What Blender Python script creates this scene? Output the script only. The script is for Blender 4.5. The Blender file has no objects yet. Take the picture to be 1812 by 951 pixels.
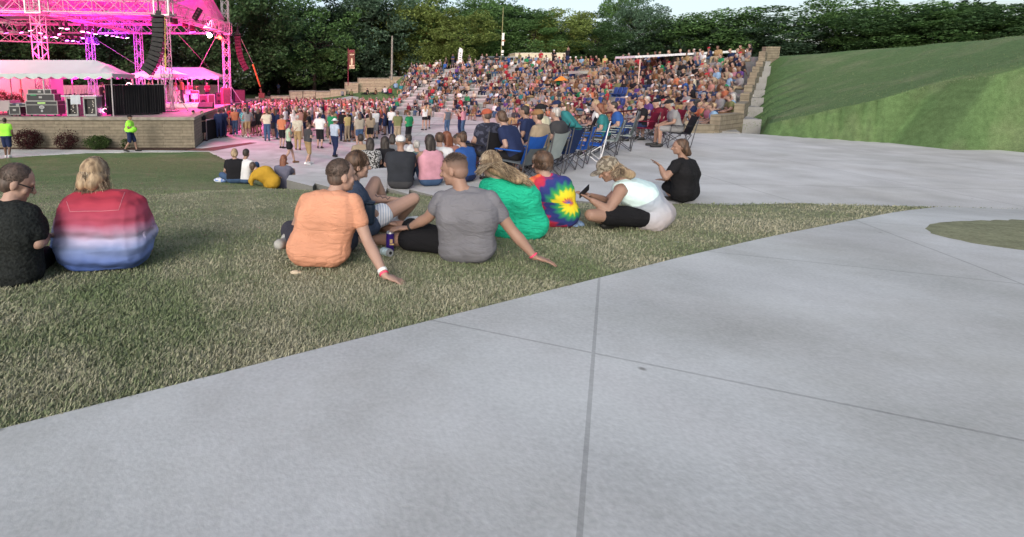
import bpy, math, random
import numpy as np
from mathutils import Vector, Matrix
sc = bpy.context.scene
C = sc.collection
rnd = random.Random(7)
R = math.radians
# ---------------------------------------------------------------- camera, sky, sun, exposure
F = 870.0; PITCH = math.atan(121/870.0); CAMZ = 3.35
cam = bpy.data.objects.new('camera', bpy.data.cameras.new('camera')); C.objects.link(cam); sc.camera = cam
cam.location = (0, 0, CAMZ); cam.rotation_euler = (R(90) - PITCH, 0, 0)
cam.data.sensor_width = 36; cam.data.lens = 36*F/1812
cam.data.shift_x = (906-600)/1812; cam.data.shift_y = -(475.5-267)/1812
cam.data.clip_start = 0.05; cam.data.clip_end = 3000
w = bpy.data.worlds.new('World'); sc.world = w; w.use_nodes = True
nt = w.node_tree; bg = nt.nodes['Background']
sky = nt.nodes.new('ShaderNodeTexSky'); sky.sky_type = 'NISHITA'; sky.sun_disc = False
SUN_EL, SUN_AZ = 24, 205
sky.sun_elevation = R(SUN_EL); sky.sun_rotation = R(SUN_AZ)
sky.air_density = 1.0; sky.dust_density = 3.0; sky.ozone_density = 1.0
hs_ = nt.nodes.new('ShaderNodeHueSaturation'); hs_.inputs['Saturation'].default_value = .68; nt.links.new(sky.outputs[0], hs_.inputs['Color']); nt.links.new(hs_.outputs[0], bg.inputs[0]); bg.inputs[1].default_value = 0.12
sl = bpy.data.lights.new('sun', 'SUN'); so = bpy.data.objects.new('sun', sl); C.objects.link(so)
sl.energy = 0.7; sl.angle = R(22); sl.color = (1, 0.975, 0.955)
d = Vector((math.sin(R(SUN_AZ))*math.cos(R(SUN_EL)), math.cos(R(SUN_AZ))*math.cos(R(SUN_EL)), math.sin(R(SUN_EL))))
so.rotation_euler = d.to_track_quat('Z', 'Y').to_euler()
sc.view_settings.view_transform = 'Standard'; sc.view_settings.look = 'None'
sc.view_settings.exposure = 0.82; sc.view_settings.gamma = 1
sc.cycles.max_bounces = 6; sc.cycles.transparent_max_bounces = 8
sc.cycles.use_denoising = True
# ---------------------------------------------------------------- pixel -> world helpers
def ray(px, py):
    u = (px-600)/F; v = (py-267)/F
    return Vector((u, math.cos(PITCH)-v*math.sin(PITCH), -math.sin(PITCH)-v*math.cos(PITCH)))
def atY(px, py, Y):
    r = ray(px, py); return Vector((0, 0, CAMZ)) + r*(Y/r.y)
def atZ(px, py, z):
    r = ray(px, py); return Vector((0, 0, CAMZ)) + r*((z-CAMZ)/r.z)
def proj(p):
    q = Vector(p) - Vector((0, 0, CAMZ)); cp, sp = math.cos(PITCH), math.sin(PITCH)
    zf = q.y*cp - q.z*sp; up = q.y*sp + q.z*cp
    if zf < .1: return (-9999, -9999)
    return (600+F*q.x/zf, 267-F*up/zf)
# ---------------------------------------------------------------- materials
MATS = {}
def newmat(name):
    m = bpy.data.materials.new(name); m.use_nodes = True
    return m, m.node_tree.nodes, m.node_tree.links, m.node_tree.nodes['Principled BSDF']
def mat(name, col, rough=.8, var=.12, scale=8, bump=0.0, bscale=None, metal=0, spec=.3, trans=0):
    if name in MATS: return MATS[name]
    m, N, L, b = newmat(name)
    b.inputs['Roughness'].default_value = rough; b.inputs['Metallic'].default_value = metal
    b.inputs['Specular IOR Level'].default_value = spec
    tc = N.new('ShaderNodeTexCoord'); no = N.new('ShaderNodeTexNoise'); no.inputs['Scale'].default_value = scale
    no.inputs['Detail'].default_value = 5
    L.new(tc.outputs['Object'], no.inputs['Vector'])
    cr = N.new('ShaderNodeValToRGB')
    a = tuple(max(0, c*(1-var*1.6)) for c in col[:3]); c2 = tuple(min(1, c*(1+var)) for c in col[:3])
    cr.color_ramp.elements[0].position = .3; cr.color_ramp.elements[1].position = .7
    cr.color_ramp.elements[0].color = (*a, 1); cr.color_ramp.elements[1].color = (*c2, 1)
    L.new(no.outputs['Fac'], cr.inputs[0]); L.new(cr.outputs[0], b.inputs['Base Color'])
    if bump:
        n2 = N.new('ShaderNodeTexNoise'); n2.inputs['Scale'].default_value = bscale or scale*6; n2.inputs['Detail'].default_value = 4
        L.new(tc.outputs['Object'], n2.inputs['Vector'])
        bp = N.new('ShaderNodeBump'); bp.inputs['Strength'].default_value = bump; bp.inputs['Distance'].default_value = .02
        L.new(n2.outputs['Fac'], bp.inputs['Height']); L.new(bp.outputs[0], b.inputs['Normal'])
    MATS[name] = m; return m
def cloth(col, name=None):
    k = name or 'cloth_%02d_%02d_%02d' % tuple(int(c*99) for c in col)
    return mat(k, col, rough=.9, var=.08, scale=5, bump=.25, bscale=14, spec=.15)
def emis(name, col, s):
    if name in MATS: return MATS[name]
    m, N, L, b = newmat(name)
    b.inputs['Base Color'].default_value = (*col, 1)
    b.inputs['Emission Color'].default_value = (*col, 1); b.inputs['Emission Strength'].default_value = s
    MATS[name] = m; return m
SK = [mat('skin_fair', (.37, .235, .185), .55, .06, 6, spec=.35), mat('skin_tan', (.29, .175, .13), .55, .06, 6, spec=.35),
      mat('skin_brown', (.15, .085, .06), .55, .06, 6, spec=.35)]
SKC = [mat('skin_far_fair', (.29, .185, .145), .6, .06, 6), mat('skin_far_brown', (.17, .10, .07), .6, .06, 6)]
def hairmat(name, c1, c2, sc_=(38, 38, 5)):
    if name in MATS: return MATS[name]
    m, N, L, b = newmat(name); b.inputs['Roughness'].default_value = .6
    tc = N.new('ShaderNodeTexCoord'); mp = N.new('ShaderNodeMapping'); mp.inputs['Scale'].default_value = sc_
    no = N.new('ShaderNodeTexNoise'); no.inputs['Scale'].default_value = 1; no.inputs['Detail'].default_value = 3
    L.new(tc.outputs['Object'], mp.inputs[0]); L.new(mp.outputs[0], no.inputs['Vector'])
    cr = N.new('ShaderNodeValToRGB'); cr.color_ramp.elements[0].position = .35; cr.color_ramp.elements[1].position = .68
    cr.color_ramp.elements[0].color = (*c1, 1); cr.color_ramp.elements[1].color = (*c2, 1)
    L.new(no.outputs['Fac'], cr.inputs[0]); L.new(cr.outputs[0], b.inputs['Base Color'])
    bp = N.new('ShaderNodeBump'); bp.inputs['Strength'].default_value = .4; bp.inputs['Distance'].default_value = .006
    L.new(no.outputs['Fac'], bp.inputs['Height']); L.new(bp.outputs[0], b.inputs['Normal'])
    MATS[name] = m; return m
HR = {'dark': hairmat('hair_dark', (.012, .009, .008), (.04, .03, .025)), 'brown': hairmat('hair_brown', (.035, .02, .013), (.11, .06, .035)),
      'blonde': hairmat('hair_blonde', (.16, .105, .06), (.42, .31, .19)), 'grey': hairmat('hair_grey', (.2, .19, .18), (.5, .48, .46)),
      'red': hairmat('hair_red', (.10, .03, .015), (.22, .08, .04)), 'purple': hairmat('hair_purple', (.08, .01, .04), (.2, .03, .09)),
      'short': hairmat('hair_short', (.05, .035, .028), (.11, .075, .06))}
# ---------------------------------------------------------------- mesh builder
class MB:
    def __init__(s): s.v = []; s.f = []; s.m = []; s.n = 0
    def add(s, v, f, mi=0):
        v = np.asarray(v, float).reshape(-1, 3)
        s.v.append(v); s.f += [tuple(i+s.n for i in q) for q in f]; s.m += [mi]*len(f); s.n += len(v)
    def box(s, c, size, rot=None, mi=0, bev=0):
        x, y, z = [q/2 for q in size]
        if bev:
            b = min(bev, x*.9, y*.9, z*.9); P = []
            for sx in (-1, 1):
                for sy in (-1, 1):
                    for sz in (-1, 1):
                        P += [(sx*(x-b), sy*(y-b), sz*z), (sx*(x-b), sy*y, sz*(z-b)), (sx*x, sy*(y-b), sz*(z-b))]
            def I(a, b_, c_, k): return ((a*2+b_)*2+c_)*3+k
            fs = []
            fs += [(I(0,0,1,0), I(1,0,1,0), I(1,1,1,0), I(0,1,1,0)), (I(0,1,0,0), I(1,1,0,0), I(1,0,0,0), I(0,0,0,0)),
                   (I(0,0,0,1), I(1,0,0,1), I(1,0,1,1), I(0,0,1,1)), (I(1,1,0,1), I(0,1,0,1), I(0,1,1,1), I(1,1,1,1)),
                   (I(0,1,0,2), I(0,0,0,2), I(0,0,1,2), I(0,1,1,2)), (I(1,0,0,2), I(1,1,0,2), I(1,1,1,2), I(1,0,1,2))]
            for a in (0, 1):
                for c_ in (0, 1):
                    fs += [(I(0,a,c_,0), I(1,a,c_,0), I(1,a,c_,1), I(0,a,c_,1)), (I(a,0,c_,0), I(a,1,c_,0), I(a,1,c_,2), I(a,0,c_,2)),
                           (I(a,c_,0,1), I(a,c_,1,1), I(a,c_,1,2), I(a,c_,0,2))]
                    for e in (0, 1): fs.append((I(a,c_,e,0), I(a,c_,e,1), I(a,c_,e,2)))
            v = np.array(P)
        else:
            v = np.array([(a, b, c_) for a in (-x, x) for b in (-y, y) for c_ in (-z, z)])
            fs = [(0,1,3,2), (4,6,7,5), (0,4,5,1), (2,3,7,6), (0,2,6,4), (1,5,7,3)]
        if rot is not None: v = v @ np.array(rot.to_3x3()).T
        s.add(v+np.array(c), fs, mi); return s
    def tube(s, a, b, ra, rb=None, n=6, mi=0, cap=True):
        a = Vector(a); b = Vector(b); rb = ra if rb is None else rb; dd = (b-a)
        if dd.length < 1e-6: return s
        q = dd.to_track_quat('Z', 'Y').to_matrix(); v = []
        for p, r in ((a, ra), (b, rb)):
            for i in range(n):
                t = 2*math.pi*i/n; v.append(p + q @ Vector((r*math.cos(t), r*math.sin(t), 0)))
        f = [(i, (i+1) % n, n+(i+1) % n, n+i) for i in range(n)]
        if cap: f += [tuple(range(n-1, -1, -1)), tuple(range(n, 2*n))]
        s.add([tuple(p) for p in v], f, mi); return s
    def path(s, pts, r, n=6, mi=0):
        for a, b in zip(pts[:-1], pts[1:]): s.tube(a, b, r, r, n, mi)
        return s
    def capsule(s, a, b, ra, rb=None, n=14, mi=0):
        a = Vector(a); b = Vector(b); rb = ra if rb is None else rb; dd = b-a
        q = (dd if dd.length > 1e-5 else Vector((0, 0, 1))).to_track_quat('Z', 'Y').to_matrix(); v = []; h = 4
        v.append(a - q @ Vector((0, 0, ra)))
        for j in range(1, h+1):
            t = math.pi/2*(1-j/h)
            for i in range(n):
                an = 2*math.pi*i/n; v.append(a + q @ Vector((ra*math.cos(t)*math.cos(an), ra*math.cos(t)*math.sin(an), -ra*math.sin(t))))
        for j in range(0, h):
            t = math.pi/2*(j/h)
            for i in range(n):
                an = 2*math.pi*i/n; v.append(b + q @ Vector((rb*math.cos(t)*math.cos(an), rb*math.cos(t)*math.sin(an), rb*math.sin(t))))
        v.append(b + q @ Vector((0, 0, rb))); nr = 2*h; f = []
        f += [(0, 1+(i+1) % n, 1+i) for i in range(n)]
        for j in range(nr-1):
            f += [(1+j*n+i, 1+j*n+(i+1) % n, 1+(j+1)*n+(i+1) % n, 1+(j+1)*n+i) for i in range(n)]
        last = 1+nr*n
        f += [(1+(nr-1)*n+i, 1+(nr-1)*n+(i+1) % n, last) for i in range(n)]
        s.add([tuple(p) for p in v], f, mi); return s
    def ell(s, c, r, M=None, n=16, h=10, mi=0):
        v = [(0, 0, -1)]
        for j in range(1, h):
            t = math.pi*j/h
            for i in range(n):
                an = 2*math.pi*i/n; v.append((math.sin(t)*math.cos(an), math.sin(t)*math.sin(an), -math.cos(t)))
        v.append((0, 0, 1)); v = np.array(v)*np.array(r)
        if M is not None: v = v @ np.array(M.to_3x3()).T
        f = [(0, 1+(i+1) % n, 1+i) for i in range(n)]
        for j in range(h-2): f += [(1+j*n+i, 1+j*n+(i+1) % n, 1+(j+1)*n+(i+1) % n, 1+(j+1)*n+i) for i in range(n)]
        f += [(1+(h-2)*n+i, 1+(h-2)*n+(i+1) % n, 1+(h-1)*n) for i in range(n)]
        s.add(v+np.array(c), f, mi); return s
    def prism(s, poly, z0, z1, mi=0, mside=None):
        n = len(poly); v = [(p[0], p[1], z0 if len(p) < 3 else p[2]-(z1-z0)) for p in poly]+[(p[0], p[1], z1 if len(p) < 3 else p[2]) for p in poly]
        s.add(v, [tuple(range(n, 2*n))], mi); k = s.n-2*n
        side = [(i, (i+1) % n, n+(i+1) % n, n+i) for i in range(n)]
        s.f += [tuple(j+k for j in q) for q in side]; s.m += [mi if mside is None else mside]*n
        return s
    def mesh(s, name, mats, smooth=False):
        me = bpy.data.meshes.new(name)
        me.from_pydata(np.concatenate(s.v).tolist(), [], s.f)
        for m in mats: me.materials.append(m)
        if len(mats) > 1: me.polygons.foreach_set('material_index', s.m)
        if smooth: me.polygons.foreach_set('use_smooth', [True]*len(s.f))
        me.update(); return me
    def build(s, name, mats, parent=None, smooth=False, loc=None):
        if not isinstance(mats, (list, tuple)): mats = [mats]
        o = bpy.data.objects.new(name, s.mesh(name, mats, smooth)); C.objects.link(o)
        if parent: o.parent = parent
        if loc is not None: o.location = loc
        return o
def tag(o, label=None, cat=None, group=None, kind=None):
    if label: o['label'] = label
    if cat: o['category'] = cat
    if group: o['group'] = group
    if kind: o['kind'] = kind
    return o
def empty(name, loc=(0, 0, 0), rz=0, label=None, cat=None, group=None):
    o = bpy.data.objects.new(name, None); C.objects.link(o); o.location = loc; o.rotation_euler = (0, 0, rz)
    o.empty_display_size = .1
    return tag(o, label, cat, group)
def children(o): return [c for c in KIDS.get(o.name, [])]
KIDS = {}
def copy_tree(o, parent=None):
    c = o.copy(); C.objects.link(c); c.parent = parent
    for ch in o.children: copy_tree(ch, c)
    return c
# ---------------------------------------------------------------- terrain
def tps_fit(P):
    P = np.array(P, float); n = len(P); XY = P[:, :2]
    D = np.linalg.norm(XY[:, None]-XY[None], axis=2); K = np.where(D > 0, D*D*np.log(D+1e-9), 0)
    A = np.zeros((n+3, n+3)); A[:n, :n] = K+np.eye(n)*.02; A[:n, n] = 1; A[:n, n+1:] = XY; A[n, :n] = 1; A[n+1:, :n] = XY.T
    w_ = np.linalg.solve(A, np.concatenate([P[:, 2], [0, 0, 0]])); return XY, w_
def tps(T, x, y):
    XY, w_ = T; n = len(XY); out = w_[n]+w_[n+1]*x+w_[n+2]*y
    for i in range(n):
        r2 = (x-XY[i, 0])**2+(y-XY[i, 1])**2; out = out+w_[i]*.5*r2*np.log(r2+1e-12)
    return out
TP = [(x, y, 2.27-.077*y) for x in (-8, -4, -1.5, 1, 3.5, 6.5) for y in (-3, 1, 3.4, 4.8)]
TP += [(-14, 1, 2.1), (-20, 1, 2.0), (-20, 8, 1.4), (-14, 6, 1.7), (-8, 6.5, 1.68), (-4, 7, 1.64), (-1.5, 6.8, 1.7), (1, 6.5, 1.72), (3.5, 6.1, 1.74), (6.5, 6, 1.76), (10, 4, 1.9),
       (12, 0, 2.1), (-1.1, 8.6, 1.46), (-.3, 7.9, 1.57), (1.0, 7.5, 1.585), (2.3, 7.05, 1.59), (3.9, 6.85, 1.6), (5.2, 6.8, 1.62), (2, 8.5, 1.5), (5, 8.5, 1.5), (8, 7, 1.6), (-4, 9.5, 1.25), (-1.4, 9.8, 1.08), (-1.8, 12, .78), (-4.5, 12, .88), (-9, 12, .9), (-14, 12, .9), (-20, 14, .6), (-6, 16, .42), (-3.2, 14.5, .5),
       (-9, 17, .35), (-14, 17, .35), (-8, 20.5, .12), (-12, 20.5, .1), (-6.2, 22.8, .02), (-1.5, 15.7, .02), (-3.9, 19.5, .02), (-9, 23, .02), (-13, 22.4, .02), (-20, 20, .02), (-.5, 14, 0.0), (.5, 11, .6)]
TT = tps_fit(TP)
CX, CY, R0, DR, DZ, NR = -10.0, 33.0, 24.5, .85, .33, 15
def sstep(a, b, x): t = np.clip((x-a)/(b-a), 0, 1); return t*t*(3-2*t)
def inpoly(poly, x, y):
    x = np.asarray(x, float); y = np.asarray(y, float); ins = np.zeros(x.shape, bool); n = len(poly)
    for i in range(n):
        x1, y1 = poly[i][:2]; x2, y2 = poly[(i+1) % n][:2]
        cnd = ((y1 > y) != (y2 > y)); xx = (x2-x1)*(y-y1)/((y2-y1) if y2 != y1 else 1e-9)+x1
        ins ^= (cnd & (x < xx))
    return ins
CONC = [(-.95, 8.75), (-.45, 8.2), (-.42, 8.45), (-.1, 8.05), (-.05, 8.35), (.75, 7.75), (.8, 8.05), (1.1, 7.6), (1.16, 7.95), (1.55, 7.4), (1.6, 7.75), (2.3, 7.2), (3.2, 7.35), (3.9, 7.0), (5.1, 7.0), (7, 6.7), (10, 6.2),
        (16, 5.2), (26, 4), (27, 8), (17, 13), (13.0, 18.4), (11.0, 20.6), (8.2, 18.6), (5.0, 13.8), (3.0, 11.0), (.5, 9.8), (-.95, 9.2)]
FPATH = [(-14, -5.5), (-1.2, 1.53), (1.065, 2.79), (2.62, 3.65), (5.2, 5.0), (8.0, 6.4), (10.5, 6.1), (12.5, 4.8), (4.2, .9), (1.6, -.4), (-4, -3.2), (-12, -8)]
LPATH = [(-6.3, 23.75), (-9, 23.65), (-12, 23.3), (-14.2, 22.3), (-15.5, 20.6), (-18, 17.5), (-24, 13), (-30, 17), (-19, 24.2), (-15.5, 24.75), (-10, 24.75), (-7.3, 24.75), (-6.6, 25.0)]
PLAZA = [(-6.3, 23.75), (-5.0, 21.3), (-3.9, 19.7), (-1.45, 15.8), (-.6, 13.0), (.2, 10.2), (3, 11), (5, 13.8), (8.2, 18.6), (11, 20.6), (14.5, 22)] + \
        [(CX+R0*1.02*math.cos(R(t)), CY+R0*1.02*math.sin(R(t))) for t in range(-15, 78, 6)] + [(-6.0, 56), (-7.6, 50), (-8.4, 44), (-8.6, 38), (-8.1, 31), (-7.4, 25.0)]
def bankz(x, y):
    r = np.hypot(x-CX, y-CY); th = np.degrees(np.arctan2(y-CY, x-CX))
    f = 1-.6*sstep(57.5, 66, th)-.1*sstep(66, 92, th); f = np.where(th < -120, .3, f)
    z = np.clip((r-R0)*DZ/DR, 0, 5.0)*f
    return z
def ground_z(x, y, slab=True):
    x = np.asarray(x, float); y = np.asarray(y, float)
    near = np.clip(tps(TT, x, y), 0, 2.6)
    far = bankz(x, y)
    mix = sstep(19, 27, y) ; mr = sstep(5.5, 14, y)*sstep(6, 14, x)
    m = np.maximum(mix, mr)
    near = np.where((x > 13), 2.0, near)
    near = np.where((x < -21), near*0+.8*sstep(26, 14, y), near)
    behind = y < -4
    near = np.where(behind, 2.3, near)
    z = near*(1-m)+far*m
    # under the grandstand
    r = np.hypot(x-CX, y-CY); th = np.degrees(np.arctan2(y-CY, x-CX))
    if slab:
        z = np.where((r < R0+NR*DR+.4) & (r > R0-1) & (th < 59) & (y > 15) & (x < .86*y+.2), z-.55, z)
        z = np.where(inpoly(CONC, x, y), np.minimum(z, 1.55), z)
        z = np.where(inpoly(PLAZA, x, y), -.12, z)
        z = np.where(inpoly(LPATH, x, y), -.1, z)
        z = np.where((x < -7.3) & (x > -40) & (y > 24.9) & (y < 60) , -.2, z)
    return z
def gz(x, y): return float(ground_z(np.array([x]), np.array([y]), False)[0])
def ground_mat():
    m, N, L, b = newmat('turf'); b.inputs['Roughness'].default_value = .95; b.inputs['Specular IOR Level'].default_value = .1
    g = N.new('ShaderNodeNewGeometry')
    def noise(s, d=5):
        n = N.new('ShaderNodeTexNoise'); n.inputs['Scale'].default_value = s; n.inputs['Detail'].default_value = d
        L.new(g.outputs['Position'], n.inputs['Vector']); return n
    n1, n2, n3 = noise(.55, 6), noise(7, 6), noise(45, 3)
    sep = N.new('ShaderNodeSeparateXYZ'); L.new(g.outputs['Position'], sep.inputs[0])
    mr = N.new('ShaderNodeMapRange'); mr.inputs[1].default_value = 7; mr.inputs[2].default_value = 13; mr.inputs[3].default_value = .42; mr.inputs[4].default_value = -.12
    L.new(sep.outputs[1], mr.inputs[0])
    ad = N.new('ShaderNodeMath'); ad.operation = 'ADD'; L.new(n1.outputs['Fac'], ad.inputs[0]); L.new(mr.outputs[0], ad.inputs[1])
    cr = N.new('ShaderNodeValToRGB'); e = cr.color_ramp.elements; e[0].position = .38; e[1].position = .85
    e[0].color = (.105, .175, .070, 1); e[1].color = (.23, .235, .145, 1)
    L.new(ad.outputs[0], cr.inputs[0])
    mx = N.new('ShaderNodeMixRGB'); mx.blend_type = 'OVERLAY'; mx.inputs[0].default_value = .45
    L.new(cr.outputs[0], mx.inputs[1]); L.new(n2.outputs['Fac'], mx.inputs[2])
    mx2 = N.new('ShaderNodeMixRGB'); mx2.blend_type = 'OVERLAY'; mx2.inputs[0].default_value = .55
    L.new(mx.outputs[0], mx2.inputs[1]); L.new(n3.outputs['Fac'], mx2.inputs[2]); L.new(mx2.outputs[0], b.inputs['Base Color'])
    bp = N.new('ShaderNodeBump'); bp.inputs['Strength'].default_value = .4; bp.inputs['Distance'].default_value = .02
    L.new(n3.outputs['Fac'], bp.inputs['Height']); L.new(bp.outputs[0], b.inputs['Normal'])
    return m
TURF = ground_mat()
def axis(a): return np.concatenate([np.arange(s, e, st) for s, e, st in a])
gx = axis([(-600, -60, 30), (-60, -20, 2), (-20, 16, .22), (16, 60, 1.2), (60, 601, 30)])
gy = axis([(-200, -6, 10), (-6, 26, .22), (26, 90, .9), (90, 1201, 50)])
GX, GY = np.meshgrid(gx, gy); GZ = ground_z(GX, GY)
def grid_mesh(name, X, Y, Z, m):
    ny, nx = X.shape; v = np.stack([X.ravel(), Y.ravel(), Z.ravel()], 1)
    i = np.arange((ny-1)*(nx-1)); r_, c_ = i//(nx-1), i % (nx-1); a = r_*nx+c_
    f = np.stack([a, a+1, a+nx+1, a+nx], 1)
    me = bpy.data.meshes.new(name); me.vertices.add(len(v)); me.vertices.foreach_set('co', v.ravel())
    me.loops.add(f.size); me.loops.foreach_set('vertex_index', f.ravel()); me.polygons.add(len(f))
    me.polygons.foreach_set('loop_start', np.arange(0, f.size, 4)); me.polygons.foreach_set('use_smooth', np.ones(len(f), bool))
    me.update(calc_edges=True); me.materials.append(m)
    o = bpy.data.objects.new(name, me); C.objects.link(o); return o
tag(grid_mesh('terrain', GX, GY, GZ, TURF), 'grassy ground sloping down to the plaza', kind='structure')
# concrete
def concrete(name, col, joint=0, jw=.006, rot=0, sc_=1.2):
    m, N, L, b = newmat(name); b.inputs['Roughness'].default_value = .85; b.inputs['Specular IOR Level'].default_value = .2
    g = N.new('ShaderNodeNewGeometry')
    n1 = N.new('ShaderNodeTexNoise'); n1.inputs['Scale'].default_value = sc_; n1.inputs['Detail'].default_value = 8
    n2 = N.new('ShaderNodeTexNoise'); n2.inputs['Scale'].default_value = 60; n2.inputs['Detail'].default_value = 3
    for n in (n1, n2): L.new(g.outputs['Position'], n.inputs['Vector'])
    cr = N.new('ShaderNodeValToRGB'); cr.color_ramp.elements[0].position = .25; cr.color_ramp.elements[1].position = .75
    cr.color_ramp.elements[0].color = (*[c*.78 for c in col], 1); cr.color_ramp.elements[1].color = (*[c*1.08 for c in col], 1)
    L.new(n1.outputs['Fac'], cr.inputs[0])
    mx = N.new('ShaderNodeMixRGB'); mx.blend_type = 'OVERLAY'; mx.inputs[0].default_value = .25
    L.new(cr.outputs[0], mx.inputs[1]); L.new(n2.outputs['Fac'], mx.inputs[2]); out = mx.outputs[0]
    if joint:
        mp = N.new('ShaderNodeMapping'); mp.inputs['Rotation'].default_value = (0, 0, rot); L.new(g.outputs['Position'], mp.inputs[0])
        br = N.new('ShaderNodeTexBrick'); br.offset = 0; br.inputs['Scale'].default_value = 1; br.inputs['Mortar Size'].default_value = jw
        br.inputs['Brick Width'].default_value = joint; br.inputs['Row Height'].default_value = joint
        br.inputs['Color1'].default_value = br.inputs['Color2'].default_value = (1, 1, 1, 1); br.inputs['Mortar'].default_value = (.72, .72, .72, 1)
        L.new(mp.outputs[0], br.inputs['Vector'])
        m2 = N.new('ShaderNodeMixRGB'); m2.blend_type = 'MULTIPLY'; m2.inputs[0].default_value = 1
        L.new(out, m2.inputs[1]); L.new(br.outputs[0], m2.inputs[2]); out = m2.outputs[0]
    vo = N.new('ShaderNodeTexVoronoi'); vo.inputs['Scale'].default_value = 1.7; L.new(g.outputs['Position'], vo.inputs['Vector'])
    c3 = N.new('ShaderNodeValToRGB'); c3.color_ramp.elements[0].position = .012; c3.color_ramp.elements[1].position = .035; c3.color_ramp.elements[0].color = (.45, .44, .42, 1); c3.color_ramp.elements[1].color = (1, 1, 1, 1); L.new(vo.outputs['Distance'], c3.inputs[0])
    n4 = N.new('ShaderNodeTexNoise'); n4.inputs['Scale'].default_value = .35; n4.inputs['Detail'].default_value = 10; n4.inputs['Roughness'].default_value = .7; L.new(g.outputs['Position'], n4.inputs['Vector'])
    c4 = N.new('ShaderNodeValToRGB'); c4.color_ramp.elements[0].position = .36; c4.color_ramp.elements[1].position = .56; c4.color_ramp.elements[0].color = (.78, .77, .74, 1); c4.color_ramp.elements[1].color = (1, 1, 1, 1); L.new(n4.outputs['Fac'], c4.inputs[0])
    for q_ in (c3, c4):
        m3 = N.new('ShaderNodeMixRGB'); m3.blend_type = 'MULTIPLY'; m3.inputs[0].default_value = 1; L.new(out, m3.inputs[1]); L.new(q_.outputs[0], m3.inputs[2]); out = m3.outputs[0]
    L.new(out, b.inputs['Base Color'])
    bp = N.new('ShaderNodeBump'); bp.inputs['Strength'].default_value = .25; bp.inputs['Distance'].default_value = .004
    L.new(n2.outputs['Fac'], bp.inputs['Height']); L.new(bp.outputs[0], b.inputs['Normal'])
    return m
CON = concrete('plaza_concrete', (.57, .57, .57), 4.5, .02, .3)
CON2 = concrete('walk_concrete', (.57, .58, .575), 2.4, .008, .506)
CON3 = concrete('terrace_concrete', (.56, .56, .56), 3.0, .012, .1)
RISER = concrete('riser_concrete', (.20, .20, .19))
mb = MB(); mb.prism(PLAZA, -.3, 0); tag(mb.build('plaza', CON), kind='structure')
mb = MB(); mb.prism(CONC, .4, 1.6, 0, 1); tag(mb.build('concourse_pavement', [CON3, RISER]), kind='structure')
mb = MB(); mb.prism(LPATH, -.3, .004); tag(mb.build('path', CON2), kind='structure')
# walkway following the slope (near the camera)
def drape(name, poly, m, lift=.03, step=.25):
    xs = [p[0] for p in poly]; ys = [p[1] for p in poly]
    import bmesh
    bm = bmesh.new(); vs = []
    pts = []
    n = len(poly)
    for i in range(n):
        a, b = Vector(poly[i]), Vector(poly[(i+1) % n]); k = max(1, int((b-a).length/step))
        for j in range(k): pts.append(a.lerp(b, j/k))
    for p in pts: vs.append(bm.verts.new((p.x, p.y, gz(p.x, p.y)+lift)))
    bm.faces.new(vs)
    bmesh.ops.triangulate(bm, faces=bm.faces[:])
    ex = bmesh.ops.extrude_face_region(bm, geom=bm.faces[:])
    for v in [g for g in ex['geom'] if isinstance(g, bmesh.types.BMVert)]: v.co.z -= .15
    bmesh.ops.recalc_face_normals(bm, faces=bm.faces[:])
    me = bpy.data.meshes.new(name); bm.to_mesh(me); bm.free(); me.materials.append(m)
    o = bpy.data.objects.new(name, me); C.objects.link(o); return o
tag(drape('footpath', FPATH, CON2, .016), kind='structure')
# lower ledges stepping from the concourse down to the plaza
for k, zz in enumerate((1.2, .8, .4)):
    off = .85*(k+1); pl = [(-.95-off*.3, 9.2), (.5, 9.8+off*.6), (3.0-off*.5, 11.0+off*.8), (5.0-off*.7, 13.8+off*.6), (8.2-off*.7, 18.6+off*.7), (11.0, 20.6+off*.2), (11.2, 20), (8.2, 18), (5, 13), (3, 10.5), (.5, 9.4), (-.9, 9.0)]
    mb = MB(); mb.prism(pl, -.2, zz); tag(mb.build('terrace_step', CON3), kind='structure')
# ---------------------------------------------------------------- people
DG = {}
def remesh(mb, name, mats, vox, smooth=4, disp=0, dsize=.12, dec=0):
    me = mb.mesh(name+'_src', mats); o = bpy.data.objects.new('tmp', me); C.objects.link(o)
    m = o.modifiers.new('r', 'REMESH'); m.mode = 'VOXEL'; m.voxel_size = vox; m.use_smooth_shade = True
    if smooth: s = o.modifiers.new('s', 'SMOOTH'); s.factor = .5; s.iterations = smooth
    if disp:
        k = 'clouds%.3f' % dsize; tx = bpy.data.textures.get(k) or bpy.data.textures.new(k, 'CLOUDS'); tx.noise_scale = dsize; tx.noise_depth = 1
        q = o.modifiers.new('d', 'DISPLACE'); q.texture = tx; q.strength = disp; q.mid_level = .5; q.texture_coords = 'LOCAL'
    if dec: q = o.modifiers.new('dc', 'DECIMATE'); q.ratio = dec
    dg = bpy.context.evaluated_depsgraph_get(); me2 = bpy.data.meshes.new_from_object(o.evaluated_get(dg), depsgraph=dg)
    me2.name = name; bpy.data.objects.remove(o); bpy.data.meshes.remove(me)
    me2.materials.clear()
    for q in mats: me2.materials.append(q)
    return me2
def frame(fwd, up=(0, 0, 1)):
    f = Vector(fwd).normalized(); u = Vector(up); x = f.cross(u).normalized(); u = x.cross(f).normalized()
    return Matrix(((x.x, f.x, u.x), (x.y, f.y, u.y), (x.z, f.z, u.z)))
def lerp(a, b, t): return Vector(a).lerp(Vector(b), t)
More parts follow.
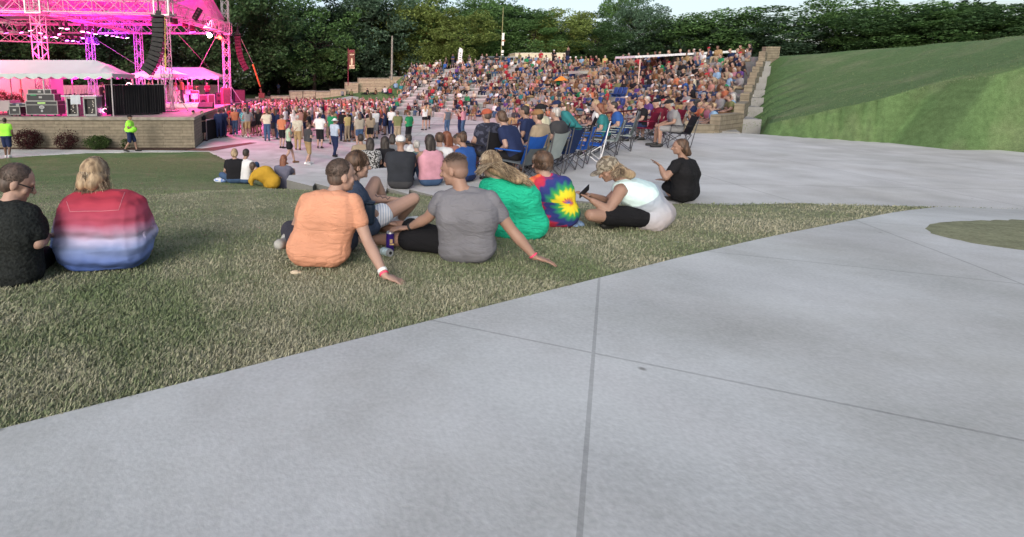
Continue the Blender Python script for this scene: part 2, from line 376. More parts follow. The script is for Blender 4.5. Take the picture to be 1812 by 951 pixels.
def hand(mb, wr, dr, up, side, fine, spread=.25, curl=.25):
    """wr wrist, dr direction of the hand, up normal of the back, side +1 thumb towards x"""
    M = frame(dr, up); s = 1.0
    palm = Vector(wr)+M @ Vector((0, .05, 0))
    mb.ell(palm, (.041, .052, .017), M)
    if not fine:
        mb.capsule(palm, Vector(wr)+M @ Vector((0, .14, -.02)), .026, .016, 8); return
    for i, (x, ln) in enumerate(((-.031, .066), (-.011, .078), (.011, .073), (.031, .056))):
        x *= -side; a = Vector(wr)+M @ Vector((x, .088, 0)); an = x*spread*26
        d1 = Vector((math.sin(an*.45), math.cos(an*.45), -curl*.35)).normalized(); b = a+M @ (d1*ln*.5)
        d2 = Vector((math.sin(an*.45), math.cos(an*.45), -curl*1.2)).normalized(); c = b+M @ (d2*ln*.5)
        mb.capsule(a-M @ (d1*.02), b, .0095, .0088, 8); mb.capsule(b, c, .0088, .0072, 8)
    a = Vector(wr)+M @ Vector((side*.026, .03, 0)); b = a+M @ Vector((side*.034, .032, -.006)); c = b+M @ Vector((side*.012, .034, -.008))
    mb.capsule(a, b, .013, .011, 8); mb.capsule(b, c, .0105, .008, 8)
def person_meshes(J, vox=.02, gw=1.0, sleeve=.5, shorts=.55, hairlen=0, hairvol=1.0, fine=False, hat=None, skirt=False, head_s=1.0, tank=False, belly=0, fold=0, shirtlen=0.0, hand_up=None, bald=False):
    """returns dict part -> MB in the local frame"""
    J = {k: Vector(v) for k, v in J.items()}
    g = gw; out = {}
    P, CH, NK, HD = J['pelvis'], J['chest'], J['neck'], J['head']
    M = frame(J['face'], J.get('headup', (0, 0, 1))); hs = head_s
    b = MB()
    hl, hr, sl_, sr = J['hipl'], J['hipr'], J['shl'], J['shr']
    def torso(q, inf, t0=0.0, t1=1.0, narrow=0):
        top = (sl_+sr)/2; N_ = 9
        for i in range(N_+1):
            t = t0+(t1-t0)*i/N_; c = P.lerp(CH, t/.55) if t < .55 else CH.lerp(top, (t-.55)/.45)
            hv = ((hr-hl)/2).lerp((sr-sl_)/2, t); k = float(np.interp(t, [0, .3, .7, 1], [1, .80, .72, .60-narrow]))
            r = float(np.interp(t, [0, .25, .6, .85, 1], [.100, .090, .106, .088, .060]))*(g if t < .9 else min(g, 1.3))+inf*(1 if t < .9 else .7)
            q.capsule(c-hv*k, c+hv*k, r)
        if belly: q.ell(lerp(P, CH, .35)+Vector((0, belly*.4, 0)), (.16*g+inf, .13*g+belly+inf, .17+inf))
    torso(b, 0)
    b.capsule(lerp(NK, CH, .35), lerp(NK, HD, .55), .058*min(g, 1.15), .052)
    for s_ in (sl_, sr): b.capsule(NK, s_, .05, .052)
    # head
    b.ell(HD+M @ Vector((0, -.008, .022))*hs, (.077*hs, .094*hs, .092*hs), M)
    b.ell(HD+M @ Vector((0, .022, -.045))*hs, (.060*hs, .064*hs, .070*hs), M)
    b.ell(HD+M @ Vector((0, .066, -.088))*hs, (.026*hs, .020*hs, .020*hs), M)
    b.capsule(HD+M @ Vector((0, .082, .012))*hs, HD+M @ Vector((0, .104, -.026))*hs, .010*hs, .016*hs, 8)
    b.capsule(HD+M @ Vector((-.028, .078, .026))*hs, HD+M @ Vector((.028, .078, .026))*hs, .014*hs, None, 8)
    b.capsule(HD+M @ Vector((-.018, .077, -.058))*hs, HD+M @ Vector((.018, .077, -.058))*hs, .011*hs, None, 8)
    for s_ in (-1, 1):
        b.ell(HD+M @ Vector((s_*.079, -.010, -.008))*hs, (.011*hs, .021*hs, .033*hs), M)
        b.ell(HD+M @ Vector((s_*.042, .055, -.025))*hs, (.022*hs, .022*hs, .026*hs), M)
    for s_, a, e, w_, h_ in ((-1, sl_, J['ell'], J['wrl'], J.get('hdl')), (1, sr, J['elr'], J['wrr'], J.get('hdr'))):
        ga = .5+.5*g
        b.capsule(a, e, .054*ga, .039*ga); b.capsule(lerp(a, e, .1), lerp(a, e, .5), .052*ga, .05*ga); b.capsule(e, lerp(e, w_, .35), .039*ga, .042*ga); b.capsule(lerp(e, w_, .35), w_, .042*ga, .025)
        dr = (h_ if h_ is not None else (w_-e).normalized()); up = J.get('upl' if s_ < 0 else 'upr', Vector((0, 0, 1)) if abs(dr.z) < .8 else Vector((s_, 0, 0)))
        hand(b, w_, dr, up, -s_ if abs(dr.z) < .8 else 1, fine, J.get('spread', Vector((.5, 0, 0)))[0])
    for s_, h_, k, a, t in ((-1, hl, J['knl'], J['anl'], J['toel']), (1, hr, J['knr'], J['anr'], J['toer'])):
        gl = .6+.4*g
        b.capsule(h_, k, .088*gl, .056*gl); b.capsule(k, lerp(k, a, .3), .054*gl, .056*gl); b.capsule(lerp(k, a, .3), a, .056*gl, .036)
        fd = (t-a); heel = a-Vector((fd.x, fd.y, 0)).normalized()*.04+Vector((0, 0, -.03))
        b.capsule(heel, t, .036, .030)
    out['body'] = b
    # shirt
    s = MB(); inf = .018
    torso(s, inf+(.006 if fine else 0), .06 if not shirtlen else .0, 1, .18 if tank else 0)
    s.capsule(lerp(NK, CH, .42), lerp(NK, CH, .1), .085*g, .062)
    for a, e in ((sl_, J['ell']), (sr, J['elr'])):
        if not tank: s.capsule(lerp(NK, a, .35), a, .06, .062)
        if tank: s.capsule(lerp(NK, a, .15), lerp(NK, a, .55), .062, .058)
        else:
            s.capsule(a, lerp(a, e, min(sleeve, 1)), .070*(.5+.5*g), .060*(.5+.5*g))
            if sleeve > 1: s.capsule(e, lerp(e, J['wrl'] if e is J['ell'] else J['wrr'], sleeve-1), .055, .042)
    if shirtlen: s.capsule(hl+Vector((0, 0, -shirtlen)), hr+Vector((0, 0, -shirtlen)), .11*g+inf)
    out['shirt'] = s
    # bottoms
    t = MB(); torso(t, .012, 0, .14); gl = .6+.4*g
    for h_, k, a in ((hl, J['knl'], J['anl']), (hr, J['knr'], J['anr'])):
        if skirt: t.capsule(h_, lerp(h_, k, shorts), .11*g, .13*g)
        elif shorts <= 1: t.capsule(h_, lerp(h_, k, shorts), .094*gl+.008, (.075+.03*(1-shorts))*gl+.008)
        else: t.capsule(h_, k, .097*gl+.01, .066*gl+.012); t.capsule(k, lerp(k, a, min(1, shorts-1)), .064*gl+.012, .058)
    if skirt: t.capsule(lerp(hl, J['knl'], shorts), lerp(hr, J['knr'], shorts), .13*g)
    out['trousers' if shorts > 1 else ('skirt' if skirt else 'shorts')] = t
    # hair
    hh = MB(); v = hairvol
    if not bald:
        hh.ell(HD+M @ Vector((0, -.022, .036))*hs, (.084*hs*v, .096*hs*v, .088*hs*v), M)
        hh.ell(HD+M @ Vector((0, -.045, -.012))*hs, (.078*hs*v, .062*hs*v, .07*hs*v), M)
        if hairlen:
            hl_ = HD+M @ Vector((0, -.055, -.03))*hs; bt = J.get('hairend', HD+Vector((0, 0, -hairlen))-M @ Vector((0, .10, 0)))
            hh.capsule(hl_+M @ Vector((.035, 0, 0)), bt+M @ Vector((.035, 0, 0)), .062*hs*v, .045*v); hh.capsule(hl_-M @ Vector((.035, 0, 0)), bt-M @ Vector((.04, 0, 0)), .062*hs*v, .045*v)
            for s_ in (-1, 1): hh.capsule(HD+M @ Vector((s_*.07, -.02, .0))*hs, lerp(HD+M @ Vector((s_*.07, -.03, -.05))*hs, bt, .4), .030*v, .028*v)
        out['hair'] = hh
    if hat:
        q = MB()
        q.ell(HD+M @ Vector((0, -.014, .052))*hs, (.092*hs, .108*hs, .078*hs), M)
        if hat == 'cap': q.ell(HD+M @ Vector((0, .115, .028))*hs, (.068*hs, .07*hs, .012*hs), M)
        elif hat == 'cap_back': q.ell(HD+M @ Vector((0, -.115, .02))*hs, (.068*hs, .06*hs, .012*hs), M)
        else: q.ell(HD+M @ Vector((0, -.0, .022))*hs, (.17*hs, .19*hs, .012*hs), M)
        out['hat'] = q
    # shoes
    for i_, (a, t_) in enumerate (((J['anl'], J['toel']), (J['anr'], J['toer']))):
        f = MB(); out['shoe#%d' % i_] = f
        fd = (t_-a); hz = Vector((fd.x, fd.y, 0)).normalized(); f.capsule(a-hz*.045+Vector((0, 0, -.035)), t_+hz*.015, .046, .040); f.capsule(a+Vector((0, 0, -.03)), a+Vector((0, 0, .01)), .046, .044)
    return out
# pose library (facing +Y, metres)
def mirror(v): return Vector((-v[0], v[1], v[2]))
def stand(ph=0, arms='down', lean=0, wide=.1):
    J = dict(pelvis=(0, 0, .96), chest=(0, .01+lean*.5, 1.27), neck=(0, lean*.7, 1.46), head=(0, .03+lean, 1.63), face=(0, 1, 0),
             hipl=(-.085, 0, .93), hipr=(.085, 0, .93), shl=(-.185, lean*.6, 1.41), shr=(.185, lean*.6, 1.41))
    s = ph
    J.update(knl=(-wide, .04+s*.16, .50), anl=(-wide, -.02+s*.34, .09), toel=(-wide-.03, .15+s*.34, .04), knr=(wide, .04-s*.05, .50), anr=(wide, -.02-s*.30, .09+abs(s)*.06), toer=(wide+.03, .14-s*.28, .04))
    A = {'down': ((-.25, -.02, 1.13), (-.25, .08, .89)), 'pocket': ((-.27, -.06, 1.14), (-.17, .10, .98)), 'front': ((-.24, .02, 1.15), (-.08, .22, 1.18)),
         'fold': ((-.25, .04, 1.14), (.05, .20, 1.16)), 'up': ((-.24, .12, 1.56), (-.14, .16, 1.82)), 'phone': ((-.20, .14, 1.20), (-.10, .32, 1.42)), 'swing': ((-.24, -.12, 1.15), (-.24, -.05, .91)), 'hip': ((-.33, -.06, 1.17), (-.19, .05, 1.03))}
    l, r_ = (arms if isinstance(arms, tuple) else (arms, arms))
    J['ell'], J['wrl'] = A[l]; J['elr'], J['wrr'] = mirror(A[r_][0]), mirror(A[r_][1])
    if l == 'fold': J['wrr'] = (-.05, .24, 1.12)
    return J
def bench(arms='lap', lean=.05, kz=.0, spread=.14, sz=0.0):
    # origin on the seat, feet .38 below
    J = dict(pelvis=(0, 0, .12), chest=(0, .02+lean*.5, .42), neck=(0, lean*.8+.02, .60), head=(0, lean+.06, .77), face=(0, 1, -.1), hipl=(-.09, .02, .11), hipr=(.09, .02, .11),
             shl=(-.185, lean*.7, .55), shr=(.185, lean*.7, .55), knl=(-spread, .44, .12+kz), knr=(spread, .44, .12+kz), anl=(-spread, .42, -.30), anr=(spread+.02, .46, -.30), toel=(-spread-.02, .6, -.35), toer=(spread+.04, .64, -.35))
    A = {'lap': ((-.25, .08, .30), (-.12, .30, .20)), 'knee': ((-.25, .16, .30), (-.14, .40, .22)), 'fold': ((-.24, .06, .30), (.04, .22, .32)), 'phone': ((-.23, .12, .32), (-.07, .34, .42)), 'chin': ((-.2, .25, .32), (-.05, .22, .60)), 'back': ((-.26, -.14, .34), (-.26, -.24, .10)), 'up': ((-.24, .1, .7), (-.16, .14, .95))}
    l, r_ = (arms if isinstance(arms, tuple) else (arms, arms))
    J['ell'], J['wrl'] = A[l]; J['elr'], J['wrr'] = mirror(A[r_][0]), mirror(A[r_][1])
    return J
def floor_sit(kind='cross', lean=.08):
    J = dict(pelvis=(0, 0, .12), chest=(0, .0+lean*.4, .42), neck=(0, lean*.8, .59), head=(0, lean+.05, .755), face=(0, 1, -.15), hipl=(-.09, .02, .11), hipr=(.09, .02, .11),
             shl=(-.18, lean*.6, .54), shr=(.18, lean*.6, .54), ell=(-.25, .10, .30), elr=(.25, .10, .30), wrl=(-.16, .32, .24), wrr=(.16, .32, .24))
    if kind == 'cross': J.update(knl=(-.34, .30, .17), knr=(.34, .30, .17), anl=(.08, .40, .07), anr=(-.08, .46, .08), toel=(.20, .44, .05), toer=(-.20, .50, .05))
    if kind == 'knees': J.update(knl=(-.14, .40, .44), knr=(.14, .40, .44), anl=(-.12, .56, .06), anr=(.12, .56, .06), toel=(-.13, .72, .04), toer=(.13, .72, .04), wrl=(-.05, .46, .38), wrr=(.06, .46, .38), ell=(-.24, .22, .36), elr=(.24, .22, .36))
    if kind == 'legs': J.update(knl=(-.12, .45, .16), knr=(.14, .44, .22), anl=(-.10, .85, .07), anr=(.16, .82, .07), toel=(-.12, .90, .20), toer=(.2, .88, .18), ell=(-.26, -.12, .34), elr=(.26, -.12, .34), wrl=(-.27, -.26, .05), wrr=(.27, -.26, .05), hdl=(-.4, -.8, -.1), hdr=(.4, -.8, -.1))
    return J
SLOTS = ['skin', 'shirt', 'bottom', 'hair', 'shoes', 'hat']
def slot_of(part): return {'body': 0, 'shirt': 1, 'trousers': 2, 'skirt': 2, 'shorts': 2, 'hair': 3, 'shoe': 4, 'hat': 5}[part.split('#')[0]]
DUM = mat('plain', (.3, .3, .3))
def lod_mesh(name, J, vox, dec=0, **k):
    """single mesh with six material slots"""
    parts = person_meshes(J, vox=vox, **k); V = []; Fc = []; MI = []; n = 0
    for p, mb in parts.items():
        me = remesh(mb, 'x', [DUM], vox, 2, 0, .1, dec); co = np.empty(len(me.vertices)*3); me.vertices.foreach_get('co', co); V.append(co.reshape(-1, 3))
        Fc += [tuple(i+n for i in q.vertices) for q in me.polygons]; MI += [slot_of(p)]*len(me.polygons); n += len(me.vertices); bpy.data.meshes.remove(me)
    me = bpy.data.meshes.new(name); V = np.concatenate(V); me.from_pydata(V.tolist(), [], Fc)
    for _ in SLOTS: me.materials.append(DUM)
    me.polygons.foreach_set('material_index', MI); me.polygons.foreach_set('use_smooth', [True]*len(Fc)); me.update()
    return me, V, Fc, MI
def set_mats(o, mats):
    for i, m in enumerate(mats):
        if i < len(o.material_slots): o.material_slots[i].link = 'OBJECT'; o.material_slots[i].material = m
def detailed(J, loc, yaw, label, mats, vox=.014, scale=1.0, group=None, fold=.0, names=None, **k):
    """a person as an Empty with body, shirt, bottoms, hair, shoes, hat"""
    root = empty('person', loc, yaw, label, 'person', group); root.scale = (scale,)*3
    parts = person_meshes(J, vox=vox, **k)
    for p, mb in parts.items():
        m = mats[slot_of(p)]
        if m is None: continue
        me = remesh(mb, p.split('#')[0], [m], vox, 3 if vox > .012 else (9 if p in ('shirt', 'trousers', 'shorts') else 4), fold if p == 'shirt' else (min(fold, .008) if p in ('trousers', 'shorts', 'skirt') else 0), .12)
        nm = p.split('#')[0] if not (names and p in names) else names[p]
        o = bpy.data.objects.new(nm, me); C.objects.link(o); o.parent = root
    return root
PAL = {'black': (.015, .015, .018), 'white': (.60, .60, .61), 'grey': (.22, .22, .23), 'navy': (.02, .03, .08), 'blue': (.03, .09, .30), 'sky-blue': (.20, .32, .46), 'red': (.33, .03, .04),
       'maroon': (.13, .015, .03), 'pink': (.42, .19, .24), 'orange': (.42, .15, .08), 'yellow': (.42, .34, .15), 'green': (.02, .19, .08), 'olive': (.14, .15, .07), 'tan': (.30, .24, .17), 'cream': (.50, .45, .36),
       'purple': (.09, .045, .17), 'teal': (.03, .17, .18), 'lime': (.35, .9, .08), 'brown': (.13, .07, .035), 'coral': (.38, .19, .16), 'charcoal': (.05, .05, .055), 'denim': (.05, .09, .17), 'khaki': (.30, .21, .11)}
def cm(n): return cloth(PAL[n], 'cloth_'+n.replace(' ', '_'))
SHOE = {'black': mat('shoe_black', (.02, .02, .02), .5), 'white': mat('shoe_white', (.6, .6, .6), .6), 'brown': mat('shoe_brown', (.12, .06, .03), .6)}
# ---------------------------------------------------------------- grandstand (front rows curve round the plaza)
def clip_theta(r):
    # last angle (towards the camera side) still left of the line x = .76 y
    for t in np.arange(60, -45, -.5):
        x, y = CX+r*math.cos(R(t)), CY+r*math.sin(R(t))
        if x > .86*y or y < 17: return t
    return -45
gs = empty('grandstand', (CX+R0, CY, 0), 0, 'curved concrete grandstand filled with the seated crowd round the pale plaza', 'grandstand')
THMAX = 60
def thmax(k): return 52.5+k*.38
WHITEB = mat('bench_white', (.46, .46, .45), .6, .08, 3); DRK = mat('rail_maroon', (.06, .012, .014), .5)
TREAD = concrete('tread_concrete', (.30, .30, .30)); 
rows = []
for k in range(NR):
    r1 = R0+k*DR; r2 = r1+DR+.02; z = DZ*(k+1); t0 = clip_theta(r2); n = max(6, int((thmax(k)-t0)/2.0)); mb = MB()
    ths = np.linspace(t0, thmax(k), n+1)
    v = []
    for t in ths:
        c_, s_ = math.cos(R(t)), math.sin(R(t))
        for r, zz in ((r1, z-.75), (r1, z), (r2, z), (r2, z-.75)): v.append((CX+r*c_, CY+r*s_, zz))
    f = []
    for i in range(n):
        for j in range(4): f.append((i*4+j, i*4+(j+1) % 4, i*4+4+(j+1) % 4, i*4+4+j))
    f += [(0, 3, 2, 1), (n*4, n*4+1, n*4+2, n*4+3)]
    mb.add(np.array(v)-np.array((CX+R0, CY, 0)), f); mb.build('step', TREAD, gs); rows.append((r1, z, t0))
# white bench boards on the far wing
for k in range(0, 12):
    r = R0+k*DR+.22; z = DZ*(k+1); mb = MB(); tt = np.arange(30 if k < 9 else 40, thmax(k)-.3, 1.5)
    pts = [(CX+r*math.cos(R(t))-(CX+R0), CY+r*math.sin(R(t))-CY, z+.06) for t in tt]
    for a, b in zip(pts[:-1], pts[1:]):
        a = Vector(a); b = Vector(b); mb.box((a+b)/2, ((b-a).length+.01, .34, .10), Matrix.Rotation(math.atan2(b.y-a.y, b.x-a.x), 4, 'Z'))
    mb.build('bench_board', WHITEB, gs)
AISLES = [(-16.5, 1.1), (1.5, 1.1), (19, 1.1), (36.5, 1.0), (49, 1.0)]
LIGHTC = concrete('aisle_concrete', (.37, .37, .36))
for ta, wd in AISLES:
    mb = MB()
    for k in range(NR):
        r1, z, t0 = rows[k]
        if ta < t0+1: continue
        for h in (0, 1):
            r = r1+.19+h*.41; p = (CX+r*math.cos(R(ta))-(CX+R0), r*math.sin(R(ta)), z+.006-.0+h*.08)
            mb.box(p, (.38, wd, .10), Matrix.Rotation(R(ta), 4, 'Z'))
    if mb.n: mb.build('aisle_stair', LIGHTC, gs)
# cheek wall along the end of the grandstand
LIME = None
def stone(name, c1, c2, bw=1.1, rh=.30):
    m, N, L, b = newmat(name); b.inputs['Roughness'].default_value = .9
    tc = N.new('ShaderNodeTexCoord'); g = N.new('ShaderNodeSeparateXYZ'); L.new(tc.outputs['Object'], g.inputs[0])
    ad = N.new('ShaderNodeMath'); ad.operation = 'ADD'; L.new(g.outputs[0], ad.inputs[0]); L.new(g.outputs[1], ad.inputs[1])
    cb = N.new('ShaderNodeCombineXYZ'); L.new(ad.outputs[0], cb.inputs[0]); L.new(g.outputs[2], cb.inputs[1])
    br = N.new('ShaderNodeTexBrick'); br.inputs['Scale'].default_value = 1; br.inputs['Brick Width'].default_value = bw; br.inputs['Row Height'].default_value = rh
    br.inputs['Mortar Size'].default_value = .008; br.inputs['Color1'].default_value = (*c1, 1); br.inputs['Color2'].default_value = (*c2, 1); br.inputs['Mortar'].default_value = (.10, .085, .06, 1)
    br.offset_frequency = 2; br.squash = 1.4; L.new(cb.outputs[0], br.inputs['Vector'])
    no = N.new('ShaderNodeTexNoise'); no.inputs['Scale'].default_value = 5; no.inputs['Detail'].default_value = 7; L.new(tc.outputs['Object'], no.inputs['Vector'])
    mx = N.new('ShaderNodeMixRGB'); mx.blend_type = 'OVERLAY'; mx.inputs[0].default_value = .5; L.new(br.outputs[0], mx.inputs[1]); L.new(no.outputs['Fac'], mx.inputs[2]); L.new(mx.outputs[0], b.inputs['Base Color'])
    bp = N.new('ShaderNodeBump'); bp.inputs['Strength'].default_value = .8; bp.inputs['Distance'].default_value = .03; L.new(br.outputs['Fac'], bp.inputs['Height']); bp.invert = True
    L.new(bp.outputs[0], b.inputs['Normal']); return m
LIME = stone('limestone', (.215, .185, .135), (.175, .15, .11), 1.0, .155); CAP = mat('stone_cap', (.25, .23, .195), .85, .15, 4, .3)
mb = MB()
pts = []
for k in range(0, NR+1):
    r = R0+k*DR; t = rows[min(k, NR-1)][2]-.3; pts.append((CX+r*math.cos(R(t)), CY+r*math.sin(R(t)), DZ*(k+1)))
for (a, b) in zip(pts[:-1], pts[1:]):
    dx, dy = b[0]-a[0], b[1]-a[1]; ln = math.hypot(dx, dy); nx, ny = dy/ln*.3, -dx/ln*.3
    z1 = b[2]+.25; mb.prism([(a[0], a[1]), (a[0]+nx, a[1]+ny), (b[0]+nx, b[1]+ny), (b[0], b[1])], max(z1-3, -.2), z1)
tag(mb.build('retaining_wall', LIME), 'stepped stone wall closing the near end of the grandstand', 'wall')
# ---------------------------------------------------------------- stage wall, deck and bed
SX, SY = -7.4, 25.0
wl = [(-40, 25.0), (SX, 25.0), (-7.9, 28.5), (-8.4, 34), (-8.75, 39), (-8.6, 44), (-7.9, 49), (-6.2, 54), (-6.6, 54.4), (-8.3, 49.1), (-9.0, 44), (-9.15, 39), (-8.8, 34), (-8.3, 28.7), (-7.75, 25.4), (-40, 25.4)]
mb = MB(); mb.prism(wl, -.2, 1.45); sw = mb.build('stone_wall', LIME); tag(sw, 'long buff limestone wall carrying the front edge of the stage deck', 'wall')
wc = [(-40, 24.93), (SX+.06, 24.93), (-7.83, 28.5), (-8.33, 34), (-8.68, 39), (-8.53, 44), (-7.83, 49), (-6.1, 54), (-6.7, 54.5), (-8.4, 49.1), (-9.1, 44), (-9.25, 39), (-8.9, 34), (-8.4, 28.7), (-7.8, 25.5), (-40, 25.5)]
mb = MB(); mb.prism(wc, 1.45, 1.6); mb.build('coping', CAP, sw)
DECK = mat('deck_concrete', (.27, .22, .22), .7, .1, 2)
dk = [(-40, 25.45), (-7.8, 25.45), (-8.35, 28.7), (-8.85, 34), (-9.2, 39), (-9.05, 44), (-8.4, 49), (-9.5, 52), (-40, 52)]
mb = MB(); mb.prism(dk, 1.2, 1.58); tag(mb.build('stage_deck', DECK), kind='structure')
MUL = mat('mulch', (.07, .04, .03), .95, .5, 20, 1, 60)
mb = MB(); mb.prism([(-22, 24.4), (-15.5, 24.6), (-7.6, 24.1), (-7.35, 25.0), (-40, 25.0), (-40, 24.4)], -.2, .035); tag(mb.build('mulch_bed', MUL), kind='structure')
PAV = stone('pavers', (.17, .06, .05), (.12, .045, .04), .2, .1)
mb = MB(); mb.prism([(-7.6, 24.05), (-6.2, 24.0), (-4.6, 27.2), (-5.0, 27.4), (-6.9, 24.9), (-7.35, 24.9)], -.2, .012); tag(mb.build('brick_paving', PAV), kind='structure')
mb = MB()
a_, b_ = atZ(650, 222.5, 0), atZ(905, 221, 0); mb.box(((a_.x+b_.x)/2, (a_.y+b_.y)/2, .012), ((b_-a_).length, .16, .03), Matrix.Rotation(math.atan2(b_.y-a_.y, b_.x-a_.x), 4, 'Z'))
tag(mb.build('cable_cover', mat('rubber', (.02, .02, .02), .7)), 'thin black cable cover lying across the pale plaza', 'cable cover')
# ---------------------------------------------------------------- stage roof
WT = mat('truss_white', (.42, .39, .40), .45, .05, 3, metal=.0); ALU = mat('aluminium', (.36, .36, .37), .35, .1, 5, metal=.6)
BLK = mat('black_gear', (.018, .018, .02), .5, .3, 6); BLKC = cloth((.012, .012, .014), 'black_cloth')
def truss(a, b, wd, n, rc=.028, rd=.016, up=(0, 0, 1)):
    a = Vector(a); b = Vector(b); d_ = b-a; M = frame(d_, up if abs(d_.normalized().dot(Vector(up))) < .95 else (0, 1, 0)); q = MB(); h = wd/2
    cs = [(-h, -h), (h, -h), (h, h), (-h, h)]
    def P(t, c): return a+d_*t+M @ Vector((c[0], 0, c[1]))
    for c in cs: q.tube(P(0, c), P(1, c), rc, n=5)
    for i in range(n):
        t0, t1 = i/n, (i+1)/n
        for j in range(4):
            c1, c2 = cs[j], cs[(j+1) % 4]
            if (i+j) % 2: c1, c2 = c2, c1
            q.tube(P(t0, c1), P(t1, c2), rd, n=4, cap=False)
            if i % 2 == 0: q.tube(P(t0, c1), P(t0, c2), rd, n=4, cap=False)
    return q
ZB, ZT = 7.35, 8.1
T1, T2, T3, T4, T5 = Vector((-17.3, 29, 1.58)), Vector((-10.4, 30, 1.58)), Vector((-9.35, 41.5, 1.58)), Vector((-16.6, 41.5, 1.58)), Vector((-20.6, 41.5, 1.58))
T6 = Vector((-25.5, 28.2, 1.58))
rf = empty('stage_roof', (-14, 35, 1.58), 0, 'tall white truss roof over the stage, lit magenta from inside', 'stage roof'); off = Vector(rf.location)
def rpart(q, name, m, parent=None, smooth=False):
    q.v = [v-np.array(off) for v in q.v]; return q.build(name, m, parent or rf, smooth)
for T, wd, top in ((T1, .56, 9.2), (T2, .5, 10.2), (T3, .5, 10.0), (T4, .5, 8.2), (T5, .5, 8.2), (T6, .56, 9.0)):
    rpart(truss(T, (T.x, T.y, top), wd, int((top-1.6)/.5)), 'tower', WT)
    q = MB(); q.box((T.x, T.y, (ZB+ZT)/2), (.9, .9, .8), None, 0, .03); 
    if T is not T4 and T is not T5: 
        q = MB()
        for sx in (-.42, .42):
            for sy in (-.42, .42): q.box((T.x+sx, T.y+sy, (ZB+ZT)/2), (.07, .07, .95))
        for zz in (ZB-.1, ZT+.1):
            for s_ in (-.42, .42): q.box((T.x+s_, T.y, zz), (.075, .9, .07)); q.box((T.x, T.y+s_, zz), (.9, .073, .072))
        rpart(q, 'sleeve_block', ALU)
    q = MB(); q.box((T.x, T.y, 1.62), (1.0, 1.0, .07)); 
    for s_ in (-1, 1): q.tube((T.x+s_*1.2, T.y, 1.62), (T.x+s_*.2, T.y, 3.2), .03); q.tube((T.x, T.y+s_*1.2, 1.62), (T.x, T.y+s_*.2, 3.2), .03)
    rpart(q, 'base_outrigger', ALU)
def beam(A, B, name='beam', ztop=ZT, zb=ZB, n=None):
    A = Vector((A[0], A[1], (ztop+zb)/2)); B = Vector((B[0], B[1], (ztop+zb)/2)); n = n or max(4, int((B-A).length/.7)); rpart(truss(A, B, ztop-zb, n, .04, .022), name, WT)
beam(T6, T1); beam(T1, T2); beam(T2, T3); beam(T3, T4); beam(T4, T5); beam((T5.x-7, T5.y-1), T5); beam(T6, (T6.x-.5, 41), n=16)
beam((T1.x, T1.y), (T4.x, T4.y), n=16)
RZ = 9.75; RA = Vector((-9.6, 35.9, RZ)); RB = Vector((-27, 35.9, RZ))
rpart(truss(RA, RB, .4, 24, .03, .016), 'ridge_truss', WT)
for x in (-9.75, -12.6, -15.4, -18.3, -21.2, -24.2):
    for ye, zz in ((29.8, ZT), (41.3, ZT)):
        rpart(truss((x, 35.9, RZ-.05), (x, ye, zz+.05), .34, 9, .026, .014), 'rafter', WT)
for x0, x1 in ((-9.6, -12.6), (-12.6, -15.4), (-15.4, -18.3), (-18.3, -21.2), (-21.2, -24.2)):
    q = MB(); q.tube((x0, 35.9, RZ), (x1, 41.3, ZT), .02, n=4); q.tube((x1, 35.9, RZ), (x0, 41.3, ZT), .02, n=4)
    for yy in (37.3, 38.7, 40.1):
        zz = RZ+(ZT-RZ)*(yy-35.9)/5.4; q.tube((x0, yy, zz), (x1, yy, zz), .028, n=5)
    rpart(q, 'brace', WT)
FAB = mat('roof_fabric', (.36, .31, .35), .7, .06, 1.5)
q = MB(); nX = 18; v = []; f = []
for i in range(nX+1):
    x = -9.4-i*(27.3-9.4)/nX
    for j in range(13):
        t = j/12; y = 29.6+t*12.0; z = (ZT+.35)+(RZ+.3-ZT-.35)*(1-abs(2*t-1)); z -= .06*math.sin(i*math.pi/1.0*.5)**2
        v.append((x, y, z))
for i in range(nX):
    for j in range(12): a = i*13+j; f.append((a, a+1, a+14, a+13))
q.add(v, f); q.add([(x, y, z+.03) for x, y, z in v], [tuple(reversed(k)) for k in f]); rpart(q, 'roof_cover', FAB, None, True)
# ceiling truss grid inside the near half
for yy in (33, 38.6): rpart(truss((-9.8, yy, 7.9), (-25, yy, 7.9), .4, 24, .026, .014), 'lighting_truss', WT)
rpart(truss((-27.5, 37.4, 6.75), (-20.9, 41.3, 6.75), .55, 12, .04, .022), 'rear_beam', WT)
q = MB(); q.tube(T2+Vector((0, 0, 5.5)), (-11.6, 44.5, 4.6), .012, n=4); q.tube((-9.6, 40, 7.3), (-12.5, 42, 3.3), .012, n=4); q.tube((T5.x, T5.y, 7.2), (-17.3, 44.5, 4.4), .012, n=4)
rpart(q, 'guy_wire', mat('wire', (.5, .45, .4), .5))
# area lights for the roof and the deck, some added without a fixture
def area(parent, loc, target, size, e, col, name='lamp'):
    l = bpy.data.lights.new(name, 'AREA'); l.energy = e; l.size = size; l.color = col; o = bpy.data.objects.new(name, l); C.objects.link(o); o.parent = parent
    o.location = Vector(loc)-Vector(parent.location); o.rotation_euler = (Vector(target)-Vector(loc)).to_track_quat('-Z', 'Y').to_euler(); return o
MAG = (1, .008, .36)
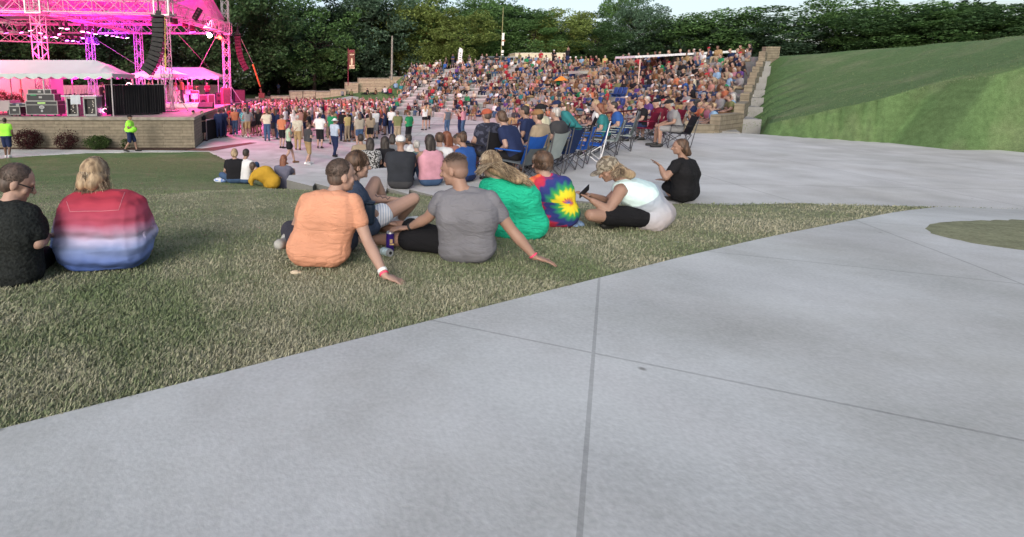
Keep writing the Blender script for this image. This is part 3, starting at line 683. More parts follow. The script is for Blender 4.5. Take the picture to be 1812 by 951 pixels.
# stage lights
LB = MB(); LB.tube((0, 0, .12), (0, 0, -.16), .10, .15, 10); LB.box((0, 0, .18), (.22, .16, .12)); LB.box((0, 0, .28), (.30, .04, .1))
LL = MB(); LL.tube((0, 0, -.16), (0, 0, -.18), .13, .13, 12)
lights = [(72+0, 452/8.236, 34), (9, 54.5, 36), (36, 54, 36), (52, 50, 36), (54, 60, 37), (81, 63, 38), (91, 61.5, 36), (99, 62.5, 36), (103, 57.5, 38), (107.5, 45.5, 31.5), (118, 47, 32), (146, 52, 34), (158, 54, 34.5), (169, 56, 35), (147, 64, 38), (118, 68.5, 39),
          (128, 69, 39), (138, 70, 39.5), (155, 73, 40), (166, 74, 40), (172, 74.5, 40.5), (188, 59, 41.3), (199, 60.5, 41.3), (208, 62, 41.3), (218, 63.5, 41.3), (224, 64, 41.3)]
EM = [emis('lens_white_pink', (1, .75, .95), 9), emis('lens_violet', (.62, .12, 1), 10), emis('lens_magenta', (1, .12, .6), 9)]
body_me = LB.mesh('lamp_body', [BLK]); 
lens_me = [LL.mesh('lens', [e]) for e in EM]
hue = ['pale pink', 'violet', 'magenta']
for i, (px, py, Y) in enumerate(lights):
    k = 1 if (i in (1, 4, 5, 14, 15, 16, 17, 18, 19, 20)) else (0 if i % 2 else 2)
    p = atY(px, py, Y); r_ = empty('stage_light', p, rnd.uniform(0, 3), 'small %s stage lamp hanging under the white roof truss' % hue[k], 'stage light', 'small %s lamps hung under the stage roof' % hue[k])
    r_.rotation_euler = (R(rnd.uniform(-20, 20)), R(rnd.uniform(-20, 20)), rnd.uniform(0, 3))
    a = bpy.data.objects.new('lamp_body', body_me); C.objects.link(a); a.parent = r_
    a = bpy.data.objects.new('lens', lens_me[k]); C.objects.link(a); a.parent = r_
def lamp_at(px, py, Y, e, lab, rad=.15, tgt=(-12, 35, 1.6), lite=0, lcol=(1, .2, .1)):
    p = atY(px, py, Y); r_ = empty('stage_light', p, 0, lab, 'stage light')
    dd = (Vector(tgt)-p).normalized(); q = MB(); q.tube(-dd*.32, dd*.02, rad*.7, rad, 12); q.box(-dd*.2+Vector((0, 0, .2)), (.3, .1, .1)); q.build('lamp_body', BLK, r_)
    q = MB(); q.ell((0, 0, 0), (rad, rad, rad)); q.build('lens', e, r_, True)
    if lite:
        l = bpy.data.lights.new('lamp', 'SPOT'); l.energy = lite; l.color = lcol; l.spot_size = R(80); l.shadow_soft_size = .2; o = bpy.data.objects.new('lamp', l); C.objects.link(o); o.parent = r_
        o.location = dd*.25; o.rotation_euler = dd.to_track_quat('-Z', 'Y').to_euler()
    return r_
lamp_at(371, 62.5, 40.6, emis('lens_warm', (1, .8, .6), 30), 'bright warm white stage lamp left of the two red ones at the stage corner', .2, (-14, 36, 2), 500, (1, .35, .2))
lamp_at(383.5, 64.5, 40.9, emis('lens_red', (1, .05, .03), 9), 'red stage lamp beside the bright white lamp at the stage corner', .17, (-9, 48, 2), 600, (1, .05, .03))
lamp_at(390, 66.5, 41.0, emis('lens_red', (1, .05, .03), 9), 'red stage lamp nearest the white corner tower', .17, (-14, 38, 2), 600, (1, .03, .05))
lamp_at(228, 151.5, 30, emis('lens_hot', (1, .35, .45), 22), 'glowing red lamp just above the black scrim', .16, (-14, 33, 3), 120, (1, .1, .2))
lamp_at(185.5, 196, 26.2, emis('lens_rose', (1, .3, .6), 10), 'small rose lamp shining between the racks and the black scrim', .12, (-14, 28, 2), 40, (1, .1, .3))
# dark par cans on the front beam
PC = MB(); PC.tube((0, 0, .3), (0, 0, -.1), .16, .24, 12); PC.box((0, 0, .42), (.3, .05, .25)); pcm = PC.mesh('par_can', [mat('par_dark', (.08, .012, .02), .4, .2, 5)])
lens = MB(); lens.tube((0, 0, -.1), (0, 0, -.12), .2, .2, 12); lme = lens.mesh('lens', [mat('glass_dark', (.3, .08, .08), .2)])
for px, py, Y in ((300, 37, 30.6), (309, 40, 32), (328, 45, 35), (341, 50, 37.5), (341, 57, 37.6), (359, 50, 39.5)):
    r_ = empty('par_can', atY(px, py, Y), 0, 'dark round stage lamp hanging unlit under the front roof beam', 'stage light', 'unlit dark lamps under the front roof beam')
    for nm, me in (('lamp_body', pcm), ('lens', lme)): a = bpy.data.objects.new(nm, me); C.objects.link(a); a.parent = r_
# tilted dark blinder panel
r_ = empty('blinder_light', atY(349, 25.5, 33.5), 0, 'dark tilted four lamp blinder fixed on the magenta roof', 'stage light'); M = Matrix.Rotation(R(-58), 4, 'Y')
q = MB(); q.box((0, 0, 0), (.85, .25, .36), M, 0, .02); q.build('housing', BLK, r_)
for i in range(4):
    q = MB(); c = M @ Vector((-.3+i*.2, -.135, 0)); q.tube(c, c+Vector((0, -.02, 0)), .075, n=10); q.build('lens', mat('glass_dark2', (.16, .10, .12), .2), r_)
# lights up into the roof
for x, y, e in ((-12, 33.5, 135), (-17, 33.5, 145), (-22.5, 33.5, 135), (-13.5, 37.5, 130), (-19, 37.5, 130)):
    area(rf, (x, y, 6.9), (x, y+2.2, 12), 2.2, e, MAG)
area(rf, (-15, 33, 7.0), (-13, 33, 1.6), 3, 700, (1, .03, .40)); area(rf, (-11.8, 37.5, 7.0), (-11.2, 38.5, 1.6), 2.2, 1500, (1, .06, .55)); area(rf, (-22.0, 29.3, 7.0), (-22.5, 31, 2.2), 1.5, 1700, (1, .02, .14)); area(rf, (-13.5, 29.0, 3.6), (-14.5, 29.6, 9), 3, 750, (1, .02, .32)); area(rf, (-9.2, 36, 2.2), (-10, 36, 9), 3, 480, (1, .02, .34)); area(rf, (-18.5, 28.9, 4.8), (-18.5, 29.6, 9), 3, 620, (1, .03, .28))  # upward ones are added fill lights, tinting the near and front beams magenta
area(rf, (-10.0, 36, 7.0), (-4, 38, .5), 2.5, 950, (1, .10, .17)); area(rf, (-19.5, 39.5, 6.9), (-14, 46, 3), 1.5, 500, (.45, .05, 1))
# ---------------------------------------------------------------- line arrays
def line_array(loc, n, wd, h, dep, lab, yaw, m, t0=0, dt=-4.0, boom=True):
    r_ = empty('line_array_speaker', loc, yaw, lab, 'speaker')
    p = Vector((0, 0, 0)); ang = t0
    fm = MB(); fm.box((0, 0, .12), (wd*1.15, dep*1.1, .10)); fm.box((0, 0, .30), (.25, .25, .3)); fm.tube((0, 0, .4), (0, 0, 1.1), .04); 
    if boom: fm.box((-1.1*0-.0, 0, .2), (wd*1.0, .18, .12))
    fm.build('fly_frame', BLK, r_)
    for i in range(n):
        M = Matrix.Rotation(R(ang), 4, 'X'); c = p+M @ Vector((0, 0, -h/2)); q = MB(); q.box(c, (wd, dep, h*.93), M, 0, .02)
        for s_ in (-1, 1): q.box(c+M @ Vector((s_*wd*.25, -dep*.51, 0)), (wd*.42, .02, h*.72), M, 1)
        q.build('cabinet', [m, mat('grille', (.012, .012, .014), .5, .4, 60)], r_); p = p+M @ Vector((0, 0, -h)); ang += dt*(1+i*.12)
    return r_
line_array(atY(281, 34, 28.4), 12, 1.0, .262, .62, 'tall black curved speaker array hanging at the near front corner of the stage', R(-80), BLK, 2, -2.2)
line_array(atY(420.5, 64, 42.6), 11, .55, .27, .5, 'dark red lit speaker array hanging behind the far corner tower', R(-80), mat('array_red', (.035, .006, .012), .6), 0, 2.0, False)
yp = MB(); a_ = atY(292.5, 95, 28.0); b_ = atY(293.5, 127, 28.0); yp.tube(a_, b_, .05, n=8); yp.tube(atY(292, 30, 28.0), a_, .02, n=5); tag(yp.build('rigging_sleeve', mat('yellow_sleeve', (.55, .42, .10), .7)), 'yellow sleeve on the cable hanging beside the black speaker array', 'rigging sleeve')
# ---------------------------------------------------------------- tents
TF = mat('tent_fabric', (.50, .50, .54), .6, .04, 1.2)
def tent(x0, x1, y0, y1, ze, zr, lab, hip=1.6, z0=1.58, val=.28, poles=4):
    r_ = empty('canopy_tent', ((x0+x1)/2, (y0+y1)/2, z0), 0, lab, 'tent'); o_ = np.array(r_.location); ym = (y0+y1)/2
    q = MB(); n = 14; P = []
    for i in range(n+1):
        x = x0+(x1-x0)*i/n; 
        for j in range(9):
            y = y0+(y1-y0)*j/8; t = min(1, min((x-x0), (x1-x))/hip, min(y-y0, y1-y)/((y1-y0)/2)) ; z = ze+(zr-ze)*(t**1.15); P.append((x, y, z))
    fs = [(i*9+j, i*9+j+9, i*9+j+10, i*9+j+1) for i in range(n) for j in range(8)]
    q.add(np.array(P)-o_, fs); q.add(np.array([(a, b, c-.03) for a, b, c in P])-o_, [tuple(reversed(k)) for k in fs]); q.build('roof', TF, r_)
    q = MB()
    def valance(A, B):
        A = Vector(A); B = Vector(B); ln = (B-A).length; m_ = max(3, round(ln/.62)); N_ = m_*8; top = []; bot = []
        for i in range(N_+1):
            t = i/N_; p = A.lerp(B, t); top.append(p); bot.append(p-Vector((0, 0, val*(.55+.45*abs(math.sin(t*m_*math.pi))))))
        v = [tuple(p) for p in top]+[tuple(p) for p in bot]; k = N_+1
        q.add(np.array(v)-o_, [(i, i+1, k+i+1, k+i) for i in range(N_)])
    e = .01; cs = [(x0-e, y0-e, ze), (x1+e, y0-e, ze), (x1+e, y1+e, ze), (x0-e, y1+e, ze)]
    for i in range(4): valance(cs[i], cs[(i+1) % 4])
    q.build('valance', mat('valance_fabric', (.40, .47, .47), .6, .05, 2), r_)
    for i in range(poles):
        for y in (y0+.05, y1-.05):
            x = x0+.08+(x1-x0-.16)*i/(poles-1); q = MB(); q.tube((x-o_[0], y-o_[1], 0), (x-o_[0], y-o_[1], ze-z0), .035, n=8); q.build('pole', WT, r_)
    return r_
tent(-22.5, -11.75, 25.75, 28.6, 3.80, 4.55, 'long white frame tent above the road cases at the near edge of the stage', 1.2)
tent(-13.6, -10.9, 32.4, 36.0, 3.9, 4.5, 'small pale pop-up tent between the long white tent and the back tent', 1.3)
tent(-17.4, -10.4, 43.0, 47.5, 3.85, 4.7, 'pink lit white tent at the back of the stage behind the amplifiers', 1.9, poles=4)
# ---------------------------------------------------------------- gear on the deck
FC = mat('case_black', (.02, .022, .028), .45, .2, 4); EDG = mat('case_edge', (.20, .21, .22), .4, .1, 5, metal=.5)
def road_case(x, y, z, wd, dp, h, lab, wheels=True, stripe=None, logo=False):
    r_ = empty('road_case', (x, y, z), 0, lab, 'road case'); z0 = .1 if wheels else 0
    q = MB(); q.box((0, 0, z0+(h-z0)/2), (wd, dp, h-z0), None, 0, .02); q.build('body', FC, r_)
    q = MB(); e = .035
    for sx in (-1, 1):
        for sy in (-1, 1): q.box((sx*wd/2, sy*dp/2, z0+(h-z0)/2), (e, e, h-z0+.012))
    for zz in (z0, h, ) + ((z0+(h-z0)*.72,) if h > .7 else ()):
        for s_ in (-1, 1): q.box((0, s_*dp/2, zz), (wd+.01, e+.004, e)); q.box((s_*wd/2, 0, zz), (e+.004, dp+.01, e-.004))
    q.build('edge_trim', EDG, r_)
    q = MB(); q.box((0, -dp/2-.012, z0+(h-z0)*.55), (.16, .02, .1)); q.build('latch', EDG, r_)
    if stripe: q = MB(); q.box((stripe[0], -dp/2-.014, h*.88), (stripe[1], .012, .07)); q.build('tape_label', mat('tape_'+stripe[2], PAL[stripe[2]] if stripe[2] != 'lime' else (.35, .6, .2), .6), r_)
    if logo: 
        q = MB(); q.ell((0, -dp/2-.01, h*.60), (.14, .012, .09)); q.box((0, -dp/2-.012, h*.36), (.1, .014, .12)); q.build('emblem', mat('emblem_grey', (.3, .32, .34), .6), r_)
    if wheels:
        for sx in (-1, 1):
            for sy in (-1, 1): q = MB(); q.tube((sx*wd*.38-.03, sy*dp*.38, .05), (sx*wd*.38+.03, sy*dp*.38, .05), .05, n=10); q.build('wheel', BLK, r_)
    return r_
def X(px, Y): return atY(px, 200, Y).x
yC = 25.95
road_case(X(82, yC), yC, 1.6, 1.62, .7, .78, 'large black road case with silver edges, open tent above, a grey emblem on its front', True, (0, .4, 'lime'), True)
road_case(X(79, yC), yC+.05, 2.395, 1.42, .6, .34, 'black flat case lying on the large emblem case', False, (-.35, .3, 'green'))
road_case(X(76, yC), yC+.1, 2.75, 1.2, .5, .22, 'dark top case of the pile on the large emblem case', False)
road_case(X(33, yC), yC-.05, 1.6, .55, .5, .5, 'small grey and black amplifier case left of the large emblem case')
road_case(X(38, yC), yC+.0, 2.11, .85, .5, .14, 'flat navy case on top of the small amplifier case', False, (0, .5, 'navy'))
def rack(x, y, lab, wd=.62):
    r_ = empty('equipment_rack', (x, y, 1.6), 0, lab, 'rack')
    q = MB(); h = .98
    for sx in (-1, 1): q.box((sx*(wd/2-.04), 0, h/2), (.08, .62, h), None, 0, .01)
    q.box((0, 0, .05), (wd-.17, .6, .1)); q.box((0, 0, h-.04), (wd-.17, .6, .08)); q.build('frame', EDG, r_)
    q = MB(); q.box((0, .06, h/2), (wd-.18, .45, h-.2)); q.build('unit', BLK, r_)
    q = MB()
    for i in range(8): q.box((rnd.uniform(-.12, .16), -.178, .18+i*.085), (.05, .012, .03), None, 0)
    q.build('connector', mat('connector', (.7, .65, .6), .4), r_)
    return r_
rack(X(134, yC), yC, 'open silver framed rack under the hanging grey cloth'); rack(X(165, yC), yC, 'open silver framed rack full of bright cable plugs', .7)
q = MB(); q.box((X(147, yC), yC, 2.64), (1.85, .66, .07), None, 0, .01); tag(q.build('table_top', mat('table_grey', (.40, .44, .47), .5)), 'pale grey board lying across the two open racks', 'board')
q = MB(); v = []; f = []
for i in range(7):
    for j in range(7): v.append((X(141, yC)-.25+i*.085, yC-.345-.01*math.sin(i*1.7), 2.70-j*.08-.02*math.sin(i*2.3)))
for i in range(6):
    for j in range(6): a = i*7+j; f.append((a, a+1, a+8, a+7))
q.add(v, f); q.add([(x, y+.012, z) for x, y, z in v], f); tag(q.build('cloth', cloth((.42, .46, .5), 'cloth_rag'), None, True), 'light grey cloth hanging over the front of the open rack', 'cloth')
# stool
q = MB(); bx_ = X(48, yC)+.0; q.tube((0, 0, .55), (0, 0, .62), .24, .22, 14); 
for i in range(3): a = i*2.1; q.tube((.2*math.cos(a), .2*math.sin(a), 0), (0, 0, .5), .015)
q.tube((0, 0, .3), (0, 0, .56), .02); tag(q.build('drum_stool', BLK, None, False, (bx_, yC+.5, 1.6)), 'round black stool behind the small amplifier case', 'stool')
# black scrim barrier
xa, xb = X(189, 26.6), X(293, 28.6)
r_ = empty('scrim_barrier', ((xa+xb)/2, 27.6, 1.58), 0, 'long barrier hung with black scrim cloth along the stage edge', 'barrier')
ax, ay, bx2, by2 = xa-(xa+xb)/2, 26.6-27.6, xb-(xa+xb)/2, 28.6-27.6
n = 7
for i in range(n):
    t0, t1 = i/n, (i+1)/n; A = Vector((ax+(bx2-ax)*t0, ay+(by2-ay)*t0, 0)); B = Vector((ax+(bx2-ax)*t1, ay+(by2-ay)*t1, 0))
    q = MB(); v = []; m_ = 12
    for j in range(m_+1):
        p = A.lerp(B, j/m_); wv = .025*math.sin(j*1.9+i); v += [(p.x, p.y-.04+wv, .03), (p.x, p.y-.04+wv, 1.62), (p.x, p.y-.015+wv, 1.62), (p.x, p.y-.015+wv, .03)]
    f = []
    for j in range(m_):
        for k in range(4): f.append((j*4+k, j*4+(k+1) % 4, j*4+4+(k+1) % 4, j*4+4+k))
    q.add(v, f); q.build('scrim', BLKC, r_)
    q = MB(); q.tube(A, A+Vector((0, 0, 1.66)), .02); q.tube(A+Vector((0, .02, 1.64)), B+Vector((0, .02, 1.64)), .02); q.build('rail', ALU, r_)
# cable coil line
q = MB(); pts = [Vector((X(px, 26.4+i*.25), 26.2+i*.22, 1.61)) for i, px in enumerate((200, 215, 232, 248, 262, 275, 286))]; q.path(pts, .05)
for i, p in enumerate(pts[3:]):
    for t in range(10): a = t*.63; q.tube(p+Vector((.16*math.cos(a), .12*math.sin(a), .04)), p+Vector((.16*math.cos(a+.63), .12*math.sin(a+.63), .06)), .025)
tag(q.build('cable_coil', BLKC), 'coiled black cables lying in front of the black scrim', 'cable')
# pink lit building at the left
PW = mat('building_white', (.30, .26, .27), .7, .05, 1)
bd = empty('service_building', (X(40, 31)-1.0, 31, 1.58), 0, 'low white service building glowing pink at the back left of the stage', 'building'); o_ = np.array(bd.location)
x0, x1 = X(-60, 31), X(91, 31)
q = MB(); q.box(((x0+x1)/2-o_[0], .8, 1.35), (x1-x0, 1.6, 2.7), None, 0, .03); q.build('wall', PW, bd)
q = MB(); q.box(((x0+x1)/2-o_[0], .8, 2.75), (x1-x0+.2, 1.8, .1)); q.build('roof', PW, bd)
q = MB(); q.box((X(41, 31)-o_[0], -.02, 1.2), (.04, .03, 2.2)); q.build('downpipe', mat('pipe_red', (.35, .1, .1), .5), bd)
q = MB(); q.box((X(41, 31)-o_[0], -.06, 1.25), (.14, .10, .2)); q.build('wall_box', mat('pipe_red', (.35, .1, .1), .5), bd)
r_ = empty('utility_cart', (X(12, 26.6), 26.9, 1.58), 0, 'low white cart with black wheels standing at the left end of the stage wall', 'cart')
q = MB(); q.prism([(-1.6, -.5), (.75, -.5), (.78, .5), (-1.6, .5)], .22, .66); q.prism([(-1.6, -.45), (.3, -.45), (.3, .45), (-1.6, .45)], .66, .8); q.build('body', PW, r_)
for x in (-.95, .35):
    q = MB(); q.tube((x, -.54, .16), (x, -.42, .16), .17, n=16); w_ = q.build('wheel', BLK, r_)
# leafy plants
def leaf_cloud(n, fn, size, seed, up=.3, mi=lambda r: 0):
    r_ = np.random.default_rng(seed); P = fn(r_, n); nrm = r_.normal(size=(n, 3)); nrm[:, 2] = np.abs(nrm[:, 2])+up; nrm /= np.linalg.norm(nrm, axis=1)[:, None]
    t = np.cross(nrm, r_.normal(size=(n, 3))); t /= np.linalg.norm(t, axis=1)[:, None]; b = np.cross(nrm, t); s = size*r_.uniform(.6, 1.4, (n, 1))
    V = np.stack([P-t*s, P-b*s*.55, P+t*s, P+b*s*.55], 1).reshape(-1, 3); return V
def quads_mesh(name, V, m, mi=None):
    n = len(V)//4; me = bpy.data.meshes.new(name); me.vertices.add(len(V)); me.vertices.foreach_set('co', np.ascontiguousarray(V, dtype=np.float32).ravel())
    me.loops.add(n*4); me.loops.foreach_set('vertex_index', np.arange(n*4, dtype=np.int32)); me.polygons.add(n); me.polygons.foreach_set('loop_start', np.arange(0, n*4, 4, dtype=np.int32))
    me.update(calc_edges=True)
    for q in (m if isinstance(m, list) else [m]): me.materials.append(q)
    if mi is not None: me.polygons.foreach_set('material_index', mi)
    return me
def leafmat(name, c, var=.35, sc_=.5):
    m, N, L, b = newmat(name); b.inputs['Roughness'].default_value = .75; b.inputs['Specular IOR Level'].default_value = .2
    g = N.new('ShaderNodeNewGeometry'); no = N.new('ShaderNodeTexNoise'); no.inputs['Scale'].default_value = sc_; no.inputs['Detail'].default_value = 6; L.new(g.outputs['Position'], no.inputs['Vector'])
    n2 = N.new('ShaderNodeMath'); n2.operation = 'MULTIPLY_ADD'; n2.inputs[1].default_value = .5; L.new(g.outputs['Random Per Island'], n2.inputs[0]); L.new(no.outputs['Fac'], n2.inputs[2])
    cr = N.new('ShaderNodeValToRGB'); cr.color_ramp.elements[0].position = .4; cr.color_ramp.elements[1].position = 1.05
    cr.color_ramp.elements[0].color = (*[x*(1-var) for x in c], 1); cr.color_ramp.elements[1].color = (*[x*(1+var*1.6) for x in c], 1)
    L.new(n2.outputs[0], cr.inputs[0]); L.new(cr.outputs[0], b.inputs['Base Color'])
    tr = N.new('ShaderNodeBsdfTranslucent'); L.new(cr.outputs[0], tr.inputs[0]); mx = N.new('ShaderNodeMixShader'); mx.inputs[0].default_value = .35
    L.new(b.outputs[0], mx.inputs[1]); L.new(tr.outputs[0], mx.inputs[2]); L.new(mx.outputs[0], N['Material Output'].inputs[0]); return m
LV = {'dark': leafmat('leaf_dark', (.055, .108, .042)), 'deep': leafmat('leaf_deep', (.018, .036, .020)), 'mid': leafmat('leaf_mid', (.095, .180, .062)), 'olive': leafmat('leaf_olive', (.16, .215, .062)), 'blue': leafmat('leaf_blue', (.078, .135, .085)),
      'burg': leafmat('leaf_burgundy', (.045, .012, .014), sc_=4), 'shrub': leafmat('leaf_shrub', (.05, .08, .025), sc_=4), 'brown': leafmat('leaf_brown', (.09, .05, .03), sc_=4)}
BARK = mat('bark', (.07, .06, .05), .9, .3, 6, .6)
def shrub(px, py, Y, wd, h, m, lab, n=2600, z=None, spiky=0, leaf=.035):
    p = Vector((atY(px, py, Y).x, Y, .02 if z is None else z)); r_ = empty('shrub', p, 0, lab, 'shrub')
    def fn(g, n):
        d = g.normal(size=(n, 3)); d /= np.linalg.norm(d, axis=1)[:, None]; rr = g.uniform(.35, 1, n)**.5
        q = d*rr[:, None]*np.array((wd/2, wd/2, h*.5)); ang = np.arctan2(d[:, 1], d[:, 0]); q *= (1+.18*np.sin(ang*5+px)+spiky*np.maximum(0, d[:, 2])*g.uniform(-.4, .5, n))[:, None]; q[:, 2] += h*.52; q[:, 2] = np.maximum(q[:, 2], .03); return q
    a = bpy.data.objects.new('foliage', quads_mesh('foliage', leaf_cloud(n, fn, leaf, px), m)); C.objects.link(a); a.parent = r_
    q = MB()
    for i in range(7): an = i*.9; q.tube((0, 0, 0), (wd*.25*math.cos(an), wd*.25*math.sin(an), h*.6), .015, .006, 5)
    q.build('stem', BARK, r_)
shrub(50, 258, 24.5, 1.25, 1.0, LV['burg'], 'wide burgundy shrub in the mulch beside the person in lime', 3200)
shrub(117, 258, 24.5, 1.05, .85, LV['burg'], 'ragged burgundy shrub with upright twigs in the middle of the wall bed', 1800, None, 1.2)
shrub(173, 259, 24.5, 1.25, .68, LV['shrub'], 'low rounded green shrub in front of the buff stage wall', 3200)
shrub(222, 259, 24.5, .45, .55, LV['shrub'], 'small thin green plant behind the walking man in lime', 500)
shrub(4, 184, 28.6, 1.0, 1.25, LV['brown'], 'round brown shrub at the edge of the frame before the pink building', 2600, 1.6)
shrub(27, 184, 28.6, .95, 1.1, LV['brown'], 'round brown shrub before the pink building beside the cases', 2600, 1.6)
# back line: amplifiers, monitors, drum kit
def cabinet(px, Y, wd, dp, h, lab, m, frame_m=None, z=1.58, nm='amplifier', speakers=0, rz=.5):
    r_ = empty(nm, (X(px, Y), Y, z), rz, lab, nm.replace('_', ' ')); q = MB(); q.box((0, 0, h/2), (wd, dp, h), None, 0, .02); q.build('cabinet', m, r_)
    q = MB(); q.box((0, -dp/2-.008, h/2), (wd*.86, .02, h*.86)); q.build('grille', mat('grille_cloth', (.12, .05, .07), .9), r_)
    for i in range(speakers): q = MB(); q.tube((0, -dp/2-.02, h*(.25+.5*i)), (0, -dp/2-.035, h*(.25+.5*i)), wd*.3, n=14); q.build('speaker_cone', BLK, r_)
    if frame_m:
        q = MB()
        for sx in (-1, 1): q.box((sx*wd/2, -dp/2, h/2), (.04, .04, h+.01))
        for zz in (.02, h-.02): q.box((0, -dp/2, zz), (wd, .042, .044))
        q.build('edge_trim', frame_m, r_)
    return r_
RED = mat('gear_red', (.30, .05, .09), .6)
cabinet(345, 40, .62, .5, 1.12, 'tall framed rack left of the other amplifiers on the stage', RED, WT, nm='equipment_rack')
cabinet(359, 40, .62, .5, .78, 'lower open framed amplifier beside the tall rack', BLK, WT, speakers=1)
cabinet(373.5, 39.5, .5, .45, .82, 'pink fronted framed amplifier behind the monitor wedge', RED, WT)
cabinet(386.5, 40.5, .38, .4, .95, 'narrow black speaker box between two pink fronted boxes', BLK, speakers=2)
cabinet(400, 40.3, .62, .6, 1.32, 'large plain magenta lit speaker box beside the far corner tower', RED, nm='subwoofer')
cabinet(424, 44, 1.0, .5, 1.15, 'black covered box just right of the far corner tower', BLKC)
q = MB(); q.prism([(-.5, -.3), (.5, -.3), (.5, .25), (-.5, .25)], 0, .12); q.add([(-.5, -.3, .12), (.5, -.3, .12), (.5, .25, .12), (-.5, .25, .12), (-.48, .05, .42), (.48, .05, .42), (.48, .22, .42), (-.48, .22, .42)], [(0, 1, 5, 4), (1, 2, 6, 5), (2, 3, 7, 6), (3, 0, 4, 7), (4, 5, 6, 7)])
tag(q.build('monitor_wedge', BLK, None, False, (X(365, 33.3), 33.3, 1.6)), 'black monitor wedge on the front edge of the stage', 'speaker')
# drum kit
r_ = empty('drum_kit', (X(327, 35.5), 35.5, 1.58), 0, 'white drum kit under the bright stage light', 'drum kit'); DW = mat('drum_white', (.75, .72, .74), .3)
q = MB(); q.box((0, 0, .15), (2.6, 2.0, .3), None, 0, .02); q.build('riser', DW, r_)
q = MB(); q.tube((0, -.4, .62), (0, 0, .62), .30, n=20); q.build('bass_drum', DW, r_)
for x, y, z, r0, h in ((-.35, -.1, 1.05, .17, .25), (.3, -.1, 1.05, .19, .26), (.7, .15, .78, .24, .38), (-.65, .15, .85, .19, .16)):
    q = MB(); q.tube((x, y, z-h/2), (x, y, z+h/2), r0, n=16); q.tube((x, y, .3), (x, y, z-h/2), .015); q.build('drum', DW, r_)
BR = mat('brass', (.75, .55, .2), .3, metal=.9)
for x, y, z in ((-.95, .1, 1.3), (.95, -.1, 1.45), (-.5, -.35, 1.55)):
    q = MB(); q.tube((x, y, z), (x, y, z+.015), .24, .03, 18); q.tube((x, y, .3), (x, y, z), .012); q.build('cymbal', BR, r_)
# side table with small gear behind the cases, keyboard row
for i, (px, Y, wd) in enumerate(((133, 33, 1.3), (155, 33, .8))):
    r_ = empty('gear_table', (X(px, Y), Y, 1.58), 0, ['long table of small audio gear behind the open racks', 'short table of small audio gear near the dark haired stagehand'][i], 'table')
    q = MB(); q.box((0, 0, .85), (wd, .6, .05)); q.build('table_top', RED, r_)
    for sx in (-1, 1):
        for sy in (-1, 1): q = MB(); q.tube((sx*wd*.45, sy*.25, 0), (sx*wd*.45, sy*.25, .83), .02); q.build('leg', ALU, r_)
    for k in range(5): q = MB(); q.box((-wd*.4+k*wd*.2, 0, .93), (.12, .2, .10+.06*(k % 3))); q.tube((-wd*.4+k*wd*.2, 0, .9), (-wd*.4+k*wd*.2+.05, 0, 1.3), .01); tag(q.build('mixer', BLK, r_), None)
# background wall at back of stage (buff screen)
q = MB(); q.prism([(X(112, 44), 44), (X(405, 49), 49), (X(405, 49), 49.4), (X(112, 44), 44.4)], 1.5, 2.55+.55); tag(q.build('screen_wall', mat('screen_buff', (.30, .25, .21), .8)), 'long buff wall standing behind the stage gear', 'wall')
# ---------------------------------------------------------------- middle distance: low walls, pale kerb path, railings
def gpt(px, py):
    """where the pixel's ray meets the ground"""
    r_ = ray(px, py); o_ = Vector((0, 0, CAMZ)); t = 3
    while t < 160:
        p = o_+r_*t
        if p.z <= gz(p.x, p.y): return p
        t += .15
    return o_+r_*90
def ground_at(px, Y):
    x = atY(px, 150, Y).x; return Vector((x, Y, gz(x, Y)))
SEGS = [(432, 60, 458, 62, .95), (458, 62, 478, 64, .9), (479, 64, 512, 64.5, .75), (513, 64.5, 535, 65, 1.25), (535.5, 65.2, 558, 65.5, 1.1), (559, 65.5, 585, 66, .9), (585.5, 66, 612, 66.5, .95), (612, 67.5, 634, 68, 1.5), (634.5, 69, 690, 70, 1.9), (691, 70, 735, 71, 1.95)]
LW = stone('limestone_pale', (.42, .34, .24), (.34, .27, .19), 3.0, .4)
for i, (pa, ya, pb, yb, h) in enumerate(SEGS):
    a, b = ground_at(pa, ya), ground_at(pb, yb); z = min(a.z, b.z); dv = (b-a); dv.z = 0; n = Vector((-dv.y, dv.x, 0)).normalized()*.6
    o_ = (a+b)/2; q = MB(); P = [a, b, b+n, a+n]; q.prism([(p.x-o_.x, p.y-o_.y) for p in P], -.6, h)
    w_ = q.build('low_wall', LW, None, False, (o_.x, o_.y, z)); q = MB(); q.prism([(p.x-o_.x-(.04 if k in (0, 3) else -.04), p.y-o_.y+(.04 if k > 1 else -.04)) for k, p in enumerate(P)], h, h+.12); q.build('coping', CAP, w_)
    lab = ['low buff block wall starting just right of the stage corner tower', 'low buff block wall behind the foot of the orange guy pole', 'low buff block wall behind the standing person in blue', 'taller pale block wall right of the standing person in blue', 'pale block wall in the middle of the low wall row', 'low block wall below the dark trees, left of the brown banner',
           'low block wall under the brown banner', 'raised pale block wall beside the seated person in lime', 'long tall block wall from the raised block to the slim grey pole', 'long tall block wall between the slim grey pole and the timber railing'][i]
    tag(w_, lab, 'wall', 'block walls behind the lawn')
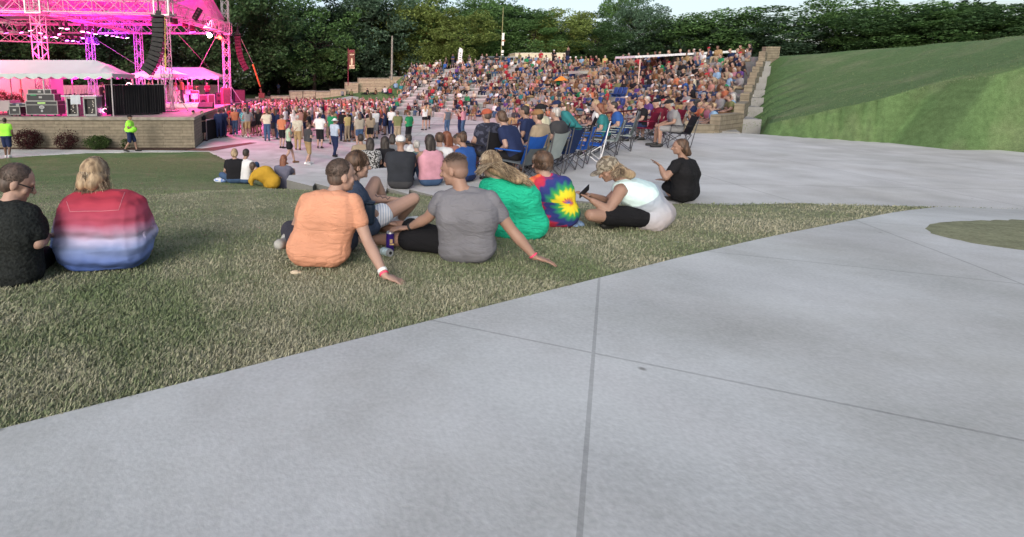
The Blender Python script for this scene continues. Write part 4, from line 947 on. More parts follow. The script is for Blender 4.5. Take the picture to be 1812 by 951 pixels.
# kerb path on the lawn
q = MB(); A = [gpt(425, 182), gpt(470, 176), gpt(520, 170), gpt(580, 163), gpt(640, 157.5), gpt(690, 154)]
pts = [(-8.2, 47), (-7.6, 52)] ; cl = [Vector((-7.3, 50, 0)), Vector((-6.2, 55, 0)), Vector((-4.5, 58.5, 0)), Vector((-1.5, 61.5, 0)), Vector((2.0, 63.6, 0))]
v = []; 
for i, p in enumerate(cl):
    dv = (cl[min(i+1, len(cl)-1)]-cl[max(i-1, 0)]).normalized(); n = Vector((-dv.y, dv.x, 0))*.9
    for s_ in (-1, 1): x, y = p.x+n.x*s_, p.y+n.y*s_; z = max(float(gz(x, y)), float(gz(p.x, p.y)))+.22; v += [(x, y, z), (x, y, z-.9)]
f = []
for i in range(len(cl)-1): a = i*4; b = a+4; f += [(a, b, b+2, a+2), (a+1, b+1, b, a), (a+2, b+2, b+3, a+3)]
f += [(0, 2, 3, 1), ((len(cl)-1)*4, (len(cl)-1)*4+1, (len(cl)-1)*4+3, (len(cl)-1)*4+2)]
q.add(v, f); tag(q.build('footpath', CON3), kind='structure')
# handrail at the concourse
def rail(pts, lab, h=.9, zz=None, r=.024, m=DRK, loop=True, mids=(.45,), name='handrail', step=2.0):
    o_ = Vector(pts[0]); r_ = empty(name, o_, 0, lab, 'railing'); q = MB(); P = [Vector(p)-o_ for p in pts]
    up = Vector((0, 0, 1)); q.path([p+up*h for p in P], r, 8); q2 = MB()
    for mm in mids: q2.path([p+up*mm for p in P], r*.8, 8)
    if loop and mids: q.tube(P[0]+up*h, P[0]+up*(h+mids[0])/2+Vector((-.15, -.05, 0)), r, n=8); q.tube(P[0]+up*mids[0], P[0]+up*(h+mids[0])/2+Vector((-.15, -.05, 0)), r, n=8)
    q.build('top_rail', m, r_, True)
    if q2.n: q2.build('mid_rail', m, r_, True)
    for a, b in zip(P[:-1], P[1:]):
        n = max(1, int((b-a).length/step))
        for i in range(n): q = MB(); p = a.lerp(b, (i+.12)/n); q.tube(p, p+up*h, r); q.build('post', m, r_)
    return r_
rail([(6.0, 17.2, 1.0), (9.0, 19.6, 1.12), (11.5, 21.2, 1.2), (14.6, 22.9, 1.3)], 'dark maroon handrail with a rounded end at the edge of the concourse', .86, mids=(.5,))
rail([atY(1040, 205, 23.5)-Vector((0, 0, .85)), atY(1200, 187, 26)-Vector((0, 0, .85))], 'second dark maroon handrail higher up behind the maroon camp chairs', .85, mids=(), loop=False)
for px0, py0, px1, py1, Y0, Y1, lab in ((800, 175, 860, 172, 47, 46, 'thin dark handrail across the lower far rows of the grandstand'), (1005, 142, 1026, 120, 42, 47, 'thin dark handrail climbing beside the upper concrete landing'), (786, 190, 786.5, 172, 48, 50, 'thin dark stair handrail beside the far benches')):
    a, b = atY(px0, py0, Y0), atY(px1, py1, Y1); rail([a-Vector((0, 0, .9)), b-Vector((0, 0, .9))], lab, .9, mids=(), loop=False, step=3)
# maroon panelled railing right
r_ = empty('panel_railing', atY(1165, 155, 36), 0, 'dark maroon slatted railing among the crowd under the white canopy', 'railing'); o_ = Vector(r_.location)
q = MB(); a, b = atY(1134, 137, 36), atY(1232, 137, 37); q.tube(a-o_, b-o_, .035); q.tube(a-o_-Vector((0, 0, .75)), b-o_-Vector((0, 0, .75)), .03); q.build('top_rail', DRK, r_)
q = MB()
for i in range(40): p = a.lerp(b, i/39)-o_; q.tube(p, p-Vector((0, 0, .78)), .016, n=4)
q.build('slats', DRK, r_)
# concrete landings in the upper crowd
for px0, py0, px1, py1, Y, lab in ((1012, 138, 1052, 119, 44, 'pale concrete landing between seated groups high in the grandstand'), (864, 149, 908, 142, 52, 'pale concrete landing in the middle of the far grandstand')):
    a = atY((px0+px1)/2, (py0+py1)/2, Y); q = MB(); q.box((0, 0, 0), (1.9, 1.5, .25), Matrix.Rotation(.2, 4, 'Z')); tag(q.build('landing', LIGHTC, None, False, a), lab, 'landing')
# timber stair railing at the top left of the stand
r_ = rail([atY(722, 137.5, 66), atY(752, 121, 67), atY(776, 118, 66)], 'brown timber railing climbing to the top left of the grandstand', .25, r=.06, m=mat('timber', (.16, .09, .055), .8, .2, 5), mids=(-.25, -.7), loop=False, step=2.2)
# poles, banner, flags
def pole(px, ytop, ybase, Y, r, m, lab, nm='pole'):
    a, b = atY(px, ybase, Y), atY(px-1.8, ytop, Y); q = MB(); q.tube((0, 0, 0), Vector((0, 0, b.z-a.z)), r, r*.7, 8); q.box((0, -r, (b.z-a.z)*.13), (.16, .1, .3)); o = q.build(nm, m, None, False, a); return tag(o, lab, 'pole')
pole(693, 64, 142, 62, .14, mat('pole_grey', (.24, .23, .20), .7), 'tall slim grey pole behind the block wall', 'utility_pole')
r_ = empty('banner', atY(622.5, 122, 60), 0, 'tall brown banner with a cream lantern shape hanging before the dark trees', 'banner'); q = MB(); h = 32/870*60; wd = 10.5/870*60
q.box((0, 0, h/2), (wd, .04, h)); q.build('cloth', mat('banner_brown', (.16, .065, .045), .8, .3, 3), r_)
q = MB(); q.ell((0, -.03, h*.38), (wd*.17, .02, h*.2)); q.box((0, -.03, h*.16), (wd*.8, .03, h*.09)); q.box((0, -.03, h*.76), (wd*.7, .03, h*.05)); q.box((0, -.03, h*.04), (wd*.9, .035, h*.06)); q.build('print', mat('banner_cream', (.62, .50, .34), .8, .2, 4), r_)
q = MB(); q.box((0, -.03, h*.93), (wd*.7, .03, h*.09)); q.tube((-wd*.6, .05, -2), (-wd*.6, .05, h+.2), .05); q.tube((-wd*.6, .05, h), (wd*.5, .05, h+.02), .03); q.build('bracket', mat('banner_red', (.2, .03, .05), .8), r_)
r_ = empty('feather_flag', atY(810, 116, 62), 0, 'white curved feather flag with dark marks above the top rows', 'flag')
q = MB(); v = []; f = []; H = 27/870*62
for i in range(13):
    t = i/12; x0 = .02+.14*t*t*t; wd = .46*(1 if t < .75 else math.sqrt(max(0, 1-((t-.75)/.25)**2))); v += [(x0, 0, .25+H*t), (x0+wd+.02, .03*math.sin(t*5), .25+H*t)]
for i in range(12): f.append((2*i, 2*i+1, 2*i+3, 2*i+2))
q.add(v, f); q.add([(a, b+.02, c) for a, b, c in v], f); q.build('cloth', mat('flag_white', (.78, .78, .78), .8), r_)
q = MB()
for i, z in enumerate((.7, .95, 1.25, 1.5)): q.box((.26, -.035, z), (.22, .02, .05+.04*(i % 2)), Matrix.Rotation(.3*i, 4, 'Y'))
q.build('marks', BLK, r_); q = MB(); q.tube((0, 0, -.4), (0, 0, .25+H*.9), .025); q.build('pole', ALU, r_)
r_ = empty('sign_pole', atY(886, 116, 64), 0, 'tall pole with stacked white direction signs behind the top rows', 'sign'); q = MB(); q.tube((0, 0, 0), (0, 0, 7.2), .05); q.build('pole', mat('pole_olive', (.25, .25, .12), .7), r_)
for z, wd, h in ((3.6, .28, .9), (2.75, .26, .5), (1.75, .3, .32), (1.35, .26, .16), (3.1, .34, .2)): q = MB(); q.box((.12 if z != 3.1 else .2, -.08, z), (wd, .05, h)); q.build('panel', mat('sign_white', (.78, .78, .76), .6) if z != 3.1 else mat('sign_rust', (.3, .12, .06), .6), r_)
# orange guy pole right of the stage
r_ = empty('guy_wire_guard', atY(460.5, 157, 50), 0, 'slanted orange guard tube on a guy wire right of the stage', 'guy wire'); o_ = Vector(r_.location); q = MB(); q.tube(Vector((0, 0, .2)), atY(447.5, 114, 49)-o_, .085, n=10); q.build('guard_tube', mat('guard_orange', (.65, .20, .06), .6), r_)
q = MB(); q.tube(atY(447, 112, 49)-o_, atY(427, 70, 47)-o_, .02); q.build('wire', mat('wire', (.5, .45, .4), .5), r_); q = MB(); q.tube((0, 0, 0), (.15, 0, -.8), .12); q.box((.15, 0, -.7), (.6, .4, .5)); q.build('anchor', mat('anchor_rust', (.16, .07, .05), .8), r_)
# trailer, trucks
r_ = empty('box_trailer', atY(956, 120, 70), 0, 'long cream box trailer parked behind the top of the grandstand', 'trailer'); L_ = 89/870*70
q = MB(); q.box((0, 1.2, .9), (L_, 2.4, 2.1), None, 0, .06); q.build('body', mat('trailer_cream', (.62, .56, .42), .6, .06, 1), r_)
q = MB(); q.box((0, 1.2, 1.99), (L_+.1, 2.5, .09)); q.build('roof', mat('trailer_roof', (.75, .72, .6), .5), r_); q = MB(); q.box((-L_/2+.5, -.02, .9), (.06, .04, 2)); q.build('corner_trim', mat('trim_grey', (.3, .28, .22), .5), r_)
for k in (-1, 1): q = MB(); q.tube((k*1.2, -.02, -.3), (k*1.2, .25, -.3), .38, n=16); q.build('wheel', BLK, r_)
def pickup(px, py, Y, lab, m):
    r_ = empty('parked_car', atY(px, py, Y), 0, lab, 'car'); prof = [(-2.2, .35), (-2.25, .95), (-1.5, 1.05), (-1.0, 1.62), (1.1, 1.66), (1.8, 1.1), (2.25, 1.0), (2.3, .35)]
    q = MB(); n = len(prof); v = [(x, -.9, z) for x, z in prof]+[(x, .9, z) for x, z in prof]; q.add(v, [tuple(range(n)), tuple(range(2*n-1, n-1, -1))]+[(i, n+i, n+(i+1) % n, (i+1) % n) for i in range(n)]); q.build('body', m, r_)
    for x0, x1 in ((-1.15, -.1), (0, 1.2)): q = MB(); q.box(((x0+x1)/2, -.91, 1.32), (x1-x0, .03, .42)); q.build('window', mat('car_glass', (.02, .025, .03), .1), r_)
    for k in (-1.4, 1.4):
        for s_ in (-1, 1): q = MB(); q.tube((k, s_*.85, .35), (k, s_*.95, .35), .35, n=16); q.build('wheel', BLK, r_)
pickup(872, 123, 66, 'blue-grey car roof showing above the top rows beside the sign pole', mat('car_blue', (.12, .15, .2), .3)); pickup(905, 123, 67, 'pale grey car roof right of the sign pole behind the crowd', mat('car_grey', (.4, .42, .44), .3))
# white flat canopy
r_ = empty('flat_canopy', atY(1133, 140, 35), 0, 'flat white canopy on thin posts above the crowd at the upper right', 'canopy'); o_ = Vector(r_.location); q = MB()
A, B = atY(1124, 99, 34.5)-o_, atY(1330, 88, 40)-o_; C_, D_ = B+Vector((.3, 3, .0)), A+Vector((.3, 3, .1)); q.add([A, B, C_, D_]+[p-Vector((0, 0, .16)) for p in (A, B, C_, D_)], [(0, 1, 2, 3), (7, 6, 5, 4), (0, 4, 5, 1), (1, 5, 6, 2), (2, 6, 7, 3), (3, 7, 4, 0)]); q.build('roof', mat('canopy_white', (.8, .8, .82), .5), r_)
for t in (.05, .5, .95): q = MB(); p = A.lerp(B, t)+Vector((0, .15, -.1)); q.tube(p, Vector((p.x, p.y, -.6)), .045); q.build('post', mat('post_pale', (.55, .42, .36), .6), r_)
# small orange shade
r_ = empty('sun_umbrella', atY(993, 143, 44), 0, 'small orange umbrella open in the seated crowd', 'umbrella'); q = MB(); q.tube((0, 0, .0), (0, 0, .38), .62, .10, 10); q.build('canopy', mat('umbrella_orange', (.75, .25, .04), .7), r_); q = MB(); q.tube((0, 0, -1), (0, 0, .6), .02); q.build('pole', ALU, r_)
# ---------------------------------------------------------------- trees
def crown_fn(seed, nc=70, hz=1.0, drop=.0):
    g0 = np.random.default_rng(seed); c = g0.normal(size=(nc, 3)); c /= np.linalg.norm(c, axis=1)[:, None]; c *= (g0.uniform(.25, 1.0, nc)**.5)[:, None]
    c[:, 2] = c[:, 2]*hz; c *= (1+.16*np.sin(np.arctan2(c[:, 1], c[:, 0])*3+seed))[:, None]; rad = g0.uniform(.16, .30, nc)
    def fn(g, n):
        k = g.integers(0, nc, n); d = g.normal(size=(n, 3)); d /= np.linalg.norm(d, axis=1)[:, None]; d[:, 2] *= .7
        return c[k]+d*(rad[k]*g.uniform(.55, 1.08, n)**.6)[:, None]
    return fn, c
protos = []
for i in range(6):
    fn, c = crown_fn(100+i, 85, [1.0, 1.25, .9, 1.1, 1.3, 1.0][i]); V = leaf_cloud(15000, fn, .030, i, .4); me = quads_mesh('crown', V, LV['mid'])
    q = MB(); q.tube((0, 0, -1.9), (0.02, 0, -.55), .055, .038, 9); q.tube((.02, 0, -.55), (0, .03, .35), .038, .012, 7)
    for k in range(0, 40, 2): z0 = -.9+.9*(k/40)+.1; p = Vector(c[k])*.85; q.tube((.01, 0, min(z0, p.z-.1)), p, .016, .004, 5)
    tm = q.mesh('trunk', [BARK], True); protos.append((me, tm))
TREES = []
def tree(px, ytop, Y, rad, lv, lab=None, base=None, i=0, hz=1.0):
    x = atY(px, 100, Y).x; zb = gz(x, Y) if base is None else base; zt = atY(px, ytop, Y).z
    H = (zt-zb)/2*.93; rz = H*.92 ; cz = zt-rz*[1.0, 1.2, .9, 1.08, 1.25, 1.0][i % 6]*.95
    r_ = empty('tree', (x, Y, zb), 0, lab, 'tree', 'trees behind the amphitheatre'); me, tm = protos[i % 6]
    s = Vector((rad, rad, rz/[1.0, 1.25, .9, 1.1, 1.3, 1.0][i % 6]))
    a = bpy.data.objects.new('crown', me); C.objects.link(a); a.parent = r_; a.scale = s; a.location = (0, 0, cz-zb); a.rotation_euler = (0, 0, rnd.uniform(0, 6)); a.material_slots[0].link = 'OBJECT'; a.material_slots[0].material = LV[lv]
    t = bpy.data.objects.new('trunk', tm); C.objects.link(t); t.parent = r_; t.scale = (rad*.8, rad*.8, (cz-zb)/1.85); t.location = (0, 0, cz-zb)
    TREES.append(r_); return r_
TL = [(-60, -40, 56, 8, 'deep', 'dark tree at the far left edge behind the stage roof'), (30, -10, 60, 7.5, 'dark', 'dark tree behind the left stage tower'), (110, -25, 62, 7, 'dark', 'dark tree behind the left part of the magenta roof'), (190, -10, 60, 7.5, 'dark', 'dark tree behind the middle of the magenta roof'),
      (262, -35, 62, 7, 'deep', 'dark tree behind the hanging black speaker array'), (335, -25, 63, 7.5, 'dark', 'dark tree behind the open right end of the stage'), (405, -40, 64, 7.5, 'dark', 'dark tree behind the far corner tower'), (462, -18, 62, 6.5, 'dark', 'dark leafy tree above the orange guy pole'), (512, 5, 66, 6.5, 'blue', 'dull green tree whose top lets sky show, right of the stage'),
      (556, -12, 63, 6.5, 'mid', 'mid green tree with layered boughs left of the brown banner'), (612, -30, 68, 7, 'deep', 'very dark tree behind the brown banner'), (660, -22, 68, 6.5, 'blue', 'grey-green tree left of the tall slim pole'), (708, -8, 72, 6.5, 'olive', 'olive green tree right of the tall slim pole'),
      (762, 18, 70, 5.2, 'olive', 'bright yellow-green tree above the timber railing'), (748, -8, 78, 7, 'dark', 'tall dark tree behind the bright yellow-green one'), (815, 12, 74, 5.5, 'olive', 'olive tree behind the white feather flag'), (805, -6, 82, 7, 'mid', 'tall green tree behind the olive one by the feather flag'),
      (860, 2, 78, 6, 'mid', 'broad green tree behind the sign pole'), (893, 6, 82, 5.8, 'dark', 'dark green tree left of the open sky gap'), (943, 16, 76, 5.2, 'mid', 'green tree behind the left end of the cream trailer'), (992, 18, 76, 4.8, 'olive', 'yellow-olive tree above the cream trailer'), (1035, 20, 82, 5, 'dark', 'low dark tree under the open sky gap'),
      (1050, 30, 74, 5, 'dark', 'dark tree rising behind the orange umbrella'), (1098, -14, 80, 3.9, 'mid', 'tallest feathery tree right of the sky gap'), (1128, -2, 76, 3.9, 'blue', 'tall grey-green tree above the white canopy'), (1178, 22, 74, 5, 'dark', 'dark tree at the right below the second patch of sky'),
      (1245, 22, 72, 6.5, 'mid', 'green tree just beyond the white canopy'), (1320, 12, 70, 7, 'dark', 'dark tree behind the grassy bank right of the canopy'), (1400, 20, 66, 7, 'blue', 'grey-green tree standing on the grassy bank'), (1480, 5, 62, 6.5, 'mid', 'green tree on the grassy bank'), (1570, 15, 58, 6.5, 'dark', 'dark tree on the far part of the grassy bank'), (1665, 0, 54, 6.5, 'mid', 'green tree near the end of the grassy bank'), (1770, 10, 50, 6, 'dark', 'last dark tree of the grassy bank'), (1870, 0, 48, 6.5, 'mid', 'green tree at the far end of the grassy bank')]
for i, (px, yt, Y, rad, lv, lab) in enumerate(TL):
    if 430 < px < 790: Y += 11; rad *= 1.12
    tree(px, yt, Y, rad, lv, lab, i=i)
# undergrowth and the wood further back, one mass
g = np.random.default_rng(5); n = 90000; th = g.uniform(-.62, .92, n); Yd = g.choice([0, 1], n, p=[.45, .55]); base_r = np.where(Yd == 0, g.uniform(73, 79, n), g.uniform(80, 92, n))
xx = np.sin(th)*base_r*1.05; yy = np.cos(th)*base_r*1.02+2; gx_, gy_ = xx, yy; zb = ground_z(gx_, gy_, False); hgt = np.where(Yd == 0, g.uniform(0, 1, n)**1.3*(2.6+1.2*np.sin(th*37)), g.uniform(0, 1, n)*(12+2.0*np.sin(th*23)-np.clip((th-.24)*34, 0, 7.0)))
q_ = np.stack([xx, yy, zb+hgt], 1); ok = ~((xx > 13) & (yy < 79) & (Yd == 0)); V = leaf_cloud(n, lambda r_, k: q_, .36, 9, .4).reshape(n, 4, 3)[ok].reshape(-1, 3)
wo = bpy.data.objects.new('undergrowth', quads_mesh('undergrowth', V, LV['deep'])); C.objects.link(wo); tag(wo, 'dense dark undergrowth and far wood behind the nearer trees', 'woodland', kind='stuff')
# ---------------------------------------------------------------- people: low-detail kinds
KIND = {}
for nm, J, kw in (
    ('stand', stand(0, 'down'), dict(sleeve=.5, shorts=.85)), ('stand2', stand(.1, ('fold', 'fold')), dict(sleeve=.5, shorts=1.9, gw=1.12)), ('stand3', stand(-.1, ('up', 'down')), dict(sleeve=.45, shorts=.8, hairlen=.22, gw=.92)),
    ('stand4', stand(.15, ('front', 'phone')), dict(sleeve=.5, shorts=1.9, hat='cap')), ('stand5', stand(0, ('front', 'front')), dict(sleeve=.2, shorts=.6, hairlen=.3, gw=.95)),
    ('bench', bench('lap'), dict(sleeve=.5, shorts=.85)), ('bench2', bench('knee', .2), dict(sleeve=.5, shorts=1.9, gw=1.15)), ('bench3', bench('fold', -.05), dict(sleeve=.4, shorts=.7, hairlen=.2)),
    ('bench4', bench(('chin', 'lap'), .1), dict(sleeve=.5, shorts=.9, hat='cap')), ('bench5', bench('back', -.12, spread=.2), dict(sleeve=.4, shorts=1.9, hairlen=.12)), ('bench6', bench(('lap', 'phone'), .12), dict(sleeve=1.8, shorts=1.9, gw=1.2))):
    me, V, Fc, MI = lod_mesh('person', J, .030, 0, **kw); me2, V2, F2, M2 = lod_mesh('far', J, .042, .35, **kw); bpy.data.meshes.remove(me2)
    KIND[nm] = (me, V2, F2, M2, kw)
STANDK = ['stand', 'stand2', 'stand3', 'stand4', 'stand5']; BENCHK = ['bench', 'bench2', 'bench3', 'bench4', 'bench5', 'bench6']
SHC = ['brown', 'black', 'charcoal', 'grey', 'denim', 'black', 'charcoal', 'navy', 'grey', 'olive', 'brown', 'khaki', 'grey', 'black', 'black', 'black', 'black', 'charcoal', 'charcoal', 'navy', 'navy', 'white', 'white', 'grey', 'grey', 'grey', 'sky-blue', 'blue', 'red', 'maroon', 'maroon', 'pink', 'orange', 'yellow', 'green', 'olive', 'tan', 'tan', 'cream', 'purple', 'teal', 'coral', 'brown', 'brown', 'denim']
BOC = ['black', 'navy', 'denim', 'khaki', 'grey', 'tan', 'charcoal', 'denim', 'brown']; HAC = ['dark', 'brown', 'brown', 'blonde', 'grey', 'grey', 'red']
HATC = ['white', 'black', 'red', 'navy', 'tan', 'grey']
HN = {'dark': 'dark', 'brown': 'brown', 'blonde': 'blond', 'grey': 'grey', 'red': 'auburn', 'purple': 'purple', 'short': 'cropped'}
USED = {}
def bottoms_word(kw): return 'trousers' if kw['shorts'] > 1 else 'shorts'
def looks(kind, shc, boc, hc, hatc, pose):
    kw = KIND[kind][4]; h = ('%s cap' % hatc) if kw.get('hat') else (('long ' if kw.get('hairlen', 0) > .15 else '')+HN[hc]+' hair')
    return 'person in %s top, %s %s, %s, %s' % (shc, boc, bottoms_word(kw), h, pose)
def small_person(kind, loc, yaw, sc_, where, group, pose):
    for _ in range(30):
        shc, boc, hc, hatc = rnd.choice(SHC), rnd.choice(BOC), rnd.choice(HAC), rnd.choice(HATC); lab = looks(kind, shc, boc, hc, hatc, pose)+' '+where
        if lab not in USED: break
    USED[lab] = 1
    o = bpy.data.objects.new('person', KIND[kind][0]); C.objects.link(o); o.location = loc; o.rotation_euler = (0, 0, yaw); o.scale = (sc_, sc_, sc_)
    sk = rnd.choice([SKC[0], SKC[0], SKC[0], SKC[1]])
    set_mats(o, [sk, cm(shc), cm(boc), HR[hc], SHOE[rnd.choice(['black', 'white', 'brown'])], cm(hatc)]); tag(o, lab, 'person', group); return o
# crowd before the stage
def zone(px, y):
    return '%s %s of the crowd' % ('front' if y < 33 else ('near' if y < 38 else ('deep' if y < 45 else 'back')), 'far left' if px < 440 else ('left' if px < 490 else ('middle' if px < 550 else ('right' if px < 610 else 'far right'))))
spots = []; g = random.Random(11); tries = 0
CROWD = [(-7.6, 31.5), (-5.4, 29.5), (-2.0, 28.2), (1.4, 27.2), (2.8, 30), (3.4, 36), (5.5, 45), (5.4, 50.5), (-2, 52), (-6.8, 49.5), (-7.8, 44), (-8.0, 38), (-7.6, 33)]
while len(spots) < 330 and tries < 30000:
    tries += 1; x = g.uniform(-8, 6); y = 27+26*g.random()**1.0
    if not inpoly(CROWD, np.array([x]), np.array([y]))[0]: continue
    if all((x-a)**2+(y-b)**2 > .50**2 for a, b in spots): spots.append((x, y))
NSTAND = 0
RED_LIT = []
spots.sort(key=lambda p: p[1]); FARSTAND = spots[150:]
for x, y in spots[:150]:
    px, py = proj((x, y, 0)); yaw = math.atan2(-(-12-x), (36-y))+g.uniform(-.4, .4); dep = 'nearer rows' if y < 35 else ('middle rows' if y < 43 else 'farthest rows')
    small_person(g.choice(STANDK), (x, y, 0), yaw, g.uniform(.94, 1.06), zone(px, y), 'crowd standing before the stage', 'standing'); NSTAND += 1
# seated on the grandstand
seats = []
for k in range(NR):
    r1, z, t0 = rows[k]; r = r1+.30; step = .60/r*57.3; t = t0+.6+g.random()
    while t < thmax(k)-.4:
        t += step*g.uniform(.85, 1.25)
        if any(abs(t-ta)*r/57.3 < wd*.55 for ta, wd in AISLES): continue
        x, y = CX+r*math.cos(R(t)), CY+r*math.sin(R(t)); px, py = proj((x, y, z+.5))
        occ = .93 if px > 900 else (.86 if px > 800 else .82)
        if px < 880 and k < 6: occ = .40 if px > 790 else .5
        if 1018 < px < 1046 and 118 < py < 138: occ = .1
        if 1078 < px < 1118 and 155 < py < 188: occ = .30
        if 1035 < px < 1060 and 175 < py < 200: occ = .5
        if g.random() < occ: seats.append((x, y, z, k, t, px, py))
seats.sort(key=lambda s: math.hypot(s[0], s[1])+(100 if s[5] > 1205 else 0))
def where_row(k): return ['front row', 'second row', 'third row', 'fourth row', 'fifth row', 'sixth row'][k] if k < 6 else ('middle rows' if k < 12 else 'upper rows')
def zone2(px):
    for lim, nm in ((760, 'far left end'), (830, 'below feather flag'), (900, 'below sign pole'), (960, 'below cream trailer'), (1010, 'below orange umbrella'), (1060, 'left of blue seats'), (1125, 'by blue seats'), (1165, 'below canopy post')):
        if px < lim: return nm
    return 'under white canopy'
NIND = 62
for i, (x, y, z, k, t, px, py) in enumerate(seats[:NIND]):
    yaw = math.atan2(-(-14-x), (36-y))+g.uniform(-.3, .3)
    small_person(g.choice(BENCHK), (x, y, z), yaw, g.uniform(.94, 1.08), where_row(k)+' '+zone2(px), 'people seated on the grandstand', 'seated')
# the rest of the crowd, more than one could single out: one object
VV = []; FF = []; MM = []; n0 = 0; pal = [SKC[0], SKC[1]]+[cm(c) for c in ('black', 'charcoal', 'navy', 'white', 'grey', 'sky-blue', 'blue', 'red', 'maroon', 'pink', 'orange', 'yellow', 'green', 'olive', 'tan', 'cream', 'purple', 'teal', 'coral', 'brown', 'denim', 'khaki')]+[HR['dark'], HR['brown'], HR['grey'], HR['blonde']]
pn = {c: i+2 for i, c in enumerate(('black', 'charcoal', 'navy', 'white', 'grey', 'sky-blue', 'blue', 'red', 'maroon', 'pink', 'orange', 'yellow', 'green', 'olive', 'tan', 'cream', 'purple', 'teal', 'coral', 'brown', 'denim', 'khaki'))}; h0 = 2+len(pn)
extra = []
for px in range(772, 1010, 6):    # standing and sitting along the top
    if g.random() < .8: extra.append((px+g.uniform(-2, 2)))
allp = [(s, g.choice(BENCHK)) for s in seats[NIND:]]+[((x, y, 0, 0, 0, 0, 0), g.choice(STANDK)) for x, y in FARSTAND]
for px in extra:
    r = R0+NR*DR+g.uniform(.3, 2.5); 
    for t in np.arange(-20, 60, .5):
        x, y = CX+r*math.cos(R(t)), CY+r*math.sin(R(t)); q = proj((x, y, 6))
        if abs(q[0]-px) < 4: allp.append(((x, y, NR*DZ+.05 if g.random() < .7 else NR*DZ-.2, 99, t, q[0], q[1]), g.choice(STANDK) if g.random() < .35 else g.choice(BENCHK))); break
for (x, y, z, k, t, px, py), kd in allp:
    me, V, Fc, MI, kw = KIND[kd]; a = math.atan2(-(-14-x), (36-y))+g.uniform(-.3, .3); s_ = g.uniform(.95, 1.08); ca, sa = math.cos(a), math.sin(a)
    if k == 99 and kd in BENCHK: z += .35
    W_ = V*s_; W_ = np.stack([W_[:, 0]*ca-W_[:, 1]*sa+x, W_[:, 0]*sa+W_[:, 1]*ca+y, W_[:, 2]+z], 1); VV.append(W_)
    mp = [0 if g.random() < .7 else 1, pn[g.choice(SHC)], pn[g.choice(BOC)], h0+g.choice([0, 1, 1, 2, 3]), pn['black'], pn[g.choice(HATC)]]
    FF += [tuple(i+n0 for i in f) for f in Fc]; MM += [mp[m] for m in MI]; n0 += len(V)
me = bpy.data.meshes.new('crowd'); me.from_pydata(np.concatenate(VV).tolist(), [], FF)
for m in pal: me.materials.append(m)
me.polygons.foreach_set('material_index', MM); me.polygons.foreach_set('use_smooth', [True]*len(FF)); me.update()
o = bpy.data.objects.new('crowd', me); C.objects.link(o); tag(o, 'dense crowd seated over the middle and upper rows of the grandstand', 'crowd', kind='stuff')
print('crowd', len(allp), 'seats', len(seats), 'stand', NSTAND)
# empty blue stadium seats
q = MB(); q.box((0, 0, .22), (.44, .40, .06), None, 0, .02); q.box((0, -.22, .48), (.44, .07, .42), Matrix.Rotation(.15, 4, 'X'), 0, .02); q.box((0, -.05, .11), (.06, .3, .2)); seat_me = q.mesh('stadium_seat', [mat('seat_blue', (.03, .07, .25), .45)])
occ_xy = [(s[0], s[1]) for s in seats]; cnt = 0
for k in range(4, 12):
    r1, z, t0 = rows[k]; r = r1+.3
    for t in np.arange(t0, 40, .5/r*57.3):
        x, y = CX+r*math.cos(R(t)), CY+r*math.sin(R(t)); px, py = proj((x, y, z+.4))
        if not ((1050 < px < 1125 and 150 < py < 192) or (985 < px < 1040 and 172 < py < 198)): continue
        if any((x-a)**2+(y-b)**2 < .42**2 for a, b in occ_xy) or any(abs(t-ta)*r/57.3 < wd*.5 for ta, wd in AISLES): continue
        o = bpy.data.objects.new('stadium_seat', seat_me); C.objects.link(o); o.location = (x, y, z); o.rotation_euler = (0, 0, math.atan2(-(-14-x), (36-y))); cnt += 1
        tag(o, 'empty blue plastic stadium seat among the seated crowd', 'seat', 'empty blue stadium seats')
print('blue seats', cnt)
# ---------------------------------------------------------------- people one can tell apart on the plaza
def M6(sk, sh, bo, ha, shoe='black', hat='black'):
    f = lambda c: cm(c) if isinstance(c, str) else c
    return [SK[sk], f(sh), f(bo), HR[ha], SHOE[shoe], f(hat)]
HAW = None
def spotted(name, c1, c2, sc_=14, th=.5):
    m, N, L, b = newmat(name); b.inputs['Roughness'].default_value = .9; tc = N.new('ShaderNodeTexCoord'); v = N.new('ShaderNodeTexNoise'); v.inputs['Scale'].default_value = sc_; v.inputs['Detail'].default_value = 1
    L.new(tc.outputs['Object'], v.inputs['Vector']); cr = N.new('ShaderNodeValToRGB'); cr.color_ramp.interpolation = 'CONSTANT'; cr.color_ramp.elements[0].color = (*c1, 1); cr.color_ramp.elements[1].position = th; cr.color_ramp.elements[1].color = (*c2, 1)
    L.new(v.outputs['Fac'], cr.inputs[0]); L.new(cr.outputs[0], b.inputs['Base Color']); return m
def striped(name, c1, c2, axis=2, sc_=14, dist=0):
    m, N, L, b = newmat(name); b.inputs['Roughness'].default_value = .9; tc = N.new('ShaderNodeTexCoord'); v = N.new('ShaderNodeTexWave'); v.bands_direction = 'XYZ'[axis]; v.inputs['Scale'].default_value = sc_; v.inputs['Distortion'].default_value = dist
    L.new(tc.outputs['Object'], v.inputs['Vector']); cr = N.new('ShaderNodeValToRGB'); cr.color_ramp.elements[0].position = .4; cr.color_ramp.elements[1].position = .6; cr.color_ramp.elements[0].color = (*c1, 1); cr.color_ramp.elements[1].color = (*c2, 1)
    L.new(v.outputs['Fac'], cr.inputs[0]); L.new(cr.outputs[0], b.inputs['Base Color']); return m
HAW = spotted('floral_teal', (.015, .08, .12), (.12, .42, .42), 22, .5); PON = striped('stripe_poncho', (.16, .14, .10), (.42, .38, .32), 2, 6); PAT = spotted('pattern_grey', (.02, .02, .02), (.36, .36, .36), 30, .5)
